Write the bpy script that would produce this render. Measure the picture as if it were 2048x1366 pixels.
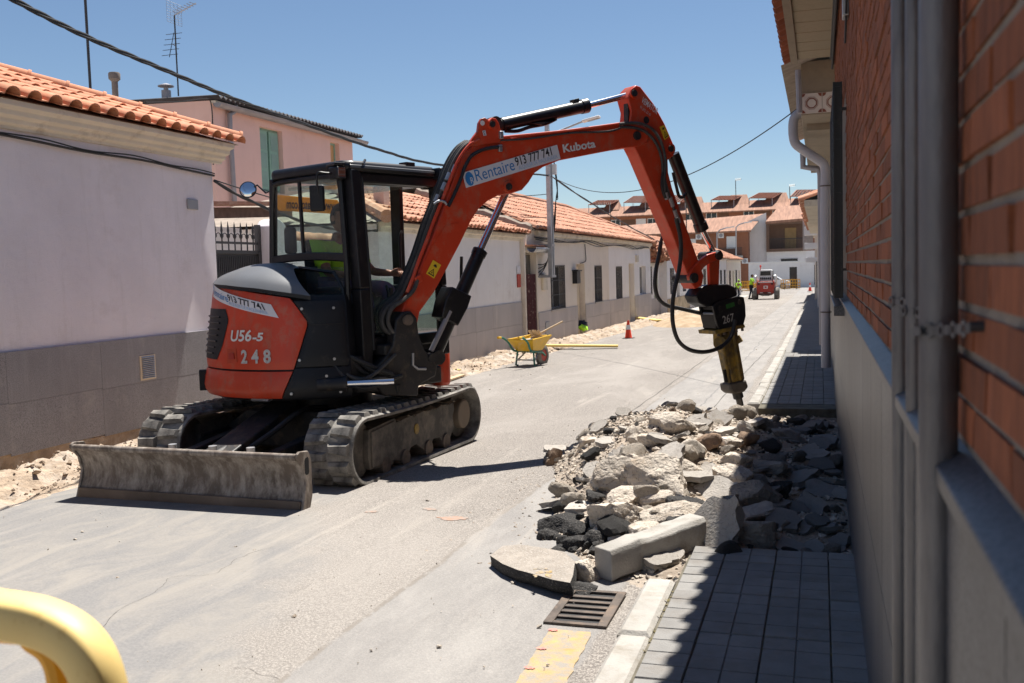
import bpy, bmesh, math, random
from mathutils import Vector, Matrix
R_ = math.radians
rnd = random.Random(7)
S = bpy.context.scene
COL = S.collection
for o in list(bpy.data.objects): bpy.data.objects.remove(o)

# ---------------------------------------------------------------- camera, sky, sun, exposure
YAW, PITCH, ROLL = R_(17.265), R_(4.0222), -0.029      # street runs along +Y; the camera looks a little left of it
CAM = Vector((0, 0, 1.5))
Fw = Vector((-math.sin(YAW)*math.cos(PITCH), math.cos(YAW)*math.cos(PITCH), -math.sin(PITCH)))
R0 = Vector((math.cos(YAW), math.sin(YAW), 0)); U0 = R0.cross(Fw)
Rt = R0*math.cos(ROLL) + U0*math.sin(ROLL); Up = -R0*math.sin(ROLL) + U0*math.cos(ROLL)
cd = bpy.data.cameras.new('camera'); cam = bpy.data.objects.new('camera', cd); COL.objects.link(cam)
cam.matrix_world = Matrix(((Rt.x, Up.x, -Fw.x, 0), (Rt.y, Up.y, -Fw.y, 0), (Rt.z, Up.z, -Fw.z, 1.5), (0, 0, 0, 1)))
cd.lens = 35; cd.sensor_width = 36; cd.clip_start = .05; cd.clip_end = 3000
cd.dof.use_dof = True; cd.dof.focus_distance = 8.6; cd.dof.aperture_fstop = 6.3
S.camera = cam
S.render.resolution_x = 1024; S.render.resolution_y = 683
SUN = Vector((.042, .43, 1)).normalized()                # towards the sun
W = bpy.data.worlds.new('World'); S.world = W; W.use_nodes = True
wn = W.node_tree; bg = wn.nodes['Background']; sky = wn.nodes.new('ShaderNodeTexSky')
sky.sky_type = 'NISHITA'; sky.sun_disc = False
sky.sun_elevation = math.asin(SUN.z); sky.sun_rotation = math.atan2(SUN.x, SUN.y)
sky.altitude = 600; sky.air_density = 1.0; sky.dust_density = .1; sky.ozone_density = 3.2
wn.links.new(sky.outputs[0], bg.inputs[0]); bg.inputs[1].default_value = .053
sd = bpy.data.lights.new('sun', 'SUN'); sd.energy = 4.9; sd.angle = R_(.53); sd.color = (1, .955, .88)
so = bpy.data.objects.new('sun', sd); COL.objects.link(so); so.rotation_euler = SUN.to_track_quat('Z', 'Y').to_euler(); so.location = (0, 0, 30)
S.view_settings.view_transform = 'Standard'; S.view_settings.look = 'None'; S.view_settings.gamma = 1
S.view_settings.use_curve_mapping = False; S.view_settings.exposure = .90
S.render.engine = 'CYCLES'; S.cycles.max_bounces = 6; S.cycles.transparent_max_bounces = 12

# ---------------------------------------------------------------- helpers
def gz(y):                                             # the street falls gently away from the camera
    return -.0135*y if y < 70 else -.945 - .0065*(min(y, 140)-70)
_f = 1991.
def ray(x, y): return (Fw + Rt*((x-1024)/_f) - Up*((y-683)/_f)).normalized()
def on_plane(x, y, p0, n):
    d = ray(x, y); n = Vector(n); return CAM + d*((Vector(p0)-CAM).dot(n)/d.dot(n))
def atX(x, y, X): return on_plane(x, y, (X, 0, 0), (1, 0, 0))
def atG(x, y, dz=0): return on_plane(x, y, (0, 0, dz), (0, .0135, 1))

class MB:
    def __init__(s): s.v = []; s.f = []
    def add(s, vs, fs):
        n = len(s.v); s.v += [Vector(v) for v in vs]; s.f += [tuple(i+n for i in f) for f in fs]; return s
    def box(s, x0, x1, y0, y1, z0, z1):
        return s.add([(x, y, z) for z in (z0, z1) for y in (y0, y1) for x in (x0, x1)],
                     [(0, 2, 3, 1), (4, 5, 7, 6), (0, 1, 5, 4), (2, 6, 7, 3), (0, 4, 6, 2), (1, 3, 7, 5)])
    def obox(s, c, ax, ay, az):                         # oriented box, half axes
        c = Vector(c); ax, ay, az = Vector(ax), Vector(ay), Vector(az)
        return s.add([c+ax*i+ay*j+az*k for k in (-1, 1) for j in (-1, 1) for i in (-1, 1)],
                     [(0, 2, 3, 1), (4, 5, 7, 6), (0, 1, 5, 4), (2, 6, 7, 3), (0, 4, 6, 2), (1, 3, 7, 5)])
    def bar(s, p, q, w, h, up=(0, 0, 1)):               # rectangular bar from p to q
        p, q = Vector(p), Vector(q); d = (q-p); u = Vector(up); sd_ = d.cross(u)
        if sd_.length < 1e-5: sd_ = d.cross(Vector((1, 0, 0)))
        sd_.normalize(); u = sd_.cross(d).normalized()
        return s.obox((p+q)/2, d/2, sd_*w/2, u*h/2)
    def prism(s, pts, vec):
        pts = [Vector(p) for p in pts]; vec = Vector(vec); n = len(pts)
        return s.add(pts+[p+vec for p in pts], [tuple(range(n))[::-1], tuple(range(n, 2*n))]+[(i, (i+1) % n, n+(i+1) % n, n+i) for i in range(n)])
    def tube(s, path, r, n=8, cap=True, closed=False):
        P = [Vector(p) for p in path]; m = len(P); rs = r if isinstance(r, (list, tuple)) else [r]*m
        u = None; rings = []
        for i, p in enumerate(P):
            if closed: t = P[(i+1) % m]-P[i-1]
            else: t = P[min(i+1, m-1)]-P[max(i-1, 0)]
            t.normalize()
            if u is None:
                a = Vector((0, 0, 1)) if abs(t.z) < .9 else Vector((1, 0, 0)); u = a.cross(t).normalized()
            else:
                u = u - t*u.dot(t)
                u.normalize()
            w = t.cross(u); rings.append([p+(u*math.cos(2*math.pi*k/n)+w*math.sin(2*math.pi*k/n))*rs[i] for k in range(n)])
        fs = []; L = m if closed else m-1
        for i in range(L):
            a, b = i*n, ((i+1) % m)*n
            fs += [(a+k, a+(k+1) % n, b+(k+1) % n, b+k) for k in range(n)]
        if cap and not closed: fs += [tuple(range(n))[::-1], tuple(range((m-1)*n, m*n))]
        return s.add([v for r_ in rings for v in r_], fs)
    def cyl(s, p, q, r, r2=None, n=16): return s.tube([p, q], [r, r if r2 is None else r2], n)
    def lathe(s, prof, c=(0, 0, 0), ax=(0, 0, 1), n=24, cap=True):
        c = Vector(c); ax = Vector(ax).normalized(); a = Vector((0, 0, 1)) if abs(ax.z) < .9 else Vector((1, 0, 0))
        u = a.cross(ax).normalized(); w = ax.cross(u); vs = []; fs = []
        for r, h in prof: vs += [c+ax*h+(u*math.cos(2*math.pi*k/n)+w*math.sin(2*math.pi*k/n))*r for k in range(n)]
        for i in range(len(prof)-1): fs += [(i*n+k, i*n+(k+1) % n, (i+1)*n+(k+1) % n, (i+1)*n+k) for k in range(n)]
        if cap: fs += [tuple(range(n))[::-1], tuple(range((len(prof)-1)*n, len(prof)*n))]
        return s.add(vs, fs)
    def grid(s, nu, nv, fn):
        vs = [fn(i/(nu-1), j/(nv-1)) for j in range(nv) for i in range(nu)]
        return s.add(vs, [(j*nu+i, j*nu+i+1, (j+1)*nu+i+1, (j+1)*nu+i) for j in range(nv-1) for i in range(nu-1)])
    def xf(s, fn): s.v = [Vector(fn(v)) for v in s.v]; return s

def props(o, label=None, cat=None, group=None, kind=None):
    if label: o['label'] = label
    if cat: o['category'] = cat
    if group: o['group'] = group
    if kind: o['kind'] = kind
    return o
def wloc(o):
    p = Vector((0, 0, 0))
    while o: p = p+o.location; o = o.parent
    return p
def thing(name, label, cat, loc=(0, 0, 0), group=None):
    o = bpy.data.objects.new(name, None); COL.objects.link(o); o.location = loc; o.empty_display_size = .1
    return props(o, label, cat, group)
def finish(me, smooth, recalc=True):
    if recalc:
        bm = bmesh.new(); bm.from_mesh(me); bmesh.ops.recalc_face_normals(bm, faces=bm.faces); bm.to_mesh(me); bm.free()
    if smooth:
        for p in me.polygons: p.use_smooth = True
        me.set_sharp_from_angle(angle=R_(smooth))
def build(name, mb, mat, parent=None, smooth=35, bevel=0, seg=2, loc=None, recalc=True, **kw):
    """vertices are world coordinates; the object is placed at its parent (or at loc)"""
    off = wloc(parent) if parent else Vector(loc or (0, 0, 0))
    me = bpy.data.meshes.new(name); me.from_pydata([v-off for v in mb.v], [], mb.f); finish(me, smooth, recalc)
    me.materials.append(mat); o = bpy.data.objects.new(name, me); COL.objects.link(o)
    if parent: o.parent = parent
    else: o.location = off
    if bevel:
        b = o.modifiers.new('bevel', 'BEVEL'); b.width = bevel; b.segments = seg; b.limit_method = 'ANGLE'; b.angle_limit = R_(35); b.harden_normals = False
    return props(o, **kw)
def inst(name, me, parent, M, mat=None):                # a piece sharing mesh data, M = matrix in world space
    o = bpy.data.objects.new(name, me); COL.objects.link(o)
    if parent: o.parent = parent; M = Matrix.Translation(-wloc(parent)) @ M
    o.matrix_local = M
    return o
def mesh_of(name, mb, mat, smooth=35, recalc=True):
    me = bpy.data.meshes.new(name); me.from_pydata(mb.v, [], mb.f); finish(me, smooth, recalc); me.materials.append(mat); return me
def text(name, body, size, fn, mat, parent, sx=1., shear=0., ext=.0, bold=0., align='LEFT', **kw):
    """lettering as real faces; fn maps (x, y) of the flat text to world"""
    c = bpy.data.curves.new(name, 'FONT'); c.body = body; c.size = size; c.shear = shear; c.offset = bold; c.align_x = align; c.resolution_u = 3
    t = bpy.data.objects.new('tmp', c); COL.objects.link(t); dg = bpy.context.evaluated_depsgraph_get()
    me = bpy.data.meshes.new_from_object(t.evaluated_get(dg)); bpy.data.objects.remove(t)
    if abs(ext) > 0:
        bm = bmesh.new(); bm.from_mesh(me); bmesh.ops.subdivide_edges(bm, edges=[e for e in bm.edges if e.calc_length() > ext], cuts=2); bm.to_mesh(me); bm.free()
    off = wloc(parent)
    for v in me.vertices: v.co = Vector(fn(v.co.x*sx, v.co.y))-off
    me.materials.clear(); me.materials.append(mat)
    o = bpy.data.objects.new(name, me); COL.objects.link(o); o.parent = parent
    return props(o, **kw)
def flat(o, ux, uy):                                    # (x, y) -> plane through o
    o, ux, uy = Vector(o), Vector(ux), Vector(uy); return lambda x, y: o+ux*x+uy*y
def arc(c, r, a0, a1, n, u=(1, 0, 0), w=(0, 0, 1)):
    c, u, w = Vector(c), Vector(u), Vector(w)
    return [c+u*r*math.cos(a0+(a1-a0)*i/n)+w*r*math.sin(a0+(a1-a0)*i/n) for i in range(n+1)]
def smoothpath(P, n=6):                                 # Catmull-Rom
    P = [Vector(p) for p in P]; out = []
    for i in range(len(P)-1):
        a, b, c, d = P[max(i-1, 0)], P[i], P[i+1], P[min(i+2, len(P)-1)]
        for k in range(n):
            t = k/n; out.append(.5*((2*b)+(c-a)*t+(2*a-5*b+4*c-d)*t*t+(3*b-a-3*c+d)*t**3))
    return out+[P[-1]]
def sag(p, q, s, n=24):
    p, q = Vector(p), Vector(q); return [p.lerp(q, i/n)-Vector((0, 0, s*4*(i/n)*(1-i/n))) for i in range(n+1)]

# ---------------------------------------------------------------- materials
def MAT(name, base, rough=.6, metal=0., var=.12, vs=3., dirt=None, dirt_amt=.5, ds=4., bump=0., bs=60., rndv=0., spec=.5, speck=None, speck_s=150., speck_t=.55, stretch=(1, 1, 1), bump2=0., bs2=8., drip=None, drip_amt=.5, drip_s=(5, 5, .45)):
    m = bpy.data.materials.new(name); m.use_nodes = True; nt = m.node_tree; N = nt.nodes; L = nt.links.new
    b = N['Principled BSDF']; b.inputs['Roughness'].default_value = rough; b.inputs['Metallic'].default_value = metal
    b.inputs['Specular IOR Level'].default_value = spec
    tc = N.new('ShaderNodeTexCoord'); mp = N.new('ShaderNodeMapping'); mp.inputs['Scale'].default_value = stretch
    L(tc.outputs['Object'], mp.inputs[0]); vec = mp.outputs[0]; oi = None
    if rndv:
        oi = N.new('ShaderNodeObjectInfo'); ad = N.new('ShaderNodeVectorMath'); ad.operation = 'ADD'; ml = N.new('ShaderNodeMath'); ml.operation = 'MULTIPLY'; ml.inputs[1].default_value = 60
        L(oi.outputs['Random'], ml.inputs[0]); L(mp.outputs[0], ad.inputs[0]); L(ml.outputs[0], ad.inputs[1]); vec = ad.outputs[0]
    def noise(sc, det=5, rg=.6):
        n = N.new('ShaderNodeTexNoise'); n.inputs['Scale'].default_value = sc; n.inputs['Detail'].default_value = det; n.inputs['Roughness'].default_value = rg; L(vec, n.inputs['Vector']); return n.outputs['Fac']
    def ramp(src, a, c, ca=(0, 0, 0, 1), cb=(1, 1, 1, 1)):
        r = N.new('ShaderNodeValToRGB'); r.color_ramp.elements[0].position = a; r.color_ramp.elements[1].position = c; r.color_ramp.elements[0].color = ca; r.color_ramp.elements[1].color = cb; L(src, r.inputs[0]); return r.outputs[0]
    c = Vector(base); lo = tuple(max(x, 0) for x in c*(1-var))+(1,); hi = tuple(min(x, 1) for x in c*(1+var))+(1,)
    col = ramp(noise(vs), .3, .7, lo, hi)
    def mix(fac, a, bcol, typ='MIX'):
        x = N.new('ShaderNodeMix'); x.data_type = 'RGBA'; x.blend_type = typ
        if isinstance(fac, float): x.inputs[0].default_value = fac
        else: L(fac, x.inputs[0])
        L(a, x.inputs[6])
        if isinstance(bcol, tuple): x.inputs[7].default_value = (*bcol[:3], 1)
        else: L(bcol, x.inputs[7])
        return x.outputs[2]
    if speck: col = mix(ramp(noise(speck_s, 2, .5), speck_t, speck_t+.08), col, speck)
    if dirt:
        f = ramp(noise(ds, 8, .7), .62-.3*dirt_amt, .8-.2*dirt_amt); col = mix(f, col, dirt)
    if drip:                                             # run-down staining
        m2 = N.new('ShaderNodeMapping'); m2.inputs['Scale'].default_value = drip_s; L(tc.outputs['Object'], m2.inputs[0]); keepv = vec; vec = m2.outputs[0]
        f = ramp(noise(1.6, 7, .7), .60-.22*drip_amt, .86-.2*drip_amt); vec = keepv; g2 = N.new('ShaderNodeMath'); g2.operation = 'MULTIPLY'; g2.inputs[1].default_value = .75; L(f, g2.inputs[0]); col = mix(g2.outputs[0], col, drip)
    if rndv:
        hs = N.new('ShaderNodeHueSaturation'); r = N.new('ShaderNodeMapRange'); r.inputs[3].default_value = 1-rndv; r.inputs[4].default_value = 1+rndv
        L(oi.outputs['Random'], r.inputs[0]); L(r.outputs[0], hs.inputs['Value']); L(col, hs.inputs['Color']); col = hs.outputs[0]
    L(col, b.inputs['Base Color'])
    if bump:
        bp = N.new('ShaderNodeBump'); bp.inputs['Strength'].default_value = min(1, bump); bp.inputs['Distance'].default_value = .01*max(1, bump); L(noise(bs, 4, .6), bp.inputs['Height']); nrm = bp.outputs[0]
        if bump2:
            b2 = N.new('ShaderNodeBump'); b2.inputs['Strength'].default_value = min(1, bump2); b2.inputs['Distance'].default_value = .03; L(noise(bs2, 4, .6), b2.inputs['Height']); L(nrm, b2.inputs['Normal']); nrm = b2.outputs[0]
        L(nrm, b.inputs['Normal'])
    return m
def GLASS(name, tint, refl=.06, rough=.0):
    m = bpy.data.materials.new(name); m.use_nodes = True; nt = m.node_tree; N = nt.nodes; L = nt.links.new
    N.remove(N['Principled BSDF']); t = N.new('ShaderNodeBsdfTransparent'); t.inputs[0].default_value = (*tint, 1)
    g = N.new('ShaderNodeBsdfGlossy'); g.inputs['Roughness'].default_value = .03+rough
    lw = N.new('ShaderNodeLayerWeight'); fr = N.new('ShaderNodeMath'); fr.operation = 'POWER'; fr.inputs[1].default_value = 4.5; L(lw.outputs['Facing'], fr.inputs[0]); ad = N.new('ShaderNodeMath'); ad.operation = 'MULTIPLY_ADD'; ad.inputs[1].default_value = .9-refl; ad.inputs[2].default_value = refl*.5; ad.use_clamp = True
    L(fr.outputs[0], ad.inputs[0]); mx = N.new('ShaderNodeMixShader'); L(ad.outputs[0], mx.inputs[0]); L(t.outputs[0], mx.inputs[1]); L(g.outputs[0], mx.inputs[2])
    df = N.new('ShaderNodeBsdfDiffuse'); df.inputs[0].default_value = (.42, .40, .36, 1); tc = N.new('ShaderNodeTexCoord'); nz = N.new('ShaderNodeTexNoise'); nz.inputs['Scale'].default_value = 3.5; nz.inputs['Detail'].default_value = 8; nz.inputs['Roughness'].default_value = .7; L(tc.outputs['Object'], nz.inputs['Vector'])
    mr = N.new('ShaderNodeMapRange'); mr.inputs[1].default_value = .4; mr.inputs[2].default_value = .8; mr.inputs[3].default_value = .02; mr.inputs[4].default_value = .16; L(nz.outputs['Fac'], mr.inputs[0])
    m3 = N.new('ShaderNodeMixShader'); L(mr.outputs[0], m3.inputs[0]); L(mx.outputs[0], m3.inputs[1]); L(df.outputs[0], m3.inputs[2]); L(m3.outputs[0], N['Material Output'].inputs[0]); return m

m_orange = MAT('orange_paint', (.58, .052, .016), .40, var=.12, vs=3, dirt=(.42, .15, .09), dirt_amt=.34, ds=6, bump=.08, bs=40, drip=(.33, .12, .075), drip_amt=.32, drip_s=(6, 6, 1.2))
m_orange_worn = MAT('worn_orange_paint', (.52, .06, .018), .5, var=.12, vs=4, dirt=(.22, .10, .06), dirt_amt=.32, ds=9)
m_plastic = MAT('dark_plastic', (.011, .012, .015), .5, spec=.35, var=.25, vs=3, dirt=(.055, .05, .045), dirt_amt=.12, ds=10, bump=.1, bs=200)
m_hood = MAT('grey_hood_plastic', (.15, .155, .165), .42, var=.1, vs=2, bump=.08, bs=250)
m_black = MAT('black_paint', (.009, .009, .011), .38, var=.3, vs=4, dirt=(.045, .04, .035), dirt_amt=.2, ds=12)
m_frame = MAT('greasy_black_steel', (.018, .017, .018), .55, var=.4, vs=5, dirt=(.10, .075, .05), dirt_amt=.35, ds=9, bump=.2, bs=40)
m_rubber = MAT('dusty_rubber', (.085, .08, .075), .85, var=.35, vs=6, dirt=(.30, .28, .25), dirt_amt=.8, ds=5, bump=.4, bs=40)
m_hose = MAT('hose_rubber', (.02, .02, .021), .5, var=.3, vs=20, bump=.2, bs=300)
m_hose_dusty = MAT('dusty_hose', (.055, .052, .05), .7, var=.35, vs=20, bump=.3, bs=200)
m_chrome = MAT('chrome', (.75, .75, .78), .12, 1., var=.05)
m_steel = MAT('galvanised_steel', (.42, .43, .45), .45, .8, var=.15, vs=8)
m_blade = MAT('scraped_rusty_steel', (.165, .13, .105), .65, .1, var=.4, vs=5, dirt=(.42, .37, .32), dirt_amt=.62, ds=13, stretch=(1, 1, .4), bump=.25, bs=50)
m_dirtyframe = MAT('dirty_track_frame', (.075, .068, .06), .8, var=.35, vs=5, dirt=(.19, .16, .13), dirt_amt=.45, ds=5, bump=.4, bs=60)
m_rust = MAT('rusty_iron', (.10, .078, .064), .8, var=.4, vs=10, dirt=(.2, .14, .1), dirt_amt=.4, ds=14, bump=.3, bs=90)
m_yellowdirty = MAT('grimy_yellow_paint', (.30, .19, .03), .6, var=.3, vs=7, dirt=(.05, .045, .035), dirt_amt=.75, ds=8, bump=.3, bs=50)
m_white_ink = MAT('white_lettering', (.72, .72, .70), .6, var=.05)
m_white_worn = MAT('worn_white_stencil', (.55, .54, .52), .7, var=.15, vs=30, dirt=(.1, .09, .08), dirt_amt=.3, ds=40)
m_black_ink = MAT('black_lettering', (.015, .015, .018), .5)
m_blue_ink = MAT('blue_lettering', (.03, .21, .52), .5)
m_pale_blue_ink = MAT('pale_blue_lettering', (.30, .46, .68), .5)
m_sticker = MAT('white_sticker', (.70, .70, .74), .45, var=.06, vs=9)
m_strap = MAT('dull_zinc', (.15, .15, .155), .5, .6, var=.2, vs=20)
m_sticker_y = MAT('yellow_sticker', (.75, .50, .03), .45, var=.05)
m_banner = MAT('amber_window_banner', (.85, .42, .03), .5, var=.06)
_n = m_banner.node_tree; _t = _n.nodes.new('ShaderNodeBsdfTranslucent'); _t.inputs[0].default_value = (1, .55, .03, 1); _x = _n.nodes.new('ShaderNodeMixShader'); _x.inputs[0].default_value = .8
_n.links.new(_n.nodes['Principled BSDF'].outputs[0], _x.inputs[1]); _n.links.new(_t.outputs[0], _x.inputs[2]); _n.links.new(_x.outputs[0], _n.nodes['Material Output'].inputs[0])
m_green_ink = MAT('green_paint', (.03, .14, .03), .6, var=.3, vs=20)
m_glass = GLASS('green_tinted_glass', (.88, .965, .935), .06)
m_glass_smoke = GLASS('smoked_side_glass', (.88, .925, .91), .06)
m_mirror = MAT('mirror_glass', (.8, .82, .85), .03, 1., var=.0)
m_seat = MAT('grey_seat_fabric', (.05, .05, .06), .9, var=.2, vs=12)
m_white_paint = MAT('white_paint', (.75, .75, .74), .5, var=.05)
m_grey_plastic = MAT('grey_plastic', (.30, .31, .33), .5, var=.08)
m_dark = MAT('dark_interior', (.02, .02, .022), .8)

m_stucco = MAT('white_stucco', (.85, .80, .835), .9, var=.06, vs=1.2, dirt=(.74, .68, .69), dirt_amt=.2, ds=1.6, drip=(.73, .68, .69), drip_amt=.3, bump=1., bs=110, bump2=.5, bs2=5)
m_stucco_b = MAT('whitewash', (.78, .76, .75), .9, var=.05, vs=.8, dirt=(.62, .58, .55), dirt_amt=.2, ds=1.1, bump=.5, bs=90, drip=(.66, .61, .57), drip_amt=.25, drip_s=(1.6, 1.6, .3))
m_cream = MAT('cream_stucco', (.74, .67, .58), .9, var=.05, vs=.9, dirt=(.58, .50, .42), dirt_amt=.22, ds=1.3, bump=.5, bs=90, drip=(.60, .53, .45), drip_amt=.25, drip_s=(1.6, 1.6, .3))
m_pink = MAT('pink_stucco', (.78, .53, .47), .9, var=.05, vs=.7, dirt=(.66, .42, .36), dirt_amt=.22, ds=.9, bump=.4, bs=70, drip=(.68, .45, .39), drip_amt=.25, drip_s=(1.6, 1.6, .3))
m_cornice = MAT('weathered_cornice', (.66, .60, .50), .9, var=.08, vs=2, dirt=(.40, .33, .25), dirt_amt=.32, ds=3, bump=.5, bs=60)
m_granite = MAT('speckled_granite_plinth', (.29, .28, .29), .75, var=.12, vs=2.5, speck=(.155, .15, .155), speck_s=150, speck_t=.52, dirt=(.37, .345, .33), dirt_amt=.2, ds=2, drip=(.35, .34, .345), drip_amt=.35, bump=.3, bs=130, rndv=.05)
m_greystone = MAT('grey_stone_plinth', (.42, .39, .385), .7, var=.1, vs=1.2, dirt=(.55, .50, .47), dirt_amt=.3, ds=1.5, stretch=(1, 1, .3), rndv=.05)
m_polished = MAT('polished_grey_granite', (.115, .112, .118), .42, var=.2, vs=4, speck=(.065, .064, .068), speck_s=160, speck_t=.48, rndv=.1, drip=(.17, .16, .155), drip_amt=.4)
m_terra = MAT('terracotta_tile', (.56, .235, .125), .85, var=.12, vs=9, dirt=(.60, .36, .24), dirt_amt=.3, ds=7, bump=.2, bs=80, rndv=.13)
m_terra_old = MAT('weathered_roof_tile', (.50, .235, .145), .9, var=.18, vs=6, dirt=(.52, .36, .26), dirt_amt=.42, ds=6, bump=.3, bs=60, rndv=.22)
m_terra_far = MAT('far_roof_tile', (.34, .185, .125), .9, var=.32, vs=1.2, dirt=(.24, .13, .09), dirt_amt=.4, ds=1.1, stretch=(3.2, .35, .35))
m_terra_dark = MAT('dark_roof_tile', (.30, .10, .055), .9, var=.2, vs=6, rndv=.15)
m_mortar_roof = MAT('ridge_mortar', (.33, .27, .22), .95, var=.25, vs=6, bump=.8, bs=30)
m_brick = MAT('orange_brick', (.30, .092, .037), .9, var=.32, vs=12, dirt=(.19, .065, .035), dirt_amt=.36, ds=16, stretch=(1, 3, .5), bump=1., bs=60, rndv=.26)
m_mortar = MAT('brick_mortar', (.235, .20, .17), .95, var=.2, vs=12, bump=.8, bs=60)
m_brick_far = MAT('far_brick', (.30, .13, .075), .9, var=.12, vs=2)
m_concrete = MAT('concrete', (.43, .405, .375), .9, var=.12, vs=3, dirt=(.33, .29, .25), dirt_amt=.25, ds=5, bump=.5, bs=70)
m_paver = MAT('cement_paver', (.23, .222, .212), .88, var=.16, vs=4, dirt=(.19, .17, .15), dirt_amt=.42, ds=5, bump=.4, bs=90, rndv=.09)
m_kerb = MAT('concrete_kerb', (.37, .35, .32), .9, var=.16, vs=5, dirt=(.25, .22, .18), dirt_amt=.42, ds=6, bump=.5, bs=90, rndv=.08)
m_soil = MAT('broken_soil', (.36, .275, .20), .98, var=.35, vs=6, dirt=(.50, .44, .375), dirt_amt=.5, ds=3.5, bump=1.5, bs=30, bump2=1, bs2=9)
m_sand = MAT('builders_sand', (.38, .275, .175), .98, var=.2, vs=3, dirt=(.46, .37, .27), dirt_amt=.4, ds=3, bump=1., bs=40)
m_mound = MAT('rubble_soil', (.31, .25, .195), .98, var=.35, vs=7, dirt=(.45, .39, .33), dirt_amt=.5, ds=5, bump=1.5, bs=40)
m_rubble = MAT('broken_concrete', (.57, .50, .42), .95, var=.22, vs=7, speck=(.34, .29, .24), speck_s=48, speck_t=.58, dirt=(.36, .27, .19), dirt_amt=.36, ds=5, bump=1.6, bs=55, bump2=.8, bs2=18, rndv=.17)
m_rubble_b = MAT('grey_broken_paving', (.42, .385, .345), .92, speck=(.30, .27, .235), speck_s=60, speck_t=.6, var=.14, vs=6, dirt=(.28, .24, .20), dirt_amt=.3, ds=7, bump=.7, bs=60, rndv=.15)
m_rubble_s = MAT('shade_dark_concrete', (.30, .27, .24), .95, var=.25, vs=7, dirt=(.18, .145, .115), dirt_amt=.4, ds=5, bump=1.6, bs=55, bump2=.8, bs2=18, rndv=.2)  # darkened copy of the pale concrete: shade by the wall put into its colour
m_paver_s = MAT('shade_dark_paver', (.215, .205, .195), .92, var=.18, vs=6, dirt=(.15, .13, .11), dirt_amt=.4, ds=6, bump=.7, bs=60, rndv=.18)  # paver grey, coloured darker than the sunlit paving to deepen the heap's shaded side
m_clod = MAT('brown_clod', (.23, .155, .105), .98, var=.3, vs=9, bump=1.5, bs=40, rndv=.2)
m_asphalt_dark = MAT('fresh_broken_asphalt', (.028, .026, .025), .9, var=.5, vs=25, speck=(.12, .11, .10), speck_s=120, speck_t=.6, bump=1.5, bs=70, rndv=.15)
m_asphalt_top = MAT('worn_asphalt_slab', (.33, .29, .25), .95, var=.2, vs=10, speck=(.42, .38, .34), speck_s=90, speck_t=.55, bump=1., bs=90)
m_yellow_line = MAT('faded_yellow_paint', (.50, .33, .12), .85, var=.16, vs=12, dirt=(.31, .28, .245), dirt_amt=.95, ds=16, bump=.6, bs=120)
m_wood_y = MAT('yellow_formwork_plank', (.70, .52, .16), .7, var=.1, vs=6, stretch=(6, 6, 6))
m_wood = MAT('pale_wood', (.55, .40, .24), .75, var=.15, vs=10)
m_barrier = MAT('yellow_plastic_barrier', (.86, .64, .25), .5, var=.04, vs=3, dirt=(.62, .38, .09), dirt_amt=.1, ds=30)
m_barrier_o = MAT('orange_yellow_barrier', (.85, .40, .02), .5, var=.05)
m_cone = MAT('red_cone_plastic', (.85, .065, .02), .45, var=.05)
m_barrow = MAT('yellow_wheelbarrow_tray', (.75, .45, .03), .45, var=.08, vs=6, dirt=(.5, .42, .3), dirt_amt=.25, ds=9)
m_green_tube = MAT('green_painted_tube', (.03, .17, .12), .45, var=.1)
m_cement = MAT('cement_dust', (.50, .48, .46), .95, var=.12, vs=10, bump=.8, bs=60)
m_shutter = MAT('green_shutter_paint', (.24, .42, .34), .7, var=.1, vs=8)
m_win_dark = MAT('dark_window_glass', (.02, .025, .03), .12, var=.1)
m_iron = MAT('dark_wrought_iron', (.03, .03, .033), .5, var=.2)
m_gate = MAT('dark_grey_gate', (.05, .05, .052), .5, var=.15)
m_pvc = MAT('grey_pvc_pipe', (.40, .39, .42), .45, var=.07, vs=2)
m_conduit = MAT('galvanised_conduit', (.15, .147, .155), .48, .45, var=.25, vs=7, dirt=(.10, .095, .095), dirt_amt=.4, ds=6, stretch=(1, 1, .3), drip=(.28, .27, .26), drip_amt=.5, drip_s=(14, 14, 1.2), bump=.15, bs=120)
m_zinc = MAT('grey_zinc_gutter', (.30, .29, .31), .5, .3, var=.12, vs=3)
m_soffit = MAT('cream_ceramic_soffit', (.34, .285, .20), .85, var=.12, vs=25, speck=(.24, .19, .13), speck_s=45, speck_t=.62, stretch=(1, 4, 1))
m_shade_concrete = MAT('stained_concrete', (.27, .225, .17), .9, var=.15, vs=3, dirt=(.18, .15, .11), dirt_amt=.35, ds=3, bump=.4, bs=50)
m_cable = MAT('black_cable', (.012, .012, .013), .6, var=.2)
m_hivis = MAT('lime_hi_vis_cloth', (.48, .95, .05), .8, var=.08)
m_navy = MAT('navy_work_trousers', (.02, .025, .045), .9, var=.2)
m_purple = MAT('mauve_trousers', (.16, .11, .20), .9, var=.15)
m_skin = MAT('skin', (.30, .15, .09), .6, var=.1)
m_hair = MAT('dark_hair', (.015, .012, .01), .7, var=.2)
m_curtain = MAT('maroon_door_curtain', (.085, .03, .035), .9, var=.3, vs=7, speck=(.28, .2, .17), speck_s=14, speck_t=.63)
m_door_cream = MAT('cream_door', (.62, .52, .38), .7, var=.06)
m_door_brown = MAT('brown_door', (.13, .075, .05), .6, var=.15)
m_red_machine = MAT('red_machine_paint', (.42, .035, .02), .45, var=.12, dirt=(.4, .2, .15), dirt_amt=.2, ds=4)
m_car = MAT('white_car_paint', (.78, .79, .80), .2, var=.02)
m_ceiltile = MAT('white_glazed_tile', (.62, .56, .52), .3, var=.05)
from mathutils import noise as NZ
def fbm(x, y, z=0., o=4): return NZ.fractal(Vector((x, y, z)), 1., 2., o)
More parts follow.
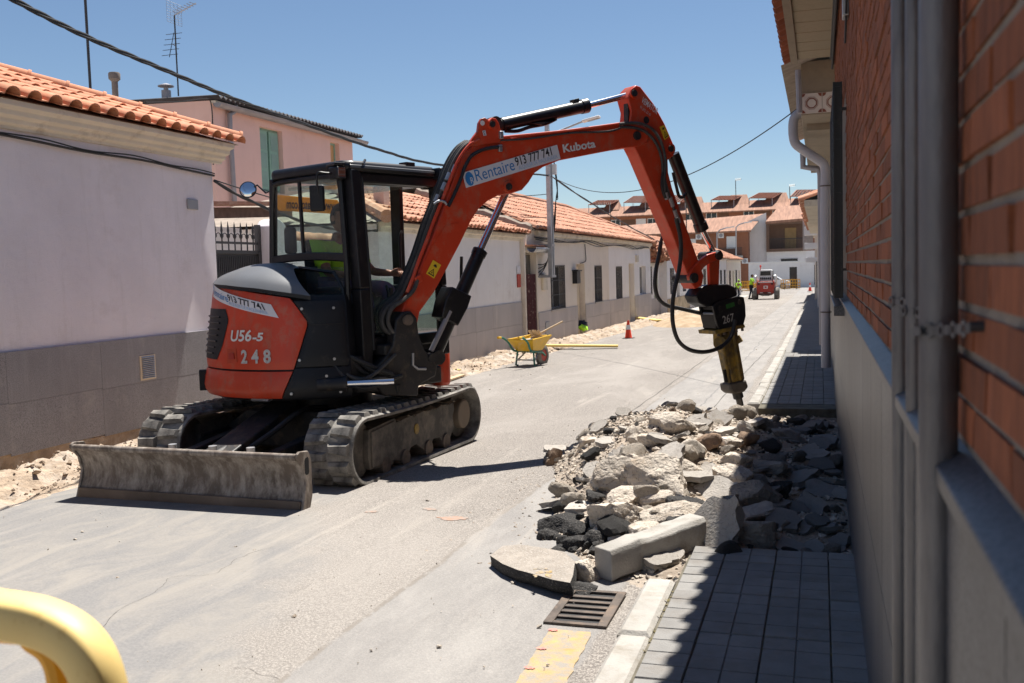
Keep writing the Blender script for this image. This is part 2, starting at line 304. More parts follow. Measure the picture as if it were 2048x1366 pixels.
# ---------------------------------------------------------------- ground, road, pavement
def road_material(name, near):
    m = bpy.data.materials.new(name); m.use_nodes = True; nt = m.node_tree; N = nt.nodes; L = nt.links.new; b = N['Principled BSDF']
    b.inputs['Roughness'].default_value = .92; b.inputs['Specular IOR Level'].default_value = .3
    tc = N.new('ShaderNodeTexCoord'); sp = N.new('ShaderNodeSeparateXYZ'); L(tc.outputs['Object'], sp.inputs[0])
    def noise(sc, det=5, rg=.6, st=(1, 1, 1), dist=0):
        mp = N.new('ShaderNodeMapping'); mp.inputs['Scale'].default_value = st; L(tc.outputs['Object'], mp.inputs[0])
        n = N.new('ShaderNodeTexNoise'); n.inputs['Scale'].default_value = sc; n.inputs['Detail'].default_value = det; n.inputs['Roughness'].default_value = rg; n.inputs['Distortion'].default_value = dist; L(mp.outputs[0], n.inputs['Vector']); return n.outputs['Fac']
    def mr(src, a, c, d0=0., d1=1.):
        r = N.new('ShaderNodeMapRange'); r.interpolation_type = 'SMOOTHSTEP'; r.inputs[1].default_value = a; r.inputs[2].default_value = c; r.inputs[3].default_value = d0; r.inputs[4].default_value = d1; L(src, r.inputs[0]); return r.outputs[0]
    def mth(op, a, c):
        x = N.new('ShaderNodeMath'); x.operation = op
        for i, q in ((0, a), (1, c)):
            if isinstance(q, (int, float)): x.inputs[i].default_value = q
            else: L(q, x.inputs[i])
        return x.outputs[0]
    def mix(f, a, c):
        x = N.new('ShaderNodeMix'); x.data_type = 'RGBA'
        if isinstance(f, float): x.inputs[0].default_value = f
        else: L(f, x.inputs[0])
        for i, q in ((6, a), (7, c)):
            if isinstance(q, tuple): x.inputs[i].default_value = (*q, 1)
            else: L(q, x.inputs[i])
        return x.outputs[2]
    agg = mr(noise(75, 3, .7), .38, .66); agg2 = mr(noise(150, 2, .6), .56, .64)
    col = mix(agg, (.145, .13, .118), (.305, .278, .252)); col = mix(agg2, col, (.42, .38, .34))
    worn = mr(noise(.55, 6, .65, (1, .35, 1), .6), .40, .66); col = mix(mth('MULTIPLY', worn, .62), col, (.33, .303, .276))      # trodden dust
    dark = mr(noise(2.3, 7, .7), .62, .76); col = mix(mth('MULTIPLY', dark, .45), col, (.14, .123, .11))
    spots = mth('MULTIPLY', mr(noise(1.7, 8, .75, (1, 1, 1), .8), .66, .72), mr(sp.outputs[1], 12, 7)); col = mix(mth('MULTIPLY', spots, .75), col, (.10, .092, .085))
    # the smoother trench reinstatement running beside the kerb, edged with sealed joints
    wob = mth('MULTIPLY', mth('SUBTRACT', noise(1.1, 4), .5), .16); x = mth('ADD', sp.outputs[0], wob)
    strip = mth('MULTIPLY', mr(x, -2.0, -1.96), mr(x, -.9, -.94)); scol = mix(mr(noise(3, 6, .7, (1, .3, 1)), .35, .7), (.235, .226, .22), (.335, .32, .305))
    col = mix(mth('MULTIPLY', strip, .7), col, scol)
    seam = mth('MULTIPLY', mr(mth('ABSOLUTE', mth('ADD', x, 1.98), 0.), .022, .008), mr(noise(6, 3), .4, .55)); col = mix(mth('MULTIPLY', seam, .6), col, (.19, .165, .14))
    seam2 = mr(mth('ABSOLUTE', mth('ADD', x, 1.35), 0.), .016, .006); col = mix(mth('MULTIPLY', mth('MULTIPLY', seam2, mr(sp.outputs[1], 7, 9)), .6), col, (.15, .145, .15))
    # smooth grey screed near the camera on the left, with swept dust
    edge = mth('ADD', mth('ADD', sp.outputs[0], mth('MULTIPLY', sp.outputs[1], .42)), mth('MULTIPLY', mth('SUBTRACT', noise(.9, 5, .6), .5), 2.2))
    sm = mr(edge, -.55, -1.05); swirl = mr(noise(2.6, 9, .68, (1.1, .38, 1), 1.1), .38, .66)
    gcol = mix(swirl, (.19, .186, .184), (.27, .25, .225)); gcol = mix(mth('MULTIPLY', mr(noise(5, 6, .7), .55, .75), .5), gcol, (.16, .16, .168)); gcol = mix(mth('MULTIPLY', agg, .35), gcol, (.30, .285, .27))
    ymask = mr(sp.outputs[1], 8.5, 6.0); col = mix(mth('MULTIPLY', mth('MULTIPLY', sm, ymask), .92), col, gcol)
    trk = mth('MULTIPLY', mr(noise(3.2, 6, .65, (1.6, .10, 1), .9), .52, .70), mr(noise(.45, 3, .5), .40, .6)); col = mix(mth('MULTIPLY', trk, .45), col, (.40, .362, .32))
    trk2 = mth('MULTIPLY', mr(noise(4.1, 6, .7, (1.4, .13, 1), 1.2), .56, .72), mr(noise(.6, 3, .5, (1, 1, 1), .4), .45, .62)); col = mix(mth('MULTIPLY', trk2, .40), col, (.155, .14, .128))
    L(col, b.inputs['Base Color'])
    bp = N.new('ShaderNodeBump'); bp.inputs['Strength'].default_value = .6; bp.inputs['Distance'].default_value = .006
    h = mth('MULTIPLY', noise(75, 3, .7), mth('SUBTRACT', 1., mth('MULTIPLY', mth('MULTIPLY', sm, ymask), .8))); L(h, bp.inputs['Height'])
    b2 = N.new('ShaderNodeBump'); b2.inputs['Strength'].default_value = .35; b2.inputs['Distance'].default_value = .05; L(noise(1.2, 4), b2.inputs['Height']); L(bp.outputs[0], b2.inputs['Normal']); L(b2.outputs[0], b.inputs['Normal'])
    return m
m_road = road_material('dusty_asphalt', True)
ys = [-6, -3, 0, 2, 4, 8, 16, 30, 50, 70, 90, 140]
g = MB(); gx = [-600, -40, 30, 600]; gy = [-300]+ys+[900]
g.add([(x, y, gz(y)-.45) for y in gy for x in gx], [(j*4+i, j*4+i+1, j*4+i+5, j*4+i+4) for j in range(len(gy)-1) for i in range(3)])
build('ground', g, m_soil, kind='structure')
def roadX(y): return -5.62 + .12*fbm(y*.6, 3.3) + .012*max(0, y-20)*(y < 48)
rd = MB(); yy = [-6+.25*i for i in range(224)]+[50+5*i for i in range(8)]
rd.v = []; n = 0
for y in yy: rd.v += [Vector((roadX(y), y, gz(y))), Vector((-3.2, y, gz(y)+.015)), Vector((-.74, y, gz(y)))]
rd.f = [(3*i+k, 3*i+k+1, 3*i+k+4, 3*i+k+3) for i in range(len(yy)-1) for k in range(2)]
road = build('road', rd, m_road, kind='structure', recalc=False)
build('cross_road', MB().add([(-60, 84.8, gz(85)-.004), (40, 84.8, gz(85)-.004), (40, 140, gz(140)-.004), (-60, 140, gz(140)-.004)], [(0, 1, 2, 3)]), m_road, kind='structure')
build('road_shoulder', MB().grid(2, 8, lambda u, v: (-7.2+u*2.6, 46+v*39, gz(46+v*39)-.006)), m_concrete, kind='structure')
# flat spray-paint marks on the asphalt
def roadz(x, y):
    xl = roadX(y); return gz(y)+.015*((x-xl)/(-3.2-xl) if x < -3.2 else (-.74-x)/2.46)
def blot(name, x, y, rx, ry, mat, seed):
    P = []
    for k in range(22):
        a = k/22*2*math.pi; q = 1+.6*NZ.noise(Vector((math.cos(a)*2.6, math.sin(a)*2.6, seed+.37))); P.append((x+rx*q*math.cos(a), y+ry*q*math.sin(a), roadz(x, y)+.003))
    return build(name, MB().add(P, [tuple(range(22))]), mat, road)
m_spray = MAT('orange_spray', (.45, .21, .12), .9, var=.25, vs=30, dirt=(.29, .257, .228), dirt_amt=1.1, ds=22)
m_spray_p = MAT('pink_spray', (.66, .22, .20), .9, var=.25, vs=40, dirt=(.5, .36, .2), dirt_amt=.5, ds=40)
for i, (px, py, a, b_) in enumerate([(902, 1040, .10, .05), (860, 1022, .05, .03), (742, 1028, .035, .03)]):
    p = atG(px, py); blot('paint_mark', p.x, p.y, a, b_, m_spray, i)
ln = MB()                                              # faded, chipped yellow edge line below the drain
for k in range(120):
    y = 4.07-k*.014; xa = -1.13+.075*(4.07-y)/1.67+.007*fbm(y*12, 1.5, 3); ln.v += [Vector((xa, y, gz(y)+.0048)), Vector((xa+.185+.008*fbm(y*12, 7.5, 3), y, gz(y)+.0048))]
ln.f = [(2*i, 2*i+1, 2*i+3, 2*i+2) for i in range(119)]
build('painted_line', ln, m_yellow_line, road)
for (x, y) in [(-1.11, 4.05), (-1.10, 3.83), (-1.09, 3.62)]:
    o = blot('paint_dash', x, y, .02, .014, m_spray_p, y); o.location.z += .0035

def crack(px, w, name='crack'):
    P = smoothpath([atG(x, y) for x, y in px], 10); mb = MB()
    for i, p in enumerate(P):
        t = (P[min(i+1, len(P)-1)]-P[max(i-1, 0)]).normalized(); n_ = Vector((-t.y, t.x, 0)); j = .02*NZ.noise(p*14); ww = w*(.5+.9*abs(NZ.noise(p*23+Vector((3, 1, 0)))))
        c = p+n_*j; z = roadz(c.x, c.y)+.0022; mb.v += [Vector((c.x+n_.x*ww, c.y+n_.y*ww, z)), Vector((c.x-n_.x*ww, c.y-n_.y*ww, z))]
    mb.f = [(2*i, 2*i+1, 2*i+3, 2*i+2) for i in range(len(P)-1)]
    return build(name, mb, m_crack, road, smooth=None)
m_crack = MAT('open_crack', (.06, .055, .05), 1., var=.3, vs=30)
crack([(205, 1262), (240, 1225), (300, 1198), (325, 1180), (345, 1160), (420, 1155), (455, 1138), (485, 1118), (545, 1098)], .001)
crack([(470, 1340), (510, 1348), (560, 1362)], .0012); crack([(1390, 870), (1440, 800), (1500, 735), (1545, 690)], .006); crack([(1255, 830), (1340, 770), (1420, 712)], .006)
pave = MB()
for (a, b_) in [(-4, 5.05), (11.0, 19.9)]:
    pave.add([(x, y, gz(y)+dz) for y in (a, b_) for x in (-.65, .20) for dz in (-.3, .093)], [(1, 3, 7, 5), (0, 2, 3, 1), (4, 5, 7, 6), (0, 1, 5, 4), (2, 6, 7, 3)])
pave.add([(x, y, gz(y)+dz) for y in (19.9, 84) for x in (-.65, .20) for dz in (-.3, .098)], [(1, 3, 7, 5), (0, 2, 3, 1), (4, 5, 7, 6), (0, 1, 5, 4), (2, 6, 7, 3)])
m_joint = MAT('weedy_joint', (.13, .115, .085), .95, var=.4, vs=9, bump=.8, bs=60)
pavement = build('pavement', pave, m_paver, kind='structure'); pavement.data.materials.clear(); pavement.data.materials.append(m_joint)
pavement.data.materials.append(m_paver)
for p in pavement.data.polygons[10:]: p.material_index = 1
def slab_mesh(name, w, l, t, mat, ch=.006, jit=0.):
    mb = MB(); a, b_ = w/2, l/2
    mb.add([(-a, -b_, 0), (a, -b_, 0), (a, b_, 0), (-a, b_, 0), (-a, -b_, t-ch), (a, -b_, t-ch), (a, b_, t-ch), (-a, b_, t-ch), (-a+ch, -b_+ch, t), (a-ch, -b_+ch, t), (a-ch, b_-ch, t), (-a+ch, b_-ch, t)],
           [(3, 2, 1, 0), (0, 1, 5, 4), (1, 2, 6, 5), (2, 3, 7, 6), (3, 0, 4, 7), (4, 5, 9, 8), (5, 6, 10, 9), (6, 7, 11, 10), (7, 4, 8, 11), (8, 9, 10, 11)])
    return mesh_of(name, mb, mat, smooth=None)
cols = [(-.64, -.47), (-.47, -.22), (-.22, .03), (.03, .19)]
def paver_mesh(w, l, t):
    mb = MB(); nx_ = 2 if w > .2 else 1                  # a tile with a moulded cross groove
    for i in range(nx_):
        for j in range(2):
            x0_, x1_ = -w/2+w*i/nx_+(.0015 if i else 0), -w/2+w*(i+1)/nx_-(.0015 if i < nx_-1 else 0); y0_, y1_ = -l/2+l*j/2+(.0015 if j else 0), -l/2+l*(j+1)/2-(.0015 if not j else 0); c = .003
            mb.add([(x0_, y0_, t-.006), (x1_, y0_, t-.006), (x1_, y1_, t-.006), (x0_, y1_, t-.006), (x0_+c, y0_+c, t), (x1_-c, y0_+c, t), (x1_-c, y1_-c, t), (x0_+c, y1_-c, t)], [(0, 1, 5, 4), (1, 2, 6, 5), (2, 3, 7, 6), (3, 0, 4, 7), (4, 5, 6, 7)])
    mb.box(-w/2, w/2, -l/2, l/2, 0, t-.006); return mesh_of('paving_tile', mb, m_paver, None)
cm = [paver_mesh(b_-a-.005, .2525, .03) for a, b_ in cols]
tilt = lambda y: Matrix.Rotation(-.0135, 4, 'X')
y = 2.62
while y < 19.8:
    if y < 4.95 or y > 11.15:
        for (a, b_), me in zip(cols, cm):
            inst('paving_tile', me, pavement, Matrix.Translation(((a+b_)/2, y+.128, gz(y)+.072+rnd.uniform(-.003, .003))) @ tilt(y) @ Matrix.Rotation(rnd.uniform(-.008, .008), 4, 'Y') @ Matrix.Rotation(rnd.uniform(-.006, .006), 4, 'Z'))
    y += .2575
km = slab_mesh('kerb_stone', .135, .742, .42, m_kerb, ch=.018); y = .8
while y < 60:
    if y < 4.4 or y > 10.8:
        inst('kerb_stone', km, pavement, Matrix.Translation((-.718+rnd.uniform(-.006, .006), y+.375, gz(y)-.318+rnd.uniform(-.006, .006))) @ tilt(y) @ Matrix.Rotation(rnd.uniform(-.006, .006), 4, 'Z'))
    y += .755
wd = MB(); rw = random.Random(5)                        # little weeds in the joints
for k in range(260):
    j = rw.choice([-.645, -.47, -.22, .03, .165]); y = rw.uniform(2.8, 4.9) if rw.random() < .75 else rw.uniform(11.2, 15); z = gz(y)+.095
    if NZ.noise(Vector((j*9, y*2.2, 1))) < -.05: continue
    for q in range(3):
        a = rw.uniform(0, 6.28); s_ = rw.uniform(.006, .02); d = Vector((math.cos(a), math.sin(a), .5))*s_; p = Vector((j+rw.uniform(-.008, .008), y, z)); w = Vector((-d.y, d.x, 0))*.3
        wd.add([p-w, p+w, p+d], [(0, 1, 2)])
props(build('joint_weeds', wd, MAT('dry_weed', (.17, .14, .06), .9, var=.3, vs=20), smooth=None, recalc=False), 'tiny dry weeds in the joints of the grey pavement', 'weeds', kind='stuff')

# dug-up strip along the left-hand houses
def strip_h(x, y):
    t = (x+7.15)/1.55                                   # 0 at the walls, 1 at the road
    prof = -.16+.05*math.sin(y*.7) if t < .18 else (-.16+(t-.18)/.42*.24 if t < .6 else .08*(1-(t-.6)/.4))
    edge = max(0, min(1, (1-t)*5)); n = fbm(x*2.4, y*2.4, .3, 5)*.12+fbm(x*9, y*9, 2.2, 3)*.05
    return gz(y)+prof*min(1, edge+.1)+n*(.25+.75*edge)
ys2 = [2+.06*i for i in range(380)]+[24.8+.11*i for i in range(215)]
nx = 30
st = MB(); st.v = [Vector((-7.15+1.62*i/(nx-1)+(.10*fbm(yv*1.7, i*.01, 5) if i > nx-3 else 0), yv, strip_h(-7.15+1.62*i/(nx-1), yv)-(.05 if i == nx-1 else 0))) for yv in ys2 for i in range(nx)]
st.f = [(j*nx+i, j*nx+i+1, (j+1)*nx+i+1, (j+1)*nx+i) for j in range(len(ys2)-1) for i in range(nx-1)]
build('dug_strip', st, m_soil, kind='structure', smooth=60, recalc=False)
def rock_verts(r, n=14, sq=(1, 1, 1), boxy=.0, seed=0, sub=1, amp=.12):
    """a broken lump: convex hull of jittered points, subdivided and roughened"""
    q = random.Random(seed); bm = bmesh.new()
    for k in range(n):
        d = Vector((q.gauss(0, 1), q.gauss(0, 1), q.gauss(0, 1))).normalized()
        if boxy:
            m_ = max(abs(d.x), abs(d.y), abs(d.z)); d = d.lerp(d/m_, boxy)
        d *= q.uniform(.8, 1.05); bm.verts.new((d.x*r*sq[0], d.y*r*sq[1], d.z*r*sq[2]))
    bmesh.ops.convex_hull(bm, input=bm.verts)
    for v in [v for v in bm.verts if not v.link_faces]: bm.verts.remove(v)
    for s_ in range(sub):
        bmesh.ops.subdivide_edges(bm, edges=bm.edges[:], cuts=1, use_grid_fill=True)
        a = amp*r/(s_+1)
        for v in bm.verts: v.co += Vector((NZ.noise(v.co*(3.1/r)*(s_+1)+Vector((seed, 0, 0))), NZ.noise(v.co*(3.1/r)*(s_+1)+Vector((0, seed, 9))), NZ.noise(v.co*(3.1/r)*(s_+1)+Vector((5, 0, seed)))))*a
    bmesh.ops.triangulate(bm, faces=bm.faces[:]); bmesh.ops.recalc_face_normals(bm, faces=bm.faces)
    bm.verts.index_update(); out = MB().add([v.co.copy() for v in bm.verts], [tuple(v.index for v in f.verts) for f in bm.faces]); bm.free(); return out
from functools import lru_cache
@lru_cache(None)
def ico(level):
    bm = bmesh.new(); bmesh.ops.create_icosphere(bm, subdivisions=level, radius=1); bm.verts.index_update(); r = ([v.co.normalized() for v in bm.verts], [tuple(v.index for v in f.verts) for f in bm.faces]); bm.free(); return r
def stone(r, sq=(1, 1, 1), seed=0, level=3, amp=.05, npl=11, boxy=.0):
    """a broken stone: a ball cut by random planes, then roughened"""
    q = random.Random(seed); pl = []
    for k in range(npl): pl.append((Vector((q.gauss(0, 1), q.gauss(0, 1), q.gauss(0, 1))).normalized(), q.uniform(.48, .82)))
    if boxy:
        for a in range(3):
            for s_ in (-1, 1): n_ = Vector((q.uniform(-.15, .15), q.uniform(-.15, .15), q.uniform(-.15, .15))); n_[a] = s_; pl.append((n_.normalized(), boxy*q.uniform(.9, 1.05)))
    V, F = ico(level); out = []
    for d in V:
        R = 1.05
        for n_, h in pl:
            c = n_.dot(d)
            if c > .05: R = min(R, h/c)
        p = d*R; o_ = Vector((seed*3.7, seed*1.3, 0)); R += amp*(.7*NZ.fractal(p*3.4+o_, 1., 2., 5)+.6*NZ.noise(p*9+o_)+.4*NZ.noise(p*21+o_)); p = d*R; out.append(Vector((p.x*sq[0], p.y*sq[1], p.z*sq[2]))*r)
    return MB().add(out, F)
protos = [rock_verts(1, 10, (1, rnd.uniform(.6, .95), rnd.uniform(.4, .8)), .4, s, 0) for s in range(8)]
def scatter(name, n, pos, size, mat, seed, label, cat):
    q = random.Random(seed); mb = MB()
    for k in range(n):
        p = pos(q)
        if p is None: continue
        s_ = size(q); pr = protos[q.randrange(8)]; e = Matrix.Rotation(q.uniform(0, 6.28), 3, 'Z') @ Matrix.Rotation(q.uniform(-.6, .6), 3, 'X')
        mb.add([e @ (v*s_)+Vector(p) for v in pr.v], pr.f)
    return props(build(name, mb, mat, smooth=None, recalc=False), label, cat, kind='stuff')
def sp1(q):
    y = 3+abs(q.gauss(0, 1))*13; x = -7.1+1.5*q.random()**.8
    return (x, y, strip_h(x, y)+.006) if y < 46 else None
scatter('trench_stones', 4200, sp1, lambda q: .008+.034*q.random()**4, m_soil, 3, 'pale stones and crumbs along the dug-up strip below the left-hand houses', 'stones')
def sp2(q):
    y = 3+20*q.random()**1.6; return (q.uniform(-5.5, -.9), y, gz(y)+.012)
scatter('road_grit', 420, sp2, lambda q: .004+.016*q.random()**5, m_rubble, 4, 'scattered grit and pebbles lying on the asphalt road', 'grit')

# ---------------------------------------------------------------- roofs, walls and windows
def roll_tile(w, l, rise, mat, lift=.022, n=7, th=.012, flatp=.36):
    """one S-shaped clay tile: a flat pan and a half-round roll; local x across, y up the slope"""
    prof = [(0, .0), (w*flatp*.9, .004)]+[(w*flatp+(w*(1-flatp)+.012)*(.5-.5*math.cos(math.pi*k/n)), .004+rise*math.sin(math.pi*k/n)) for k in range(n+1)]
    mb = MB(); m_ = len(prof)
    for y, dz in ((0, lift), (l, 0)):
        mb.v += [Vector((x, y, z+dz)) for x, z in prof]+[Vector((x, y, z+dz-th)) for x, z in prof]
    F = []
    for i in range(m_-1): F += [(i, i+1, 2*m_+i+1, 2*m_+i), (m_+i+1, m_+i, 3*m_+i, 3*m_+i+1), (i+1, i, m_+i, m_+i+1), (2*m_+i, 2*m_+i+1, 3*m_+i+1, 3*m_+i)]
    mb.f = F+[(0, 2*m_, 3*m_, m_), (m_-1, 2*m_-1, 4*m_-1, 3*m_-1)]
    return mb
def frame(o, ux, uy):
    ux = Vector(ux).normalized(); uy = Vector(uy).normalized(); uz = ux.cross(uy); o = Vector(o)
    return Matrix(((ux.x, uy.x, uz.x, o.x), (ux.y, uy.y, uz.y, o.y), (ux.z, uy.z, uz.z, o.z), (0, 0, 0, 1)))
def lay_roof(parent, o, ux, uy, ncol, nrow, pw, pl, tmb, mat, keep=None, maxn=300, jit=.006, name='roof_tile', seed=1):
    q = random.Random(seed); me = mesh_of(name, tmb, mat, 50, recalc=True); rest = MB(); cand = []
    ux, uy = Vector(ux).normalized(), Vector(uy).normalized()
    for r in range(nrow):
        for c in range(ncol):
            p = Vector(o)+ux*c*pw+uy*r*pl
            if keep and not keep(p): continue
            M_ = frame(p+Vector((0, 0, q.uniform(-jit, jit))), ux, uy) @ Matrix.Rotation(q.uniform(-jit, jit)*3, 4, 'Z') @ Matrix.Rotation(q.uniform(-jit, jit)*2, 4, 'X'); cand.append(((p-CAM).length, M_))
    cand.sort(key=lambda t: t[0])
    for d, M_ in cand[:maxn]: inst(name, me, parent, M_)
    for d, M_ in cand[maxn:]: rest.add([M_ @ v for v in tmb.v], tmb.f)
    if rest.v: props(build('roof_tiling', rest, mat, parent, 50), kind='stuff')
def facade(X, y0, y1, z0, z1, holes, depth=.16, back=3.5):
    """street wall facing +X with real openings, plus the body of the house behind"""
    mb = MB(); Y = sorted({y0, y1, *[h[0] for h in holes], *[h[1] for h in holes]}); Z = sorted({z0, z1, *[h[2] for h in holes], *[h[3] for h in holes]})
    for i in range(len(Y)-1):
        for j in range(len(Z)-1):
            cy, cz = (Y[i]+Y[i+1])/2, (Z[j]+Z[j+1])/2
            if any(h[0] < cy < h[1] and h[2] < cz < h[3] for h in holes): continue
            mb.add([(X, Y[i], Z[j]), (X, Y[i+1], Z[j]), (X, Y[i+1], Z[j+1]), (X, Y[i], Z[j+1])], [(0, 1, 2, 3)])
    for (a, b_, c, d) in holes:
        q = [(a, c), (b_, c), (b_, d), (a, d)]
        for k in range(4):
            (ya, za), (yb, zb) = q[k], q[(k+1) % 4]
            mb.add([(X, ya, za), (X, yb, zb), (X-depth, yb, zb), (X-depth, ya, za)], [(3, 2, 1, 0)])
    D = X-depth
    mb.add([(D, y0, z0), (D, y1, z0), (D, y1, z1), (D, y0, z1), (X, y0, z0), (X, y1, z0), (X, y1, z1), (X, y0, z1), (X-back, y0, z0), (X-back, y1, z0), (X-back, y1, z1), (X-back, y0, z1)],
           [(0, 1, 2, 3), (4, 7, 3, 0), (5, 1, 2, 6), (7, 6, 2, 3), (0, 3, 11, 8), (1, 9, 10, 2), (8, 11, 10, 9), (3, 2, 10, 11)])
    return mb
def window(parent, X, y0, y1, z0, z1, depth=.16, fmat=None, bars=0, gl=None, cross=1, bx=.01):
    fm = fmat or m_white_paint; D = X-depth+.03; w = MB()
    for (a, b_, c, d) in [(y0, y1, z0, z0+.05), (y0, y1, z1-.05, z1), (y0, y0+.05, z0+.05, z1-.05), (y1-.05, y1, z0+.05, z1-.05)]+[((y0+y1)/2-.025, (y0+y1)/2+.025, z0+.05, z1-.05)]*cross: w.box(D, D+.04, a, b_, c, d)
    o = build('window', w, fm, parent, smooth=None)
    build('pane', MB().box(D+.012, D+.02, y0+.03, y1-.03, z0+.03, z1-.03), gl or m_win_dark, o, smooth=None)
    if bars:
        gr = MB(); xb = X+bx
        for k in range(bars+1): yb = y0+.03+(y1-y0-.06)*k/bars; gr.tube([(xb, yb, z0-.0), (xb, yb, z1)], .008, 5)
        for zb in (z0+.02, z0+(z1-z0)*.33, z0+(z1-z0)*.66, z1-.02): gr.box(xb-.004, xb+.004, y0, y1, zb-.012, zb+.012)
        build('window_grille', gr, m_iron, parent)
    return o
def plinth(parent, X, y0, y1, zb, zt, mat, w=.6, rows=2, proud=.022, skip=(), name='plinth_slab', gap=.004):
    y = y0
    while y < y1-.02:
        ye = min(y+w, y1)
        if y1-ye < w*.25: ye = y1
        seg = [(y, ye)]
        for (a, b_) in skip:
            seg = [t for s_ in seg for t in ((s_[0], min(s_[1], a)), (max(s_[0], b_), s_[1])) if t[1]-t[0] > .03]
        for (a, b_) in seg:
            B0 = zb((a+b_)/2) if callable(zb) else zb
            for r in range(rows):
                c, d = B0+(zt-B0)*r/rows, B0+(zt-B0)*(r+1)/rows
                build(name, MB().box(X-.02, X+proud+rnd.uniform(-.0015, .0015), a+gap/2, b_-gap/2, c+gap/2, d-gap/2), mat, parent, smooth=None)
        y = ye

# --- the white house at the left edge: stucco, granite plinth, cornice and hipped clay roof
H1 = thing('house', 'white stucco house with speckled granite plinth and clay tile roof at the left edge', 'house', (-7.1, 6, -.1))
build('wall', facade(-7.1, -2, 10.68, -.6, 3.02, [], back=4), m_stucco, H1, smooth=None)
plinth(H1, -7.1, -1.5, 10.68, lambda y: -.04-.02*(y-7), .9, m_granite, w=1.25, rows=2, proud=.025, gap=.0025)
fd = MB(); fd.grid(70, 4, lambda u, v: (-7.085+.02*fbm(u*30, v*3, 1)+.03*(1-v), -1+u*11.6, -.45+v*(.42-.028*(u*11.6-8))))
build('foundation', fd, MAT('raw_foundation', (.36, .26, .17), .95, var=.3, vs=5, dirt=(.5, .42, .33), dirt_amt=.4, ds=7, bump=1.2, bs=40), H1)
prof = [(-.02, 2.93), (.03, 2.93), (.035, 2.96), (.085, 2.98), (.09, 3.02), (.15, 3.04), (.155, 3.085), (.22, 3.11), (.22, 3.165), (-.02, 3.165)]
build('cornice', MB().prism([(-7.1+a, -2, z) for a, z in prof], (0, 12.86, 0)), m_cornice, H1, smooth=None, bevel=.006)
sl = Vector((-1, 0, .36)).normalized(); hp0 = Vector((-6.86, 10.98, 3.2))
keep1 = lambda p: (p.y-.0) < hp0.y-.26-(hp0.x-p.x)*1.0
lay_roof(H1, (-6.80, 3.15, 3.165), (0, 1, 0), sl, 31, 6, .26, .37, roll_tile(.26, .43, .075, m_terra), m_terra, keep1, 300, .004, seed=3)
hp1 = hp0+Vector((-2.3, -2.3, .83)); d = (hp1-hp0).normalized(); Lh = (hp1-hp0).length
for k in range(8):                                      # hip tiles, each overlapping the last
    a = hp0+d*(k*.4)+Vector((0, 0, .055)); b_ = a+d*.42; up = Vector((0, 0, 1)); s_ = d.cross(up).normalized(); u2 = s_.cross(d)
    mb = MB(); n = 8
    for (p, r) in ((a, .10), (a+d*.035, .10), (a+d*.036, .088), (b_, .078)): mb.v += [p+s_*r*math.cos(math.pi*i/n)+u2*(r*math.sin(math.pi*i/n)-.02) for i in range(n+1)]
    mb.f = [(j*(n+1)+i, j*(n+1)+i+1, (j+1)*(n+1)+i+1, (j+1)*(n+1)+i) for j in range(3) for i in range(n)]+[tuple(range(n+1))]
    build('hip_tile', mb, m_terra, H1)
rb = MB().add([(-6.87, -2, 3.16), (-6.87, 10.95, 3.16), (-9.2, 8.6, 3.99), (-9.2, -2, 3.99), (-9.2, 10.95, 3.16)], [(0, 1, 2, 3), (1, 4, 2)])
build('roof_deck', rb, m_mortar_roof, H1, smooth=None)
vt = MB().box(-7.09, -7.065, 9.10, 9.36, .43, .70); v1 = build('wall_vent', vt, m_door_cream, H1, smooth=None)
for k in range(12): build('louvre', MB().obox((-7.06, 9.23, .455+k*.0205), (.006, 0, -.006), (0, .105, 0), (.002, 0, .002)), m_steel, v1, smooth=None)
build('junction_box', MB().box(-7.1, -7.075, 10.13, 10.33, 2.34, 2.46), m_grey_plastic, H1, bevel=.008)
cw = [(-7.06, y, z+.012*math.sin(y*7)) for y, z in [(2, 2.93), (5, 2.90), (7.3, 2.86), (8.4, 2.82), (9.3, 2.82), (9.9, 2.80), (10.66, 2.78)]]
c1 = MB(); c1.tube(smoothpath(cw), .013, 6); c1.tube([p+Vector((.008, 0, .024+.01*math.sin(p.y*5))) for p in smoothpath(cw)], .008, 5)
props(build('wall_cable', c1, m_cable), 'black cable bundle clipped under the cornice of the white house on the left', 'cable')
st_ = MB().lathe([(.042, -.2), (.042, .20), (.05, .21), (.078, .235), (.08, .31), (.07, .325)], atX(231, 193, -9.3), n=20)
props(build('flue_pipe', st_, MAT('fibre_cement', (.20, .17, .15), .95, var=.2, vs=6), loc=atX(231, 193, -9.3)), 'fat grey flue pipe with drum cap behind the clay roof on the left', 'chimney')
p = atX(181, 181, -9.2); props(build('mast', MB().tube([p-Vector((0, 0, .6)), p+Vector((0, 0, 2.6))], .018, 8), m_iron, loc=p), 'bare dark mast rising from the clay roof past the top of the picture', 'mast')

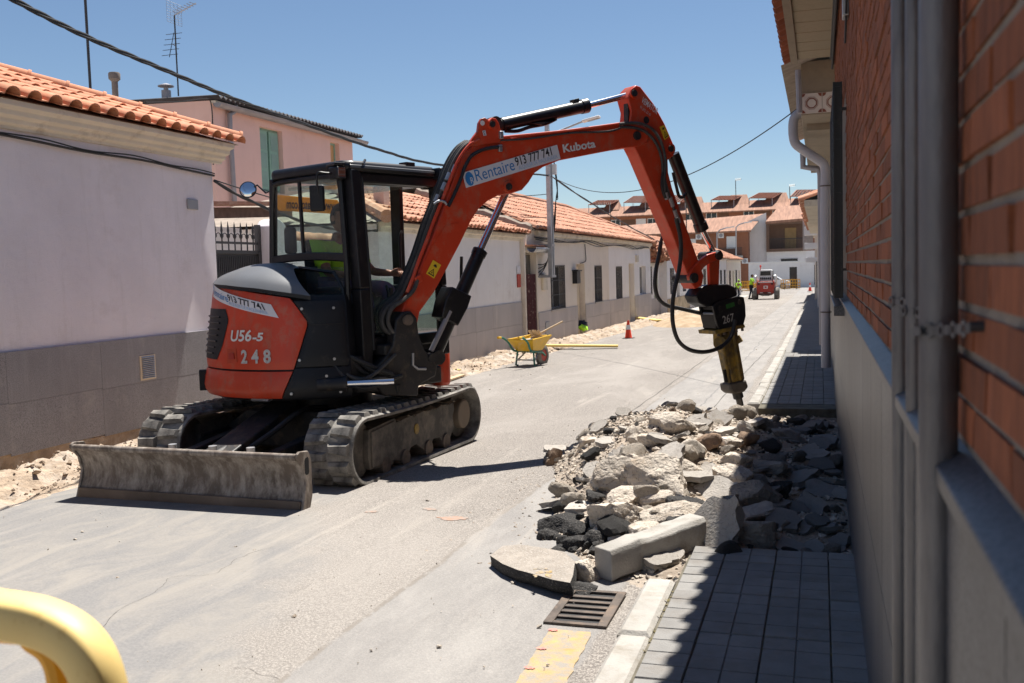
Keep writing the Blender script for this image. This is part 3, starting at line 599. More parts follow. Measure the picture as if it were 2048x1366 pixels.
# --- gate and garden wall between the houses
G = thing('gate', 'dark grey metal gate with spear points beside the white house', 'gate', (-7.25, 11.4, -.15))
X = -7.2
build('gate_panel', MB().box(X-.02, X, 10.76, 11.78, -.1, 1.86), m_gate, G, smooth=None)
for k in range(24): build('rib', MB().box(X, X+.014, 10.78+k*.042, 10.80+k*.042, -.05, 1.80), m_gate, G, smooth=None)
build('rail', MB().box(X-.02, X+.025, 10.76, 11.78, 1.83, 1.875), m_gate, G, smooth=None); build('rail', MB().box(X-.015, X+.015, 10.76, 11.78, 1.955, 1.985), m_gate, G, smooth=None)
build('post', MB().box(X-.03, X+.03, 11.78, 11.85, -.2, 2.22), m_gate, G, smooth=None)
for k in range(7):
    y = 10.83+k*.145; build('spear', MB().lathe([(.009, 1.875), (.009, 2.02), (.02, 2.04), (.024, 2.06), (.01, 2.09), (.016, 2.12), (.013, 2.16), (.002, 2.24)], (X, y, 0), n=6), m_iron, G)
for k in range(6):
    y = 10.90+k*.145; build('scroll', MB().tube(arc((X, y, 2.04), .05, 0, math.pi, 8, (0, 1, 0), (0, 0, 1)), .006, 5), m_iron, G)
GW = thing('garden_wall', 'whitewashed garden wall with clay coping behind the excavator cab', 'wall', (-7.1, 13.3, -.2))
pts = [(11.86, -.6), (15.2, -.6), (15.2, 2.02), (12.45, 2.02), (12.35, 2.12), (12.25, 2.24), (12.1, 2.31), (11.95, 2.28), (11.86, 2.2)]
build('wall', MB().prism([(-7.25, y, z) for y, z in pts], (.22, 0, 0)), m_stucco, GW, smooth=None, bevel=.015)
build('plinth', MB().box(-7.03, -7.005, 12.0, 15.2, -.5, .55), m_greystone, GW, smooth=None)
for k in range(8): build('coping_tile', MB().tube([(-7.14, 12.45+k*.345, 2.05), (-7.14, 12.80+k*.345, 2.045)], [.10, .115], 12), m_terra_old, GW)
SH = thing('lean_to', 'low lean-to roof of clay tile and boards behind the spear-point gate', 'shed', (-9, 12.5, 0))
a = atX(440, 412, -8.6); b_ = atX(540, 404, -8.6)
build('roof_edge', MB().bar(a-Vector((0, .6, 0)), b_+Vector((0, .5, 0)), .5, .05), m_terra_old, SH, smooth=None)
build('fascia', MB().bar(a+Vector((.1, -.6, -.14)), b_+Vector((.1, .5, -.14)), .04, .16), MAT('old_board', (.20, .13, .09), .9, var=.3, vs=8), SH, smooth=None)
build('back_wall', MB().box(-9.3, -9.2, 10.9, 14.6, -.3, 2.35), m_stucco_b, SH, smooth=None)

# --- pink two-storey house set back behind the yard
XP = -12.2
def P2(x, y): return atX(x, y, XP)
c0, c1_ = P2(425, 200).y, P2(705, 300).y; zt = P2(560, 232).z-.12
PK = thing('house', 'pink two-storey house with green shutters set back on the left', 'house', (XP, c0+2, -.3))
w1 = [P2(519, 252), P2(568, 350)]; w2 = [P2(660, 283), P2(680, 330)]
ya, yb = w1[0].y, w1[1].y; za, zb = w1[1].z-.45, w1[0].z+.0
holes = [(ya, yb, za, zb), (w2[0].y, w2[1].y, za, w2[0].z)]
build('wall', facade(XP, c0, c1_, -.8, zt, holes, .2, back=7), m_pink, PK, smooth=None)
sh = window(PK, XP, ya, yb, za, zb, .2, m_shutter, 0)
for k in range(2):
    y0, y1 = ya+.06+k*((yb-ya)/2-.02), (ya+yb)/2-.04+k*((yb-ya)/2-.02)
    sp_ = build('shutter', MB().box(XP-.13, XP-.09, y0, y1, za+.06, zb-.06), m_shutter, PK, smooth=None)
    for j in range(3):
        za2, zb2 = za+.13+j*(zb-za-.2)/3, za+.06+(j+1)*(zb-za-.2)/3
        build('shutter_panel', MB().box(XP-.09, XP-.082, y0+.06, y1-.06, za2, zb2), MAT('green_panel', (.22, .36, .31), .6, var=.1), sp_, smooth=None)
window(PK, XP, w2[0].y, w2[1].y, za, w2[0].z, .2, m_shutter, 0, gl=MAT('ochre_blind', (.52, .33, .16), .8, var=.1), cross=0)
e0, e1 = Vector((XP+.28, c0-.05, zt-.02)), Vector((XP+.28, c1_+.55, zt-.02))
gt = MB(); n = 8
for yv in (e0.y, e1.y): gt.v += [Vector((XP+.14+.1*math.cos(math.pi+math.pi*i/n), yv, zt-.0+.1*math.sin(math.pi+math.pi*i/n))) for i in range(n+1)]
gt.f = [(i, i+1, n+2+i, n+1+i) for i in range(n)]+[tuple(range(n+1)), tuple(range(n+1, 2*n+2))]
build('gutter', gt, m_zinc, PK)
build('eave_board', MB().box(XP-.02, XP+.10, c0-.05, c1_+.45, zt-.0, zt+.05), m_cornice, PK, smooth=None)
roofp = MB(); nw = int((c1_-c0+.5)/.177)
wv = lambda i: .035*math.cos(i*math.pi)
for (x, z) in ((XP+.22, zt+.12), (XP-3.5, zt+.22)): roofp.v += [Vector((x, c0-.1+i*.0885, z+wv(i))) for i in range(nw*2+1)]
roofp.f = [(i, i+1, nw*2+2+i, nw*2+1+i) for i in range(nw*2)]
ro = build('roof', roofp, MAT('dark_corrugated_sheet', (.06, .055, .06), .9, var=.3, vs=3), PK, smooth=80)
sm_ = ro.modifiers.new('solid', 'SOLIDIFY'); sm_.thickness = .03
gb = MB().add([(XP, c0-.01, zt-.02), (XP-3.5, c0-.01, zt-.02), (XP-3.5, c0-.01, zt+.2), (XP, c0-.01, zt+.1), (XP-7, c0-.01, zt-.02)], [(0, 1, 2, 3), (1, 4, 2)]); build('gable', gb, m_pink, PK, smooth=None)
dp = [P2(464, 205), P2(464, 222), P2(452, 230), P2(453, 260), P2(462, 405), P2(466, 470)]
build('downpipe', MB().tube([p+Vector((.09, 0, 0)) for p in dp], .055, 10), m_zinc, PK)
pc = [P2(x, y)+Vector((.02, 0, 0)) for x, y in [(425, 330), (424, 260), (420, 205), (405, 198), (360, 203), (290, 205)]]
props(build('wall_cable', MB().tube(smoothpath(pc, 5), .013, 5), m_cable), 'thin dark cable looping over the top corner of the pink house', 'cable')
q = P2(333, 198)+Vector((-1.5, .6, .0)); q = atX(333, 196, -13.5)
props(build('stove_pipe', MB().lathe([(.10, -.4), (.10, .16), (.05, .17), (.05, .23), (.17, .24), (.17, .26), (.03, .31)], q, n=18), m_zinc, loc=q), 'short stove pipe with flat round cowl on the pink house roof', 'chimney')
def antenna(base, h, label, grid=True, yagi=True, ax=(0, 1, 0)):
    t = thing('tv_antenna', label, 'antenna', base); b = Vector(base); ax = Vector(ax)
    build('mast', MB().tube([b, b+Vector((0, 0, h))], .016, 8), m_iron, t)
    if grid:
        g_ = MB(); c = b+Vector((0, 0, h))
        for k in range(9): z = -.18+k*.055; g_.tube([c+ax*-.26+Vector((0, 0, z)), c+ax*.26+Vector((0, 0, z))], .004, 4)
        for k in range(5): y_ = -.26+k*.13; g_.tube([c+ax*y_+Vector((0, 0, -.18)), c+ax*y_+Vector((0, 0, .26))], .004, 4)
        build('reflector', g_, m_steel, t); e_ = MB()
        for k in range(7): e_.bar(c+Vector((.05+.07*k, -.12, .05+.025*k)), c+Vector((.05+.07*k, .12, .05+.025*k)), .012, .012)
        e_.tube([c, c+Vector((.55, 0, .2))], .01, 6); build('dipole', e_, m_steel, t)
    if yagi:
        g_ = MB(); c = b+Vector((0, 0, h*.62)); g_.tube([c, c+Vector((.05, -.22, .0))], .008, 5)
        c = c+Vector((.05, -.22, -.05)); g_.tube([c+Vector((0, -.1, -.25)), c+Vector((0, .1, .3))], .008, 5)
        for k in range(5): g_.tube([c+Vector((0, -.08+.045*k, -.2+.12*k))+Vector((-.2, 0, 0)), c+Vector((0, -.08+.045*k, -.2+.12*k))+Vector((.2, 0, 0))], .006, 4)
        build('yagi', g_, m_iron, t)
    return t
ab = atX(357, 192, -13.2); at_ = atX(352, 32, -13.2)
antenna(ab, (at_-ab).length, 'tall television antenna with grid reflector on the pink house roof')

# --- plain white house, then the cream and white row with barred windows
H2 = thing('house', 'plain whitewashed house with grey plinth directly behind the excavator arm', 'house', (-6.85, 19, -.3))
build('wall', facade(-6.85, 14.9, 22.88, -.9, 2.34, [], back=5), m_stucco_b, H2, smooth=None)
plinth(H2, -6.85, 14.9, 22.88, lambda y: gz(y)+.02, .77, m_greystone, w=1.15, rows=2)
build('cornice', MB().prism([(-6.85+a, 14.9, z) for a, z in [(-.02, 2.22), (.04, 2.22), (.05, 2.28), (.12, 2.30), (.12, 2.37), (-.02, 2.37)]], (0, 8.1, 0)), m_cornice, H2, smooth=None)
sl2 = Vector((-1, 0, .34)).normalized()
t_old = roll_tile(.235, .44, .07, m_terra_old, lift=.035, th=.014)
lay_roof(H2, (-6.58, 14.7, 2.375), (0, 1, 0), sl2, 35, 8, .235, .37, t_old, m_terra_old, lambda p: p.y > 14.8+(-6.58-p.x)*1.25, 300, .012, seed=5)
build('roof_deck', MB().add([(-6.62, 14.7, 2.36), (-6.62, 22.9, 2.36), (-9.4, 22.9, 3.30), (-9.4, 18.3, 3.30), (-12, 22.9, 2.4), (-12, 14.7, 2.4)], [(0, 1, 2, 3), (3, 2, 4, 5), (0, 3, 5)]), m_mortar_roof, H2, smooth=None)
build('ridge', MB().tube([(-6.6, 14.7, 2.44), (-9.4, 18.3, 3.33), (-9.4, 22.9, 3.33)], .11, 10), m_terra_old, H2)
vg = smoothpath([(-6.6, 22.98, 2.48), (-7.6, 23.0, 2.83), (-8.5, 23.02, 3.14), (-9.5, 23.0, 3.52)], 6)
build('mortar_verge', MB().tube(vg, [.13+.03*math.sin(i*2.1) for i in range(len(vg))], 9), m_mortar_roof, H2)
build('roof_vent', MB().box(-7.7, -7.5, 16.6, 16.85, 2.6, 3.1), m_pink, H2, smooth=None)

XR = -6.75
H3 = thing('house', 'low cream house with barred window and mailbox, clay roof, left side of the street', 'house', (XR, 28, -.4))
h3 = [(23.0, 23.95, -.42, 1.95), (25.28, 26.8, .46, 1.63), (28.2, 29.25, -.5, 1.66), (30.62, 31.68, .46, 1.61)]
build('wall', facade(XR, 22.9, 32.85, -1.0, 2.5, h3, .22, back=6), m_cream, H3, smooth=None)
plinth(H3, XR, 24.0, 32.85, lambda y: gz(y)+.03, .45, m_greystone, w=1.3, rows=2, skip=[(28.2, 29.25)])
window(H3, XR, 25.28, 26.8, .46, 1.63, .22, bars=17); window(H3, XR, 30.62, 31.68, .46, 1.61, .22, bars=11)
build('door', MB().box(XR-.21, XR-.16, 28.25, 29.2, -.45, 1.6), m_door_cream, H3, smooth=None)
build('door', MB().box(XR-.20, XR-.15, 23.05, 23.9, -.4, 1.3), m_door_brown, H3, smooth=None)
build('transom', MB().box(XR-.15, XR-.13, 23.1, 23.85, 1.42, 1.9), m_win_dark, H3, smooth=None)
build('window_sill', MB().box(XR-.05, XR+.05, 25.2, 26.9, .42, .46), m_concrete, H3, smooth=None); build('window_sill', MB().box(XR-.05, XR+.05, 30.55, 31.75, .42, .46), m_concrete, H3, smooth=None)
build('cornice', MB().prism([(XR+a, 23.9, z) for a, z in [(-.02, 2.28), (.03, 2.28), (.04, 2.36), (.10, 2.40), (.10, 2.50), (-.02, 2.50)]], (0, 17.5, 0)), m_cornice, H3, smooth=None)
cu = MB(); nf = 46
cu.grid(nf, 5, lambda u, v: (XR-.03+.035*math.sin(u*38)+.012*math.sin(u*90), 23.08+u*.8, -.40+v*1.82))
props(build('door_curtain', cu, m_curtain, loc=(XR, 23.5, .4), smooth=70), 'maroon patterned curtain hanging in the narrow doorway by the utility pole', 'curtain')
build('electric_meter', MB().box(XR, XR+.06, 24.35, 24.78, 1.0, 1.42), m_cornice, H3, bevel=.01)
build('gas_box', MB().box(XR+.02, XR+.045, 24.55, 24.9, -.22, .18), m_grey_plastic, H3, bevel=.006)
mbx = thing('mailbox', 'black metal mailbox on the cream wall between window and doorway', 'mailbox', (XR+.1, 27.95, 1.3))
build('body', MB().prism([(XR, y, z) for y, z in [(27.7, 1.10), (28.12, 1.10), (28.12, 1.44), (27.91, 1.5), (27.7, 1.44)]], (.14, 0, 0)), m_black, mbx, smooth=None)
build('lid', MB().box(XR, XR+.18, 27.66, 28.16, 1.45, 1.49), m_black, mbx, smooth=None)
rs = thing('wall_sign', 'small white and red notice plates beside the maroon curtain', 'sign', (XR+.02, 22.8, 1.4))
build('plate', MB().box(-6.84, -6.825, 22.55, 22.82, 1.45, 1.62), m_sticker, rs, smooth=None); build('plate', MB().box(-6.84, -6.825, 22.55, 22.82, 1.12, 1.43), m_red_machine, rs, smooth=None)
H3b = thing('house', 'low white house with two barred windows past the cream house', 'house', (XR, 37, -.5))
h3b = [(34.05, 35.13, .40, 1.57), (36.5, 37.6, -.6, 1.67), (38.8, 40.28, .43, 1.57)]
build('wall', facade(XR, 32.86, 41.45, -1.2, 2.5, h3b, .22, back=6), m_stucco_b, H3b, smooth=None)
plinth(H3b, XR, 32.87, 41.45, lambda y: gz(y)+.03, .44, m_greystone, w=1.35, rows=2, skip=[(36.5, 37.6)])
window(H3b, XR, 34.05, 35.13, .40, 1.57, .22, bars=10); window(H3b, XR, 38.8, 40.28, .43, 1.57, .22, bars=0)
build('door', MB().box(XR-.21, XR-.16, 36.55, 37.55, -.55, 1.62), m_door_cream, H3b, smooth=None)
build('junction_box', MB().box(XR, XR+.07, 37.9, 38.3, 1.72, 1.98), m_cornice, H3b, smooth=None)
t3 = roll_tile(.235, .5, .065, m_terra_old, lift=.03, n=5)
hipk = lambda p: p.y < 41.2-(XR-p.x)*.9
lay_roof(H3, (XR+.22, 23.35, 2.5), (0, 1, 0), Vector((-1, 0, .47)).normalized(), 77, 7, .235, .46, t3, m_terra_old, hipk, 300, .010, seed=8)
build('roof_deck', MB().add([(XR+.18, 23.3, 2.48), (XR+.18, 41.5, 2.48), (XR-2.9, 38.6, 3.92), (XR-2.9, 23.3, 3.92), (XR-6, 41.5, 2.48), (XR-6, 23.3, 2.5)], [(0, 1, 2, 3), (1, 4, 2), (3, 2, 4, 5)]), m_mortar_roof, H3, smooth=None)
build('ridge', MB().tube([(XR-2.95, 23.2, 3.98), (XR-2.9, 38.6, 3.98), (XR+.2, 41.6, 2.52)], .13, 9), m_terra_old, H3)
ut = MB(); n = 10                                       # short half-round gutter over the curtained doorway
for yv in (23.0, 24.75): ut.v += [Vector((XR+.16+.11*math.cos(math.pi*i/n), yv, 2.06-.11*math.sin(math.pi*i/n))) for i in range(n+1)]
ut.f = [(i, i+1, n+2+i, n+1+i) for i in range(n)]; gu = build('gutter', ut, m_steel, H3); gu.modifiers.new('s', 'SOLIDIFY').thickness = .01
for k in range(5): build('gutter_strap', MB().tube(arc((XR+.16, 23.1+k*.4, 2.06), .118, math.pi, 2*math.pi, 8, (1, 0, 0), (0, 0, 1)), .008, 5), m_zinc, gu)
build('canopy', MB().box(XR, XR+.2, 23.0, 24.6, 2.09, 2.13), m_terra_old, H3, smooth=None)
wc = MB()
for s_ in range(3): wc.tube(smoothpath([(XR+.06+.02*s_, y, 2.30-.02*s_+.07*math.sin(y*1.1+s_)*(.3+.7*math.sin(y*.37)**2)) for y in [23.6+k*.9 for k in range(20)]], 4), .012, 5)
wc.tube(smoothpath([(XR+.04, 29.2, 2.25), (XR+.04, 29.25, 2.0), (XR+.03, 29.3, 1.75), (XR+.03, 28.6, 1.68)], 5), .014, 5)
props(build('wall_cable', wc, m_cable), 'tangle of grey cables sagging along the cornice of the cream row', 'cable')

def small_house(y0, y1, X, ze, wm, label, openings, rz=1.1, rmat=None, dark=False):
    h = thing('house', label, 'house', (X, (y0+y1)/2, gz((y0+y1)/2))); g0 = gz(y1)
    hs = [(a, b_, g0-.3 if k == 'd' else g0+.95, g0+(2.1 if k == 'd' else 2.15)) for a, b_, k, *_ in openings]
    build('wall', facade(X, y0, y1-.01, g0-.6, ze, hs, .2, back=5), wm, h, smooth=None)
    for (a, b_, k, *mm), q in zip(openings, hs):
        if k == 'd': build('door', MB().box(X-.19, X-.14, a+.04, b_-.04, q[2], q[3]-.04), mm[0] if mm else m_door_cream, h, smooth=None)
        else: window(h, X, a, b_, q[2], q[3], .2, bars=6, fmat=mm[0] if mm else None)
    e = .2; wn = int((y1-y0)/.23)
    lay_roof(h, (X+e, y0, ze-.02), (0, 1, 0), Vector((-1, 0, .42)).normalized(), wn, 7, .235, .46, t3, rmat or m_terra_old, None, 0, .03, seed=int(y0))
    build('roof_deck', MB().add([(X+e-.05, y0, ze-.03), (X+e-.05, y1, ze-.03), (X-2.7, y1, ze+1.13), (X-2.7, y0, ze+1.13), (X-5.5, y1, ze), (X-5.5, y0, ze)], [(0, 1, 2, 3), (3, 2, 4, 5), (0, 3, 5), (1, 4, 2)]), m_mortar_roof, h, smooth=None)
    build('cornice', MB().box(X-.02, X+.10, y0, y1, ze-.14, ze-.03), m_cornice, h, smooth=None)
    build('plinth', MB().box(X, X+.02, y0, y1, g0-.3, g0+.75), m_greystone if not dark else MAT('peeling_plaster', (.42, .33, .22), .95, var=.35, vs=2.5), h, smooth=None)
    return h
m_greendoor = MAT('green_door', (.20, .36, .10), .6, var=.1)
small_house(41.5, 45.2, -6.95, 1.72, m_stucco_b, 'small recessed house with a green door past the white row', [(42.0, 43.0, 'w'), (43.6, 44.7, 'd', m_greendoor)])
small_house(45.2, 53, -6.62, 2.12, m_stucco_b, 'whitewashed house with brown doors and peeling plinth farther down the left side', [(46.2, 47.4, 'w', m_door_brown), (48.4, 49.4, 'd', m_door_cream), (50.6, 51.8, 'w', m_door_brown)], dark=True)
small_house(53, 62, -6.58, 2.02, m_cream, 'cream house half hidden by the arm, with a dark door and windows', [(54, 55.2, 'w'), (57, 58, 'd', m_door_brown), (59.6, 60.8, 'w')])
small_house(62, 74, -6.5, 2.0, m_stucco_b, 'long white house beyond the breaker hoses on the left side', [(63.5, 64.8, 'w'), (66.5, 67.6, 'd', m_door_cream), (69, 70.2, 'w'), (71.8, 73, 'w')])
small_house(74, 87, -6.45, 1.95, m_cream, 'last cream house of the left row, at the end of the street', [(75.5, 76.8, 'w', m_door_brown), (78.6, 79.7, 'd', m_door_brown), (81.4, 82.6, 'w', m_door_brown), (84.5, 85.7, 'd', m_door_brown)])
tp = MB()
for k in range(40):
    y = 41.6+k*.09; e_ = Matrix.Rotation(rnd.uniform(-1, 1), 3, 'Z') @ Matrix.Rotation(rnd.uniform(-.7, .7), 3, 'X'); tp.add([e_ @ (v-Vector((.1, .2, 0)))+Vector((-6.7+rnd.uniform(-.2, .1), y, 2.0+rnd.uniform(0, .35)-(k*.006))) for v in t_old.v], t_old.f)
props(build('loose_tiles', tp, m_terra_old), 'heap of loose clay tiles on the broken eave past the white row', 'tiles', kind='stuff')
# ---------------------------------------------------------------- right-hand side: the brick house beside the camera
XW = .17
BH = thing('house', 'orange brick house with polished granite plinth close on the right', 'house', (XW, 5, 0))
build('wall', MB().box(XW+.0055, XW+4, -2, 12.0, -.3, 4.25), m_mortar, BH, smooth=None)
BL_, BJ, CH = .238, .0125, .0575
bme = []
for s_ in range(4):
    q = random.Random(40+s_); mb = MB(); L_, h_ = BL_/2, (CH-BJ)/2
    vs = [(-.028 if x else .006+q.uniform(-.0015, .0015), y*L_+q.uniform(-.002, .002), z*h_+q.uniform(-.0012, .0012)) for z in (-1, 1) for y in (-1, 1) for x in (0, 1)]
    mb.add(vs, [(0, 2, 3, 1), (4, 5, 7, 6), (0, 1, 5, 4), (2, 6, 7, 3), (0, 4, 6, 2), (1, 3, 7, 5)]); mb.xf(lambda v: Vector((-v.x+.006, v.y, v.z)))
    bme.append((mesh_of('brick', mb, m_brick, None), mb))
win = (7.05, 8.9, 1.25, 2.62); cand = []; rest = MB(); rb_ = random.Random(9)
for c in range(50):
    z = 1.262+.035+c*CH
    for k in range(58):
        y = -1.6+k*(BL_+BJ)+(.5*(BL_+BJ) if c % 2 else 0)
        if y > 11.85 or (win[0] < y < win[1] and win[2] < z < win[3]): continue
        p = Vector((XW, y, z)); d = p-CAM; dz = d.dot(Fw); sx, sy = (d.dot(Rt)/dz*_f+1024, 683-d.dot(Up)/dz*_f) if dz > .1 else (9e9, 0)
        seen = sx < 2200 and -60 < sy < 1450
        cand.append((0 if seen else 1, dz if dz > 0 else 99, p))
cand.sort(key=lambda t: t[:2])
for i, (s_, dd, p) in enumerate(cand):
    me, mb = bme[rb_.randrange(4)]; M_ = Matrix.Translation(p+Vector((rb_.uniform(-.003, .003), rb_.uniform(-.002, .002), 0)))
    if i < 300: inst('brick', me, BH, M_)
    else: rest.add([M_ @ v for v in mb.v], mb.f)
props(build('brickwork', rest, m_brick, BH, None, recalc=False), kind='stuff')
# plinth slabs, cap and window
plinth(BH, XW, -1.5, 12.0, lambda y: gz(y)+.07, 1.215, m_polished, w=.605, rows=2, proud=.012, gap=.005)
build('plinth_cap', MB().prism([(XW+.02, -1.8, 1.218), (XW-.034, -1.8, 1.218), (XW-.034, -1.8, 1.242), (XW+.02, -1.8, 1.268)], (0, 13.8, 0)), m_polished, BH, smooth=None, bevel=.003)
W1 = build('window', MB().box(XW+.06, XW+.10, 7.05, 8.9, 1.25, 2.62), m_white_paint, BH, smooth=None)
build('pane', MB().box(XW+.05, XW+.058, 7.1, 8.85, 1.3, 2.57), m_win_dark, W1, smooth=None)
build('window_sill', MB().box(XW-.085, XW+.05, 6.9, 9.05, 1.145, 1.215), m_polished, BH, smooth=None, bevel=.006)
gr = MB()
for y in (7.0, 8.95): gr.box(.088, .104, y-.02, y+.02, 1.26, 2.68); gr.box(.135, .147, y-.02, y+.02, 1.26, 2.68)
for k in range(13): gr.tube([(.096, 7.1+k*.148, 1.26), (.096, 7.1+k*.148, 2.68)], .008, 6)
for z in (1.28, 1.62, 1.97, 2.32, 2.66): gr.box(.092, .100, 7.0, 8.95, z-.016, z+.016); gr.box(.10, .145, 6.985, 7.015, z-.012, z+.012)
for z in (1.45, 2.5): gr.box(.14, .19, 6.95, 6.99, z-.008, z+.008)
gr.box(.100, .140, 6.99, 7.0, 1.26, 2.68)
build('window_grille', gr, m_black, BH, smooth=None)
# conduits on the wall
def conduit(y, r, label):
    x = XW-r-.004
    t = thing('conduit', label, 'pipe', (x, y, 0)); build('pipe', MB().tube([(x, y, gz(y)+.04), (x, y, 1.3), (x, y, 4.0)], r, 24), m_conduit, t)
    return x
conduit(1.36, .0235, 'thickest grey metal conduit on the brick wall, nearest the camera')
conduit(1.80, .0145, 'thin grey conduit between two thicker ones on the brick wall')
conduit(2.05, .0175, 'pale grey conduit on the brick wall, farthest of the three from the camera')
# perforated strap holding the conduits
sp = MB(); path = [(XW-.008, 1.20, 1.425), (XW-.014, 1.235, 1.42), (XW-.034, 1.325, 1.412), (XW-.0535, 1.345, 1.410), (XW-.054, 1.375, 1.407), (XW-.040, 1.392, 1.405), (XW-.012, 1.45, 1.40), (XW-.010, 1.60, 1.405), (XW-.012, 1.76, 1.412), (XW-.034, 1.795, 1.415), (XW-.033, 1.82, 1.415), (XW-.012, 1.88, 1.418), (XW-.012, 1.98, 1.42), (XW-.040, 2.04, 1.422), (XW-.038, 2.065, 1.422), (XW-.01, 2.12, 1.424)]
path = [Vector(p) for p in smoothpath(path, 5)]; acc = 0; pts = [path[0]]
for a, b_ in zip(path, path[1:]):
    acc += (b_-a).length
    if acc > .0125: pts.append(b_); acc = 0
for i in range(1, len(pts)-1):
    t_ = (pts[i+1]-pts[i-1]).normalized(); up = Vector((0, 0, 1)); up = (up-t_*up.dot(t_)).normalized(); nr = t_.cross(up)
    if i % 2 == 0:
        n = 12; vs = []
        for r in (.0102, .0052):
            for d in (-.0007, .0007): vs += [pts[i]+t_*r*math.cos(2*math.pi*k/n)+up*r*math.sin(2*math.pi*k/n)+nr*d for k in range(n)]
        F = []
        for k in range(n):
            k2 = (k+1) % n; F += [(k, k2, n+k2, n+k), (2*n+k2, 2*n+k, 3*n+k, 3*n+k2), (k, 2*n+k, 2*n+k2, k2), (n+k, n+k2, 3*n+k2, 3*n+k)]
        sp.add(vs, F)
    else: sp.obox(pts[i], t_*.0075, up*.0058, nr*.0006)
S1 = thing('pipe_strap', 'perforated galvanised strap tying the three conduits to the brick wall', 'strap', (XW-.02, 1.4, 1.41))
build('band', sp, m_strap, S1, smooth=None)
build('anchor', MB().cyl((XW-.012, 1.205, 1.424), (XW+.01, 1.205, 1.424), .006), m_iron, S1)
build('anchor', MB().cyl((XW-.012, 1.5, 1.40), (XW+.01, 1.5, 1.40), .006), m_iron, S1)
# eaves: ceramic soffit boards, tile edge
ZS = 3.78
y = -1.2; k = 0
while y < 11.6:
    build('soffit_board', MB().obox(((XW-.30)/2+.03, y+.225, ZS+.02), (.255, 0, 0), (0, .214, 0), (0, 0, .02)), m_soffit, BH, smooth=None, bevel=.008, seg=1); y += .45
build('eave_beam', MB().box(-.30, -.225, -1.3, 11.95, ZS-.025, ZS+.10), m_shade_concrete, BH, smooth=None)
build('eave_slab', MB().box(-.31, XW+.05, -1.3, 11.97, ZS+.045, ZS+.14), m_mortar_roof, BH, smooth=None)
t_r = roll_tile(.235, .46, .075, m_terra_dark, lift=.03)
lay_roof(BH, (-.405, -1.2, ZS+.07), (0, 1, 0), Vector((1, 0, .38)).normalized(), 56, 3, .235, .37, t_r.xf(lambda v: Vector((v.x, v.y, v.z))), m_terra_dark, None, 200, .006, seed=12)
build('roof_deck', MB().add([(-.36, -1.3, ZS+.15), (-.36, 12.0, ZS+.15), (4, 12.0, ZS+1.7), (4, -1.3, ZS+1.7)], [(0, 1, 2, 3)]), m_mortar_roof, BH, smooth=None)
cb = MB()
for s_ in range(5): cb.tube(smoothpath([(XW-.02-.012*(s_ % 3), y, ZS-.05-.035*s_+.02*math.sin(y*1.7+s_)) for y in [-1, 1, 2.5, 4, 5.5, 7, 8.5, 10, 11.4]], 4), .011, 6)
cb.tube(smoothpath([(XW-.02, 6.0, ZS-.1), (XW-.012, 6.1, 3.2), (XW-.015, 6.2, 2.95), (XW-.012, 6.6, 2.85)], 5), .007, 5)
props(build('wall_cable', cb, m_cable), 'bundle of dark cables running under the eaves of the brick house', 'cable')
bo = thing('cable_clip_box', 'small grey junction box hanging on the brick wall above the window', 'box', (XW-.02, 6.3, 3.0)); build('body', MB().box(XW-.035, XW+.0, 6.22, 6.36, 2.93, 3.05), m_grey_plastic, bo, smooth=None, bevel=.005)

# --- the next house on the right, with a projecting box eave and downpipes
NH = thing('house', 'narrow house with concrete box eave and patterned tiles beyond the brick house', 'house', (XW, 16, -.2))
build('wall', MB().box(XW+.02, XW+4, 12.0, 20.0, -.6, 3.9), m_cornice, NH, smooth=None)
build('plinth', MB().box(XW, XW+.03, 12.02, 19.98, gz(20), .9), m_polished, NH, smooth=None)
build('box_eave', MB().box(-.205, XW+.02, 12.6, 19.8, 3.265, 3.9), m_shade_concrete, NH, smooth=None, bevel=.01)
build('box_eave_step', MB().box(-.15, XW+.02, 13.4, 19.7, 3.18, 3.265), m_shade_concrete, NH, smooth=None)
build('roof_deck', MB().add([(-.42, 12.2, 3.8), (-.42, 19.9, 3.8), (4, 19.9, 5.2), (4, 12.2, 5.2)], [(0, 1, 2, 3)]), m_mortar_roof, NH, smooth=None)
for k, x in enumerate((-.20, .04)):
    tl = build('glazed_tile', MB().box(x, x+.235, 12.575, 12.598, 3.28, 3.515), m_ceiltile, NH, smooth=None); cx, cz = x+.117, 3.3975
    def ring(r0, r1, n, ph, yy): 
        mb = MB(); vs = [(cx+r*math.cos(ph+2*math.pi*i/n), yy, cz+r*math.sin(ph+2*math.pi*i/n)) for r in (r0, r1) for i in range(n)]
        return mb.add(vs, [(i, (i+1) % n, n+(i+1) % n, n+i) for i in range(n)])
    m_tilebrown = MAT('brown_glaze', (.22, .07, .045), .35, var=.1)
    build('glaze_ring', ring(.052, .066, 8, math.pi/8, 12.572), m_tilebrown, tl, None); build('glaze_ring', ring(.074, .079, 8, math.pi/8, 12.572), m_tilebrown, tl, None)
    for (sx_, sz_) in ((-1, -1), (1, -1), (-1, 1), (1, 1)):
        build('glaze_corner', MB().add([(cx+sx_*a, 12.572, cz+sz_*b_) for a, b_ in ((.114, .114), (.07, .114), (.085, .085), (.114, .07))], [(0, 1, 2, 3)]), m_tilebrown, tl, None)
dpp = [atX(1612, 222, 0)]
Yp = 14.0
def PY(x, y, Y=Yp): return on_plane(x, y, (0, Y, 0), (0, 1, 0))
pth = [PY(1622, 222), PY(1600, 226), PY(1588, 238), PY(1586, 262), PY(1590, 285), PY(1604, 298), PY(1640, 322), PY(1649, 332), PY(1651, 345), PY(1650, 420), PY(1652, 735)]
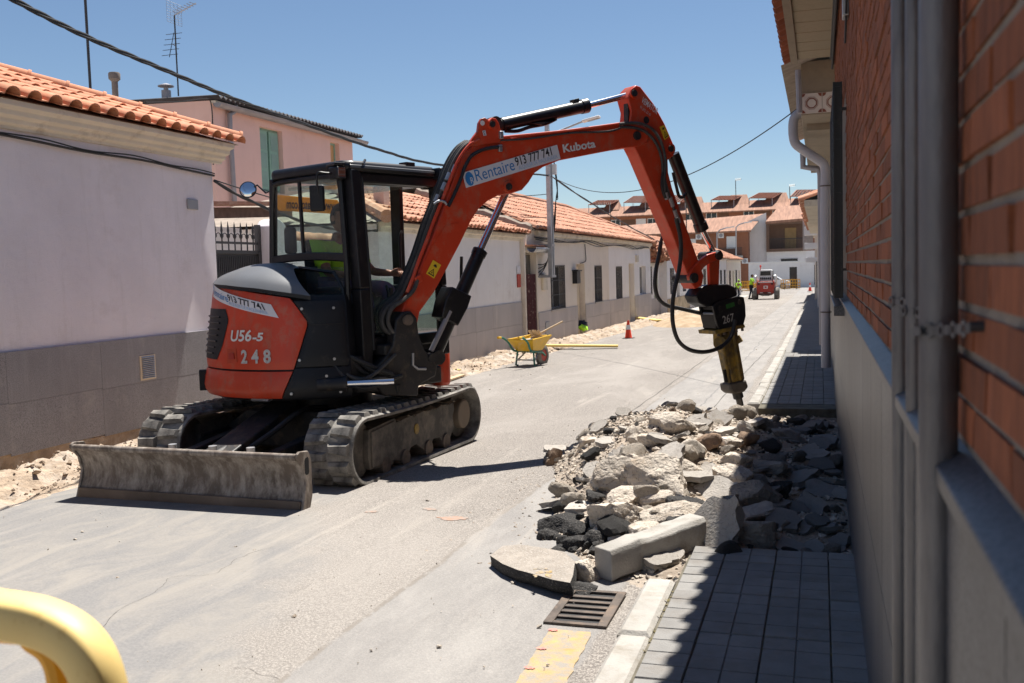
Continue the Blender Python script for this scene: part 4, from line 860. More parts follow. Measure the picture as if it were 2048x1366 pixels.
P1 = thing('downpipe', 'pale grey plastic downpipe with swan-neck bend beside the brick house window', 'pipe', (pth[-1].x, Yp, gz(Yp)))
build('pipe', MB().tube(smoothpath(pth[:9], 4)+pth[9:], .062, 16), m_pvc, P1)
for (x, y) in ((1651, 372), (1652, 624)):
    c = PY(x, y); build('clamp', MB().tube(arc(c, .068, 0, 2*math.pi, 16, (1, 0, 0), (0, 1, 0))[:-1], .008, 5, closed=True), m_rust, P1)
p = PY(1645, 345, 17); P2_ = thing('downpipe', 'darker grey downpipe just behind the swan-neck pipe', 'pipe', (p.x, 17, gz(17)))
build('pipe', MB().tube([PY(1606, 300, 17), PY(1606, 334, 17), PY(1636, 338, 17), PY(1641, 350, 17), PY(1645, 690, 17)], .05, 12), m_zinc, P2_)
GP = thing('downpipe', 'dark upper gutter pipe under the tile edge at the end of the brick house', 'pipe', (-.3, 12.2, 3.7)); build('pipe', MB().tube([PY(1596, 140, 12.3), PY(1598, 190, 12.3), PY(1599, 226, 12.3)], .035, 10), m_zinc, GP)

# --- farther houses on the right (seen edge-on)
def right_house(y0, y1, X, ze, wm, label, ov=.3, rmat=None):
    h = thing('house', label, 'house', (X, (y0+y1)/2, gz(y0))); g0 = gz(y1)
    build('wall', MB().box(X, X+5, y0, y1-.02, g0-.5, ze), wm, h, smooth=None)
    build('plinth', MB().box(X-.02, X, y0+.02, y1-.04, g0-.3, g0+1.0), m_greystone, h, smooth=None)
    tm = roll_tile(.235, .5, .07, rmat or m_terra_old, lift=.03, n=5)
    build('eave', MB().box(X-ov, X+.1, y0, y1-.02, ze-.12, ze), m_cornice, h, smooth=None)
    lay_roof(h, (X-ov-.1, y1-.03, ze), (0, -1, 0), Vector((1, 0, .4)).normalized(), int((y1-y0)/.24), 4, .235, .46, tm, rmat or m_terra_old, None, 0, .02, seed=int(y1))
    build('roof_deck', MB().add([(X-ov, y0, ze), (X-ov, y1, ze), (X+4, y1, ze+1.7), (X+4, y0, ze+1.7)], [(0, 1, 2, 3)]), m_mortar_roof, h, smooth=None)
    for k in range(int((y1-y0)/3.2)):
        yy_ = y0+1.2+k*3.2; build('window', MB().box(X-.04, X+.02, yy_, yy_+1.1, g0+1.2, g0+2.4), m_door_brown if k % 2 else m_win_dark, h, smooth=None)
    return h
m_oldwood = MAT('brown_cladding', (.12, .075, .055), .85, var=.35, vs=4)
right_house(20.0, 31, .14, 2.7, m_oldwood, 'brown-fronted house just past the downpipes on the right', .42)
right_house(31, 46, .02, 2.9, m_cornice, 'cream house with low tile eaves halfway along the right side', .42)
r3 = right_house(46, 62, -.12, 3.4, m_stucco_b, 'white house with air-conditioner brackets farther along the right side', .35)
right_house(62, 84, -.3, 3.6, m_cream, 'last house on the right side before the cross street', .35)
for (px, py, Y, s_) in [(1619, 462, 50, .5), (1617, 492, 54, .4), (1622, 440, 48, .35), (1618, 520, 58, .35)]:
    p = PY(px, py, Y); o = thing('wall_unit', {462: 'upper air-conditioner box on the right-hand facades', 492: 'middle air-conditioner box on the right-hand facades', 440: 'small box below the tile eave on the right-hand facades', 520: 'lowest bracket box on the right-hand facades'}[py], 'air conditioner', p)
    build('case', MB().box(p.x-s_/2, p.x+s_/2+.3, Y, Y+.7, p.z-s_*.4, p.z+s_*.4), m_white_paint, o, smooth=None, bevel=.02)
p = PY(1618, 410, 45); ys_ = thing('sign_box', 'small yellow sign box under the far eaves on the right', 'sign', p); build('panel', MB().box(p.x-.15, p.x+.15, 45, 45.2, p.z-.35, p.z+.3), m_sticker_y, ys_, smooth=None)
p = PY(1614, 430, 62); ch = thing('chimney', 'pale brick chimney stack rising behind the right-hand eaves', 'chimney', (p.x, 62.5, 3)); build('stack', MB().box(PY(1605, 430, 62).x, PY(1626, 430, 62).x, 62, 63, PY(1614, 500, 62).z, PY(1614, 398, 62).z), MAT('pale_brick', (.45, .40, .36), .9, var=.2, vs=6), ch, smooth=None); build('cap', MB().box(PY(1602, 430, 62).x, PY(1645, 430, 62).x, 61.8, 63.2, PY(1614, 398, 62).z, PY(1614, 386, 62).z), m_concrete, ch, smooth=None)

# ---------------------------------------------------------------- the end of the street
YE = 118; gE = gz(YE)
def E(x, y, Y): return PY(x, y, Y)
EW = thing('boundary_wall', 'long white wall with a dark doorway closing the end of the street', 'wall', (-4, YE, gE))
wl, wr, wt = E(1497, 540, YE).x, 1.5, E(1560, 525, YE).z
d0, d1, dt = E(1579, 550, YE).x, E(1594, 550, YE).x, E(1586, 534, YE).z
ew = MB(); ew.box(wl, d0, YE, YE+.3, gE-.4, wt); ew.box(d1, wr, YE, YE+.3, gE-.4, wt); ew.box(d0, d1, YE, YE+.3, dt, wt)
build('wall', ew, m_stucco_b, EW, smooth=None); build('coping', MB().box(wl-.05, wr, YE-.05, YE+.35, wt, wt+.12), m_white_paint, EW, smooth=None)
build('door', MB().box(d0, d1, YE+.15, YE+.2, gE-.2, dt), m_win_dark, EW, smooth=None)
# white gabled house with loggia
Y2 = 124
LG = thing('house', 'white house with brown loggia balcony above the end wall', 'house', (-5, Y2, gE))
xl, x1, x2 = E(1497, 480, Y2).x, E(1533, 480, Y2).x, E(1612, 480, Y2).x; z0, z1 = E(1570, 503, Y2).z, E(1570, 441, Y2).z
build('wall', MB().box(xl, x1, Y2, Y2+8, gE-.5, E(1515, 440, Y2).z), m_stucco_b, LG, smooth=None)
build('wall', MB().box(x1+.01, x2+1.5, Y2-.3, Y2+8, gE-.5, z0), m_stucco_b, LG, smooth=None)
lg = MB(); th = .35
lg.box(x1, x2, Y2-.6, Y2+.2, z0, z0+.35); lg.box(x1, x2, Y2-.6, Y2+.2, z1-.45, z1); lg.box(x1, x1+th, Y2-.6, Y2+.2, z0+.35, z1-.45); lg.box(x2-th, x2, Y2-.6, Y2+.2, z0+.35, z1-.45); lg.box(x1, x2, Y2+1.2, Y2+1.4, z0, z1)
build('loggia', lg, MAT('brown_render', (.17, .105, .075), .85, var=.12), LG, smooth=None)
build('loggia_blind', MB().box(E(1569, 470, Y2).x, E(1592, 470, Y2).x, Y2+1.1, Y2+1.19, z0+.35, E(1580, 455, Y2).z), MAT('ochre_roller', (.36, .24, .11), .8), LG, smooth=None)
rl = MB()
for k in range(26): xx = x1+th+(x2-x1-2*th)*k/25; rl.box(xx-.02, xx+.02, Y2-.5, Y2-.46, z0+.35, E(1570, 478, Y2).z)
rl.box(x1+th, x2-th, Y2-.52, Y2-.44, E(1570, 478, Y2).z, E(1570, 478, Y2).z+.08); build('balustrade', rl, m_iron, LG, smooth=None)
e0, e1 = E(1531, 443, Y2-.8), E(1614, 436, Y2-.8); tp_ = E(1555, 418, Y2+5)
build('roof', MB().add([e0, e1, (e1.x, Y2+6, tp_.z+.4), (E(1558, 418, Y2+6).x, Y2+6, tp_.z+.4), e0-Vector((0, 0, .3)), e1-Vector((0, 0, .3))], [(0, 1, 2, 3), (4, 5, 1, 0)]), m_terra_far, LG, smooth=None)
build('gable', MB().add([(xl, Y2-.01, E(1515, 440, Y2).z-.1), (x1, Y2-.01, E(1515, 440, Y2).z-.1), (x1, Y2-.01, E(1532, 425, Y2).z)], [(0, 1, 2)]), m_stucco_b, LG, smooth=None)
wb = [E(1562, 518, Y2-.3), E(1595, 527, Y2-.3)]; w_ = build('window', MB().box(wb[0].x, wb[1].x, Y2-.34, Y2-.31, wb[1].z-.1, wb[0].z), m_win_dark, LG, smooth=None)
gl_ = MB()
for k in range(14): xx = wb[0].x+(wb[1].x-wb[0].x)*k/13; gl_.box(xx-.015, xx+.015, Y2-.42, Y2-.39, wb[1].z-.15, wb[0].z+.08)
build('grille', gl_, m_iron, w_, smooth=None)
# brick terrace left of it
BT = thing('house', 'brown brick terrace with balconies at the end of the street', 'house', (-14, 121, gE))
Y3 = 121; xr = E(1496, 480, Y3).x; xL = E(1180, 480, Y3).x; ze = E(1450, 461, Y3).z
build('wall', MB().box(xL, xr, Y3, Y3+8, gE-.5, ze), m_brick_far, BT, smooth=None)
build('roof', MB().add([(xL-1, Y3-.7, ze-.1), (xr+.4, Y3-.7, ze-.1), (E(1530, 427, Y3+6).x, Y3+6, E(1530, 427, Y3+6).z), (xL-1, Y3+6, E(1200, 456, Y3+6).z), (xL-1, Y3-.7, ze-.3), (xr+.4, Y3-.7, ze-.3)], [(0, 1, 2, 3), (4, 5, 1, 0)]), m_terra_far, BT, smooth=None)
def far_win(h, xa, xb, ya, yb, Y, mat=None):
    a, b_ = E(xa, ya, Y), E(xb, yb, Y); o = build('window', MB().box(a.x, b_.x, Y-.06, Y+.02, b_.z, a.z), m_white_paint, h, smooth=None)
    m_ = (a.x+b_.x)/2
    for (u, v) in ((a.x+.1, m_-.05), (m_+.05, b_.x-.1)): build('pane', MB().box(u, v, Y-.075, Y-.05, b_.z+.1, a.z-.1), mat or m_win_dark, o, smooth=None)
far_win(BT, 1453, 1471, 473, 497, Y3, m_white_paint); far_win(BT, 1380, 1392, 478, 500, Y3, m_white_paint); far_win(BT, 1340, 1352, 470, 492, Y3, m_white_paint)
bl = MB()
for k in range(26): xx = E(1440, 500, Y3).x+(E(1484, 500, Y3).x-E(1440, 500, Y3).x)*k/25; bl.box(xx-.02, xx+.02, Y3-.9, Y3-.86, E(1460, 512, Y3).z, E(1460, 495, Y3).z)
build('balcony_rail', bl, m_iron, BT, smooth=None); build('balcony_slab', MB().box(E(1438, 500, Y3).x, E(1486, 500, Y3).x, Y3-.95, Y3, E(1460, 514, Y3).z-.15, E(1460, 512, Y3).z), m_concrete, BT, smooth=None)
for i, (xa, xb, ya, yb) in enumerate([(1392, 1404, 469, 479), (1437, 1448, 466, 476), (1484, 1496, 517, 527)]):
    a, b_ = E(xa, ya, Y3), E(xb, yb, Y3); o = thing('air_conditioner', ['white air-conditioner left of the arm cylinder rod on the brick terrace', 'white air-conditioner right of the arm cylinder rod on the brick terrace', 'low white air-conditioner at the corner of the brick terrace'][i], 'air conditioner', (a.x, Y3-.4, b_.z))
    build('case', MB().box(a.x, b_.x, Y3-.45, Y3-.03, b_.z, a.z), m_white_paint, o, smooth=None, bevel=.03); build('fan', MB().cyl(((a.x+b_.x)/2, Y3-.47, (a.z+b_.z)/2), ((a.x+b_.x)/2, Y3-.44, (a.z+b_.z)/2), abs(a.z-b_.z)*.36, n=20), m_zinc, o)
# long apartment row behind, with slanted tile pergolas on the roof
Y4 = 165
AP = thing('apartment_block', 'long brick apartment row with tiled roof and slanted rooftop pergolas, far behind', 'building', (-20, Y4, -1))
xa, xb = E(1120, 430, Y4).x, E(1700, 430, Y4).x
ze4 = lambda x: E(x, 0, Y4)
zA, zB = E(1182, 436, Y4).z, E(1600, 413, Y4).z; zm = (zA+zB)/2
build('wall', MB().box(xa, xb, Y4, Y4+9, -3, zm), m_brick_far, AP, smooth=None)
build('roof', MB().add([(xa, Y4-.8, zm-.1), (xb, Y4-.8, zm-.1), (xb, Y4+4, zm+1.75), (xa, Y4+4, zm+1.75), (xb, Y4+9, zm), (xa, Y4+9, zm), (xa, Y4-.8, zm-.3), (xb, Y4-.8, zm-.3)], [(0, 1, 2, 3), (3, 2, 4, 5), (6, 7, 1, 0)]), m_terra_far, AP, smooth=None)
for (u0, u1) in ((1182, 1240), (1252, 1330), (1330, 1408), (1425, 1500), (1500, 1580), (1582, 1660)):
    # mansard step and the slanted pergola above it
    a, b_ = E(u0, 420, Y4+3), E(u1, 420, Y4+3); rv = random.Random(u0); z_ = zm+1.0+rv.uniform(-.25, .3)
    r_ = build('dormer', MB().add([(a.x+2.2, Y4+2, z_), (b_.x, Y4+2, z_), (b_.x-.6, Y4+5, z_+1.9), (a.x+2.8, Y4+5, z_+1.9), (a.x+2.2, Y4+6, z_), (b_.x, Y4+6, z_)], [(0, 1, 2, 3), (0, 3, 4), (1, 5, 2)]), m_terra_far, AP, smooth=None)
    pg = MB(); A_, B_ = Vector((a.x, Y4+1.2, z_+1.0)), Vector((a.x+3.6, Y4+1.2, z_+.85)); ln_ = Vector((1.0+rv.uniform(-.3, .6), 4.2+rv.uniform(-.8, .8), 1.15+rv.uniform(-.3, .35)))
    for k in range(9): q0 = A_.lerp(B_, k/8); pg.bar(q0, q0+ln_, .16, .10)
    for k in range(12): q0 = A_+ln_*k/11; q1 = B_+ln_*k/11; pg.bar(q0, q1, .30, .06)
    build('pergola', pg, MAT('pergola_slats', (.30, .13, .085), .9, var=.2), AP, smooth=None)
    pp = MB()
    for q0 in (A_, B_, A_+ln_*.9, B_+ln_*.9): pp.tube([q0, Vector((q0.x, q0.y, zm+.2))], .06, 5)
    build('pergola_post', pp, m_steel, AP)
for (u0, u1, v0, v1, Yq) in [(1222, 1241, 440, 452, Y4), (1295, 1316, 437, 449, Y4), (1412, 1434, 423, 438, Y4), (1487, 1508, 421, 432, Y4), (1545, 1562, 419, 430, Y4), (1372, 1388, 428, 440, Y4)]: far_win(AP, u0, u1, v0, v1, Y4)
for (u0, u1, v0, v1) in [(1272, 1292, 438, 452), (1375, 1385, 428, 438)]:
    a, b_ = E(u0, v0, Y4), E(u1, v1, Y4); build('roller_blind', MB().box(a.x, b_.x, Y4-.05, Y4+.02, b_.z, a.z), m_white_paint, AP, smooth=None)
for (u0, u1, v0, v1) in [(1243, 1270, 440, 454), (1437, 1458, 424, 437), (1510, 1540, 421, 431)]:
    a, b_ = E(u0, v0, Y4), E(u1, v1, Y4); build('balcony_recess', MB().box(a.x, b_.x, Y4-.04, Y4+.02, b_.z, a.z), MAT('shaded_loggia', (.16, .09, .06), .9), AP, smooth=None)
# rooftop antennas far away
for i, (x, yb_, yt, Y) in enumerate([(1222, 452, 408, 150), (1472, 400, 360, 165), (1580, 400, 372, 165), (1373, 458, 405, 118)]):
    a, b_ = E(x, yb_, Y), E(x-1, yt, Y); t = thing('tv_antenna', ['antenna with long boom above the far roofs left of the arm', 'thin antenna above the far roofs right of the arm', 'twin-topped antenna above the far roofs near the right houses', 'tall thin mast seen through the arm and its cylinder'][i], 'antenna', a)
    build('mast', MB().tube([a, b_], .06, 5), m_iron, t)
    el = MB(); el.bar(b_, b_+Vector((-2.6 if i == 0 else .9, 0, .1)), .06, .06)
    for k in range(8): q0 = b_+Vector(((-2.6 if i == 0 else .9)*k/8, 0, .05)); el.bar(q0+Vector((0, -.3, -.2)), q0+Vector((0, .3, .25)), .04, .04)
    build('yagi', el, m_iron, t, smooth=None)
# ---------------------------------------------------------------- the excavator
ZG = gz(7.85); C0 = Vector((-4.2, 7.85, ZG))
hd = R_(-23.5); EF = Vector((math.cos(hd), math.sin(hd), 0)); ER = Vector((math.sin(hd), -math.cos(hd), 0)); EZ = Vector((0, 0, 1))
def U(f, r, z): return C0+EF*f+ER*r+EZ*z                 # upper structure: forward, right, up
UA = Vector((.067, .9978, 0)).normalized(); UB = Vector((UA.y, -UA.x, 0))
def D(u, v, z): return C0+UA*u+UB*v+EZ*z                 # undercarriage: towards the rear, right, up
def K(psi, rad, z): return C0+Vector((math.cos(R_(psi))*rad, math.sin(R_(psi))*rad, z))
EX = thing('excavator', 'orange mini excavator with breaker hammer, cab and dozer blade standing on the road', 'excavator', C0)
# --- tracks
def track_loop(n):
    pts = []; r = .265; zc = r+.012
    seg = [(-.97, zc, r, -90, -270), (.97, zc+.005, r, 90, -90)]
    raw = [(u, .012+0*u) for u in [.97-1.94*i/60 for i in range(60)]]
    raw += [(-.97+r*math.cos(R_(a)), zc+r*math.sin(R_(a))) for a in [-90-180*i/30 for i in range(30)]]
    raw += [(-.97+1.94*i/60, 2*r+.012-.018*math.sin(math.pi*i/60)) for i in range(60)]
    raw += [(.97+r*math.cos(R_(a)), zc+r*math.sin(R_(a))) for a in [90-180*i/30 for i in range(30)]]
    L_ = [0]
    for i in range(len(raw)): a, b_ = raw[i], raw[(i+1) % len(raw)]; L_.append(L_[-1]+math.hypot(b_[0]-a[0], b_[1]-a[1]))
    for k in range(n):
        s_ = L_[-1]*k/n; i = max(j for j in range(len(raw)) if L_[j] <= s_); t = (s_-L_[i])/(L_[i+1]-L_[i]+1e-9); a, b_ = raw[i], raw[(i+1) % len(raw)]
        d = Vector((b_[0]-a[0], 0, b_[1]-a[1])).normalized(); pts.append((a[0]+(b_[0]-a[0])*t, a[1]+(b_[1]-a[1])*t, d))
    return pts
lugm = MB(); 
lugm.add([(-.050, -.092, -.004), (.050, -.092, -.004), (.040, .092, -.004), (-.028, .092, -.004), (-.036, -.082, .030), (.034, -.082, .030), (.026, .075, .027), (-.018, .075, .027)], [(3, 2, 1, 0), (0, 1, 5, 4), (1, 2, 6, 5), (2, 3, 7, 6), (3, 0, 4, 7), (4, 5, 6, 7)])
lug_me = mesh_of('tread_lug', lugm, m_rubber, 20)
lug2 = MB(); lug2.v = [Vector((v.x, -v.y, v.z)) for v in lugm.v]; lug2.f = [f[::-1] for f in lugm.f]; lug_me2 = mesh_of('tread_lug', lug2, m_rubber, 20)
for side in (1, -1):
    loop = track_loop(120); mb = MB(); th = .034; v0, v1 = .575*side, .985*side
    for (u, z, d) in loop:
        n_ = Vector((d.z, 0, -d.x))                      # outward for this winding
        if n_.dot(Vector((u*.0, 0, z-.277))+Vector((max(-1, min(1, u-max(-.97, min(.97, u)))), 0, 0))*3) < 0: n_ = -n_
        def q(off, v): return D(u+n_.x*off, v, z+n_.z*off)
        mb.v += [q(-th, v0), q(-th, v1), q(-.012, v1+.004*side), q(0, v1-.02*side), q(0, v0+.02*side), q(-.012, v0-.004*side)]
    N6 = len(loop)
    mb.f = [(6*i+k, 6*i+(k+1) % 6, 6*((i+1) % N6)+(k+1) % 6, 6*((i+1) % N6)+k) for i in range(N6) for k in range(6)]
    tr = build('rubber_track', mb, m_rubber, EX, 40)
    lp = track_loop(42)
    for i, (u, z, d) in enumerate(lp):
        n_ = Vector((d.z, 0, -d.x))
        if n_.dot(Vector((max(-1, min(1, u-max(-.97, min(.97, u)))), 0, z-.277)) if abs(u) > .97 else Vector((0, 0, z-.277))) < 0: n_ = -n_
        if z < .05 and abs(u) < .9: continue             # pressed flat under the machine
        dw = UA*d.x+EZ*d.z; nw = UA*n_.x+EZ*n_.z
        for sd_, me in ((-1, lug_me), (1, lug_me2)):
            sh_ = .5*sd_*.062; p = D(u, (.78+sd_*.098)*side, z)+dw*sh_; xw = nw.cross(dw).normalized()
            bx = UB if side > 0 else UB
            M_ = Matrix(((dw.x, bx.x*1, nw.x, p.x), (dw.y, bx.y*1, nw.y, p.y), (dw.z, bx.z*1, nw.z, p.z), (0, 0, 0, 1)))
            inst('tread_lug', me, tr, M_)
    s_ = side; pr_ = [(-.86, .11), (-.88, .20), (-.86, .42), (-.43, .45), (-.40, .41), (-.1, .43), (.60, .43), (.72, .42), (.74, .36), (.70, .30), (.72, .20), (.64, .12), (.56, .075), (.48, .09), (.40, .15), (.28, .16), (.20, .09), (.12, .075), (.04, .12), (-.06, .17), (-.16, .16), (-.24, .09), (-.32, .075), (-.42, .10), (-.46, .10), (-.5, .075)]
    fr = build('track_frame', MB().prism([D(u, .66*s_, z) for u, z in pr_], UB*.27*s_), m_dirtyframe, EX, smooth=None, bevel=.006)
    build('guard_box', MB().prism([D(u, .9301*s_, z) for u, z in [(-.84, .12), (-.84, .40), (-.45, .43), (-.45, .12)]], UB*.012*s_), m_dirtyframe, fr, smooth=None, bevel=.008)
    build('oval_badge', MB().lathe([(.045, 0), (.045, .006), (.03, .009)], D(-.05, .931*s_, .30), UB*s_, 20), m_yellowdirty, fr)
    for u in (-.62, -.28, .16, .52): build('track_roller', MB().cyl(D(u, .62*s_, .095), D(u, .945*s_, .095), .072, n=20), m_rust, EX)
    build('carrier_roller', MB().cyl(D(.1, .66*s_, .50), D(.1, .92*s_, .50), .04, n=16), m_rust, EX)
    sw = build('sprocket', MB().cyl(D(.97, .70*s_, .282), D(.97, .86*s_, .282), .215, n=28), m_dirtyframe, EX)
    build('hub_cover', MB().lathe([(.135, 0), (.135, .06), (.125, .068)], D(.97, .86*s_, .282), UB*s_, 32), MAT('dusty_hub', (.20, .16, .12), .85, var=.15), sw)
    build('idler_wheel', MB().cyl(D(-.97, .70*s_, .277), D(-.97, .88*s_, .277), .225, n=28), m_dirtyframe, EX)
    build('frame_mud', MB().grid(30, 6, lambda a, b_: D(-.4+a*1.15, (.70+b_*.24)*s_, .425+.03*fbm(a*9, b_*4, s_))), m_mound, EX)
    build('track_grease_line', MB().tube([D(-.9+.1*i, .60*s_, .34) for i in range(18)], .018, 6), m_frame, EX)
ch_ = MB().prism([D(-.55, v, z) for v, z in [(-.66, .2), (.66, .2), (.66, .34), (.42, .5), (-.42, .5), (-.66, .34)]], UA*1.15)
build('chassis', ch_, m_frame, EX, smooth=None, bevel=.01)
build('slew_ring', MB().cyl(D(0, 0, .48), D(0, 0, .67), .43, n=40), m_frame, EX)
# --- dozer blade
pf = [(.015, 0), (.05, .012), (.1, .032), (.16, .055), (.22, .066), (.28, .058), (.33, .035), (.375, .0), (.40, -.028)]
bl_ = MB(); w_ = .965
for v in (-w_, w_): bl_.v += [D(-1.89+o_, v, z) for z, o_ in pf]+[D(-1.89+o_+.022, v, z+.004) for z, o_ in pf]
n = len(pf); bl_.f = [(i, i+1, 2*n+i+1, 2*n+i) for i in range(n-1)]+[(n+i+1, n+i, 3*n+i, 3*n+i+1) for i in range(n-1)]+[(0, 2*n, 3*n, n), (n-1, 2*n-1, 4*n-1, 3*n-1)]
blade = build('dozer_blade', bl_, m_blade, EX, 40)
build('top_lip', MB().tube([D(-1.912, -w_, .403), D(-1.912, w_, .403)], .024, 12), m_blade, blade)
build('cutting_edge', MB().prism([D(-1.905, -w_, .005), D(-1.888, -w_, .005), D(-1.872, -w_, .095), D(-1.889, -w_, .098)], UB*2*w_), MAT('bare_cutting_edge', (.16, .125, .10), .5, .5, var=.3, vs=4), blade, smooth=None, bevel=.004)
for s_ in (1, -1):
    ep = [(-1.905, .005), (-1.87, .10), (-1.835, .22), (-1.86, .32), (-1.93, .395), (-1.93, .425), (-1.90, .44), (-1.80, .43), (-1.765, .36), (-1.765, .12), (-1.80, .03), (-1.84, .0)]
    e = build('end_plate', MB().prism([D(u, w_*s_, z) for u, z in ep], UB*.022*s_), m_blade, blade, smooth=None, bevel=.005)
    build('slot_shade_plate', MB().box(0, 0, 0, 0, 0, 0).xf(lambda v: v) if False else MB().prism([D(u, (w_+.0205)*s_, z) for u, z in [(-1.84, .27), (-1.81, .27), (-1.80, .285), (-1.80, .375), (-1.81, .39), (-1.84, .385), (-1.85, .37), (-1.85, .285)]], UB*.003*s_), m_dark, e, smooth=None)  # no opening: a dark plate on the surface paints the shade inside a slot
    arm_ = build('blade_arm', MB().bar(D(-1.79, .36*s_, .19), D(-.45, .40*s_, .33), .09, .15), m_frame, EX, smooth=None, bevel=.01)
    build('rib', MB().prism([D(u, .30*s_, z) for u, z in [(-1.79, .05), (-1.79, .34), (-1.66, .20), (-1.66, .08)]], UB*.03*s_), m_blade, blade, smooth=None)
build('cylinder_cover', MB().prism([D(-1.55, -.13, .27), D(-1.50, -.13, .33), D(-.62, -.11, .60), D(-.60, -.11, .50)], UB*.26), m_frame, EX, smooth=None, bevel=.012)
build('blade_cylinder', MB().cyl(D(-1.82, 0, .24), D(-.7, 0, .42), .055), m_frame, EX)
build('blade_hose', MB().tube(smoothpath([D(-.4, .28, .52), D(-.8, .30, .55), D(-1.1, .22, .42), D(-1.3, .15, .33)], 6), .022, 8), m_hose, EX)
for v in (-.15, .2, .52): build('grease_pin', MB().cyl(D(-1.80, v, .40), D(-1.80, v, .435), .03), m_steel, blade)

# --- upper body: round tail
def rad(z): return 1.0-.135*max(0, z-.7)-.02*max(0, .72-z)/.06
def Kpx(x, y):
    d = ray(x, y); r = .95
    for _ in range(12):
        o = Vector((CAM.x-C0.x, CAM.y-C0.y)); dd = Vector((d.x, d.y)); a, b_, c = dd.dot(dd), 2*o.dot(dd), o.dot(o)-r*r; D_ = max(0, b_*b_-4*a*c)
        P_ = CAM+d*((-b_-math.sqrt(D_))/(2*a)); r = .5*r+.5*rad(P_.z-ZG)
    return math.degrees(math.atan2(P_.y-C0.y, P_.x-C0.x)), P_.z-ZG
core = MB(); psis = [-48-4*i for i in range(64)]
for z, dr in ((.64, .06), (.68, .03), (1.38, .03), (1.46, .06)):
    core.v += [K(p, rad(z)-dr, z) for p in psis]
n = len(psis)
core.f = [(j*n+i, j*n+i+1, (j+1)*n+i+1, (j+1)*n+i) for j in range(3) for i in range(n-1)]+[tuple(range(n))[::-1], tuple(range(3*n, 4*n))]+[(j*n, (j+1)*n, (j+1)*n+n-1, j*n+n-1) for j in range(3)]
build('body_core', core, m_plastic, EX)
def lin(x, pts):
    for (a, b_), (c, d) in zip(pts, pts[1:]):
        if x <= c: return b_+(d-b_)*(x-a)/(c-a) if x > a else b_
    return pts[-1][1]
def shell(name, p0, p1, z0, z1, mat, dr=0., nu=40, nv=12, th=.03, parent=EX, edge=.012, **kw):
    """curved body panel: p0/p1 are psi limits as functions of z, z0/z1 height limits as functions of psi"""
    mb = MB(); vs = {}
    def at(i, j, inn):
        v = j/(nv-1); u = i/(nu-1); z = z0+(z1-z0)*v if not callable(z1) else None
        if callable(z1):
            pm = p0(0)+(p1(z0+.3)-p0(0))*u; z = z0+(z1(pm)-z0)*v
        a, b_ = p0(z), p1(z); ps = a+(b_-a)*u
        e = min(i, nu-1-i, j, nv-1-j); rr = rad(z)+dr-(edge if e == 0 else edge*.25 if e == 1 else 0)-(th if inn else 0)
        return K(ps, rr, z)
    for inn in (0, 1):
        for j in range(nv):
            for i in range(nu): mb.v.append(at(i, j, inn))
    q = nu*nv
    for j in range(nv-1):
        for i in range(nu-1): a = j*nu+i; mb.f += [(a, a+1, a+nu+1, a+nu), (q+a+1, q+a, q+a+nu, q+a+nu+1)]
    for i in range(nu-1): mb.f += [(i+1, i, q+i, q+i+1), ((nv-1)*nu+i, (nv-1)*nu+i+1, q+(nv-1)*nu+i+1, q+(nv-1)*nu+i)]
    for j in range(nv-1): mb.f += [(j*nu, (j+1)*nu, q+(j+1)*nu, q+j*nu), ((j+1)*nu+nu-1, j*nu+nu-1, q+j*nu+nu-1, q+(j+1)*nu+nu-1)]
    return build(name, mb, mat, parent, 40, **kw)
ztop = lambda p: lin(p, [(-320, 1.52), (-150, 1.56), (-118, 1.54), (-95, 1.51), (-78, 1.47), (-60, 1.42)])
pA = lambda z: lin(z, [(.66, -81), (.90, -74.5), (1.25, -67.5), (1.40, -74), (1.50, -79.5)])
cwt = shell('counterweight', lambda z: -250, lambda z: pA(z)-.3, .66, .872, m_orange, 0, 60, 7)
tail = shell('tail_cover', lambda z: -230, lambda z: pA(z)-.3, .888, ztop, m_orange, 0, 70, 16)
dk = shell('side_cover', lambda z: pA(z)+.3, lambda z: -49.5, .905, 1.42, m_plastic, -.004, 16, 12)
shell('lower_side_cover', lambda z: pA(z)+.3, lambda z: -48.5, .66, .895, m_plastic, .0, 16, 6)
build('bumper_block', MB().obox(K(-146, 1.0, .76), Vector((math.cos(R_(-146)), math.sin(R_(-146)), 0))*.035, Vector((-math.sin(R_(-146)), math.cos(R_(-146)), 0))*.06, EZ*.085), m_dark, EX, bevel=.008)
# hood
hm = MB(); nu, nv = 44, 14
def hoodp(u, t):
    pe = -66-25*t**.8; p0_ = -215; ps = p0_+(pe-p0_)*u
    zt_ = ztop(ps)+.022; rr = rad(zt_)+.004-(rad(zt_)-.30)*t; pk = 1.735-.05*max(0, (u-.75)/.25)**2
    return K(ps, rr+.02*math.sin(math.pi*min(1, t*3)), zt_+(pk-zt_)*math.sin(min(1, t*1.35)*math.pi/2)**.85)
hm.grid(nu, nv, hoodp); build('engine_hood', hm, m_hood, EX, 60)
sk = MB(); sk.grid(nu, 2, lambda u, v: hoodp(u, 0)-EZ*.03*v); build('hood_seal', sk, m_plastic, EX)
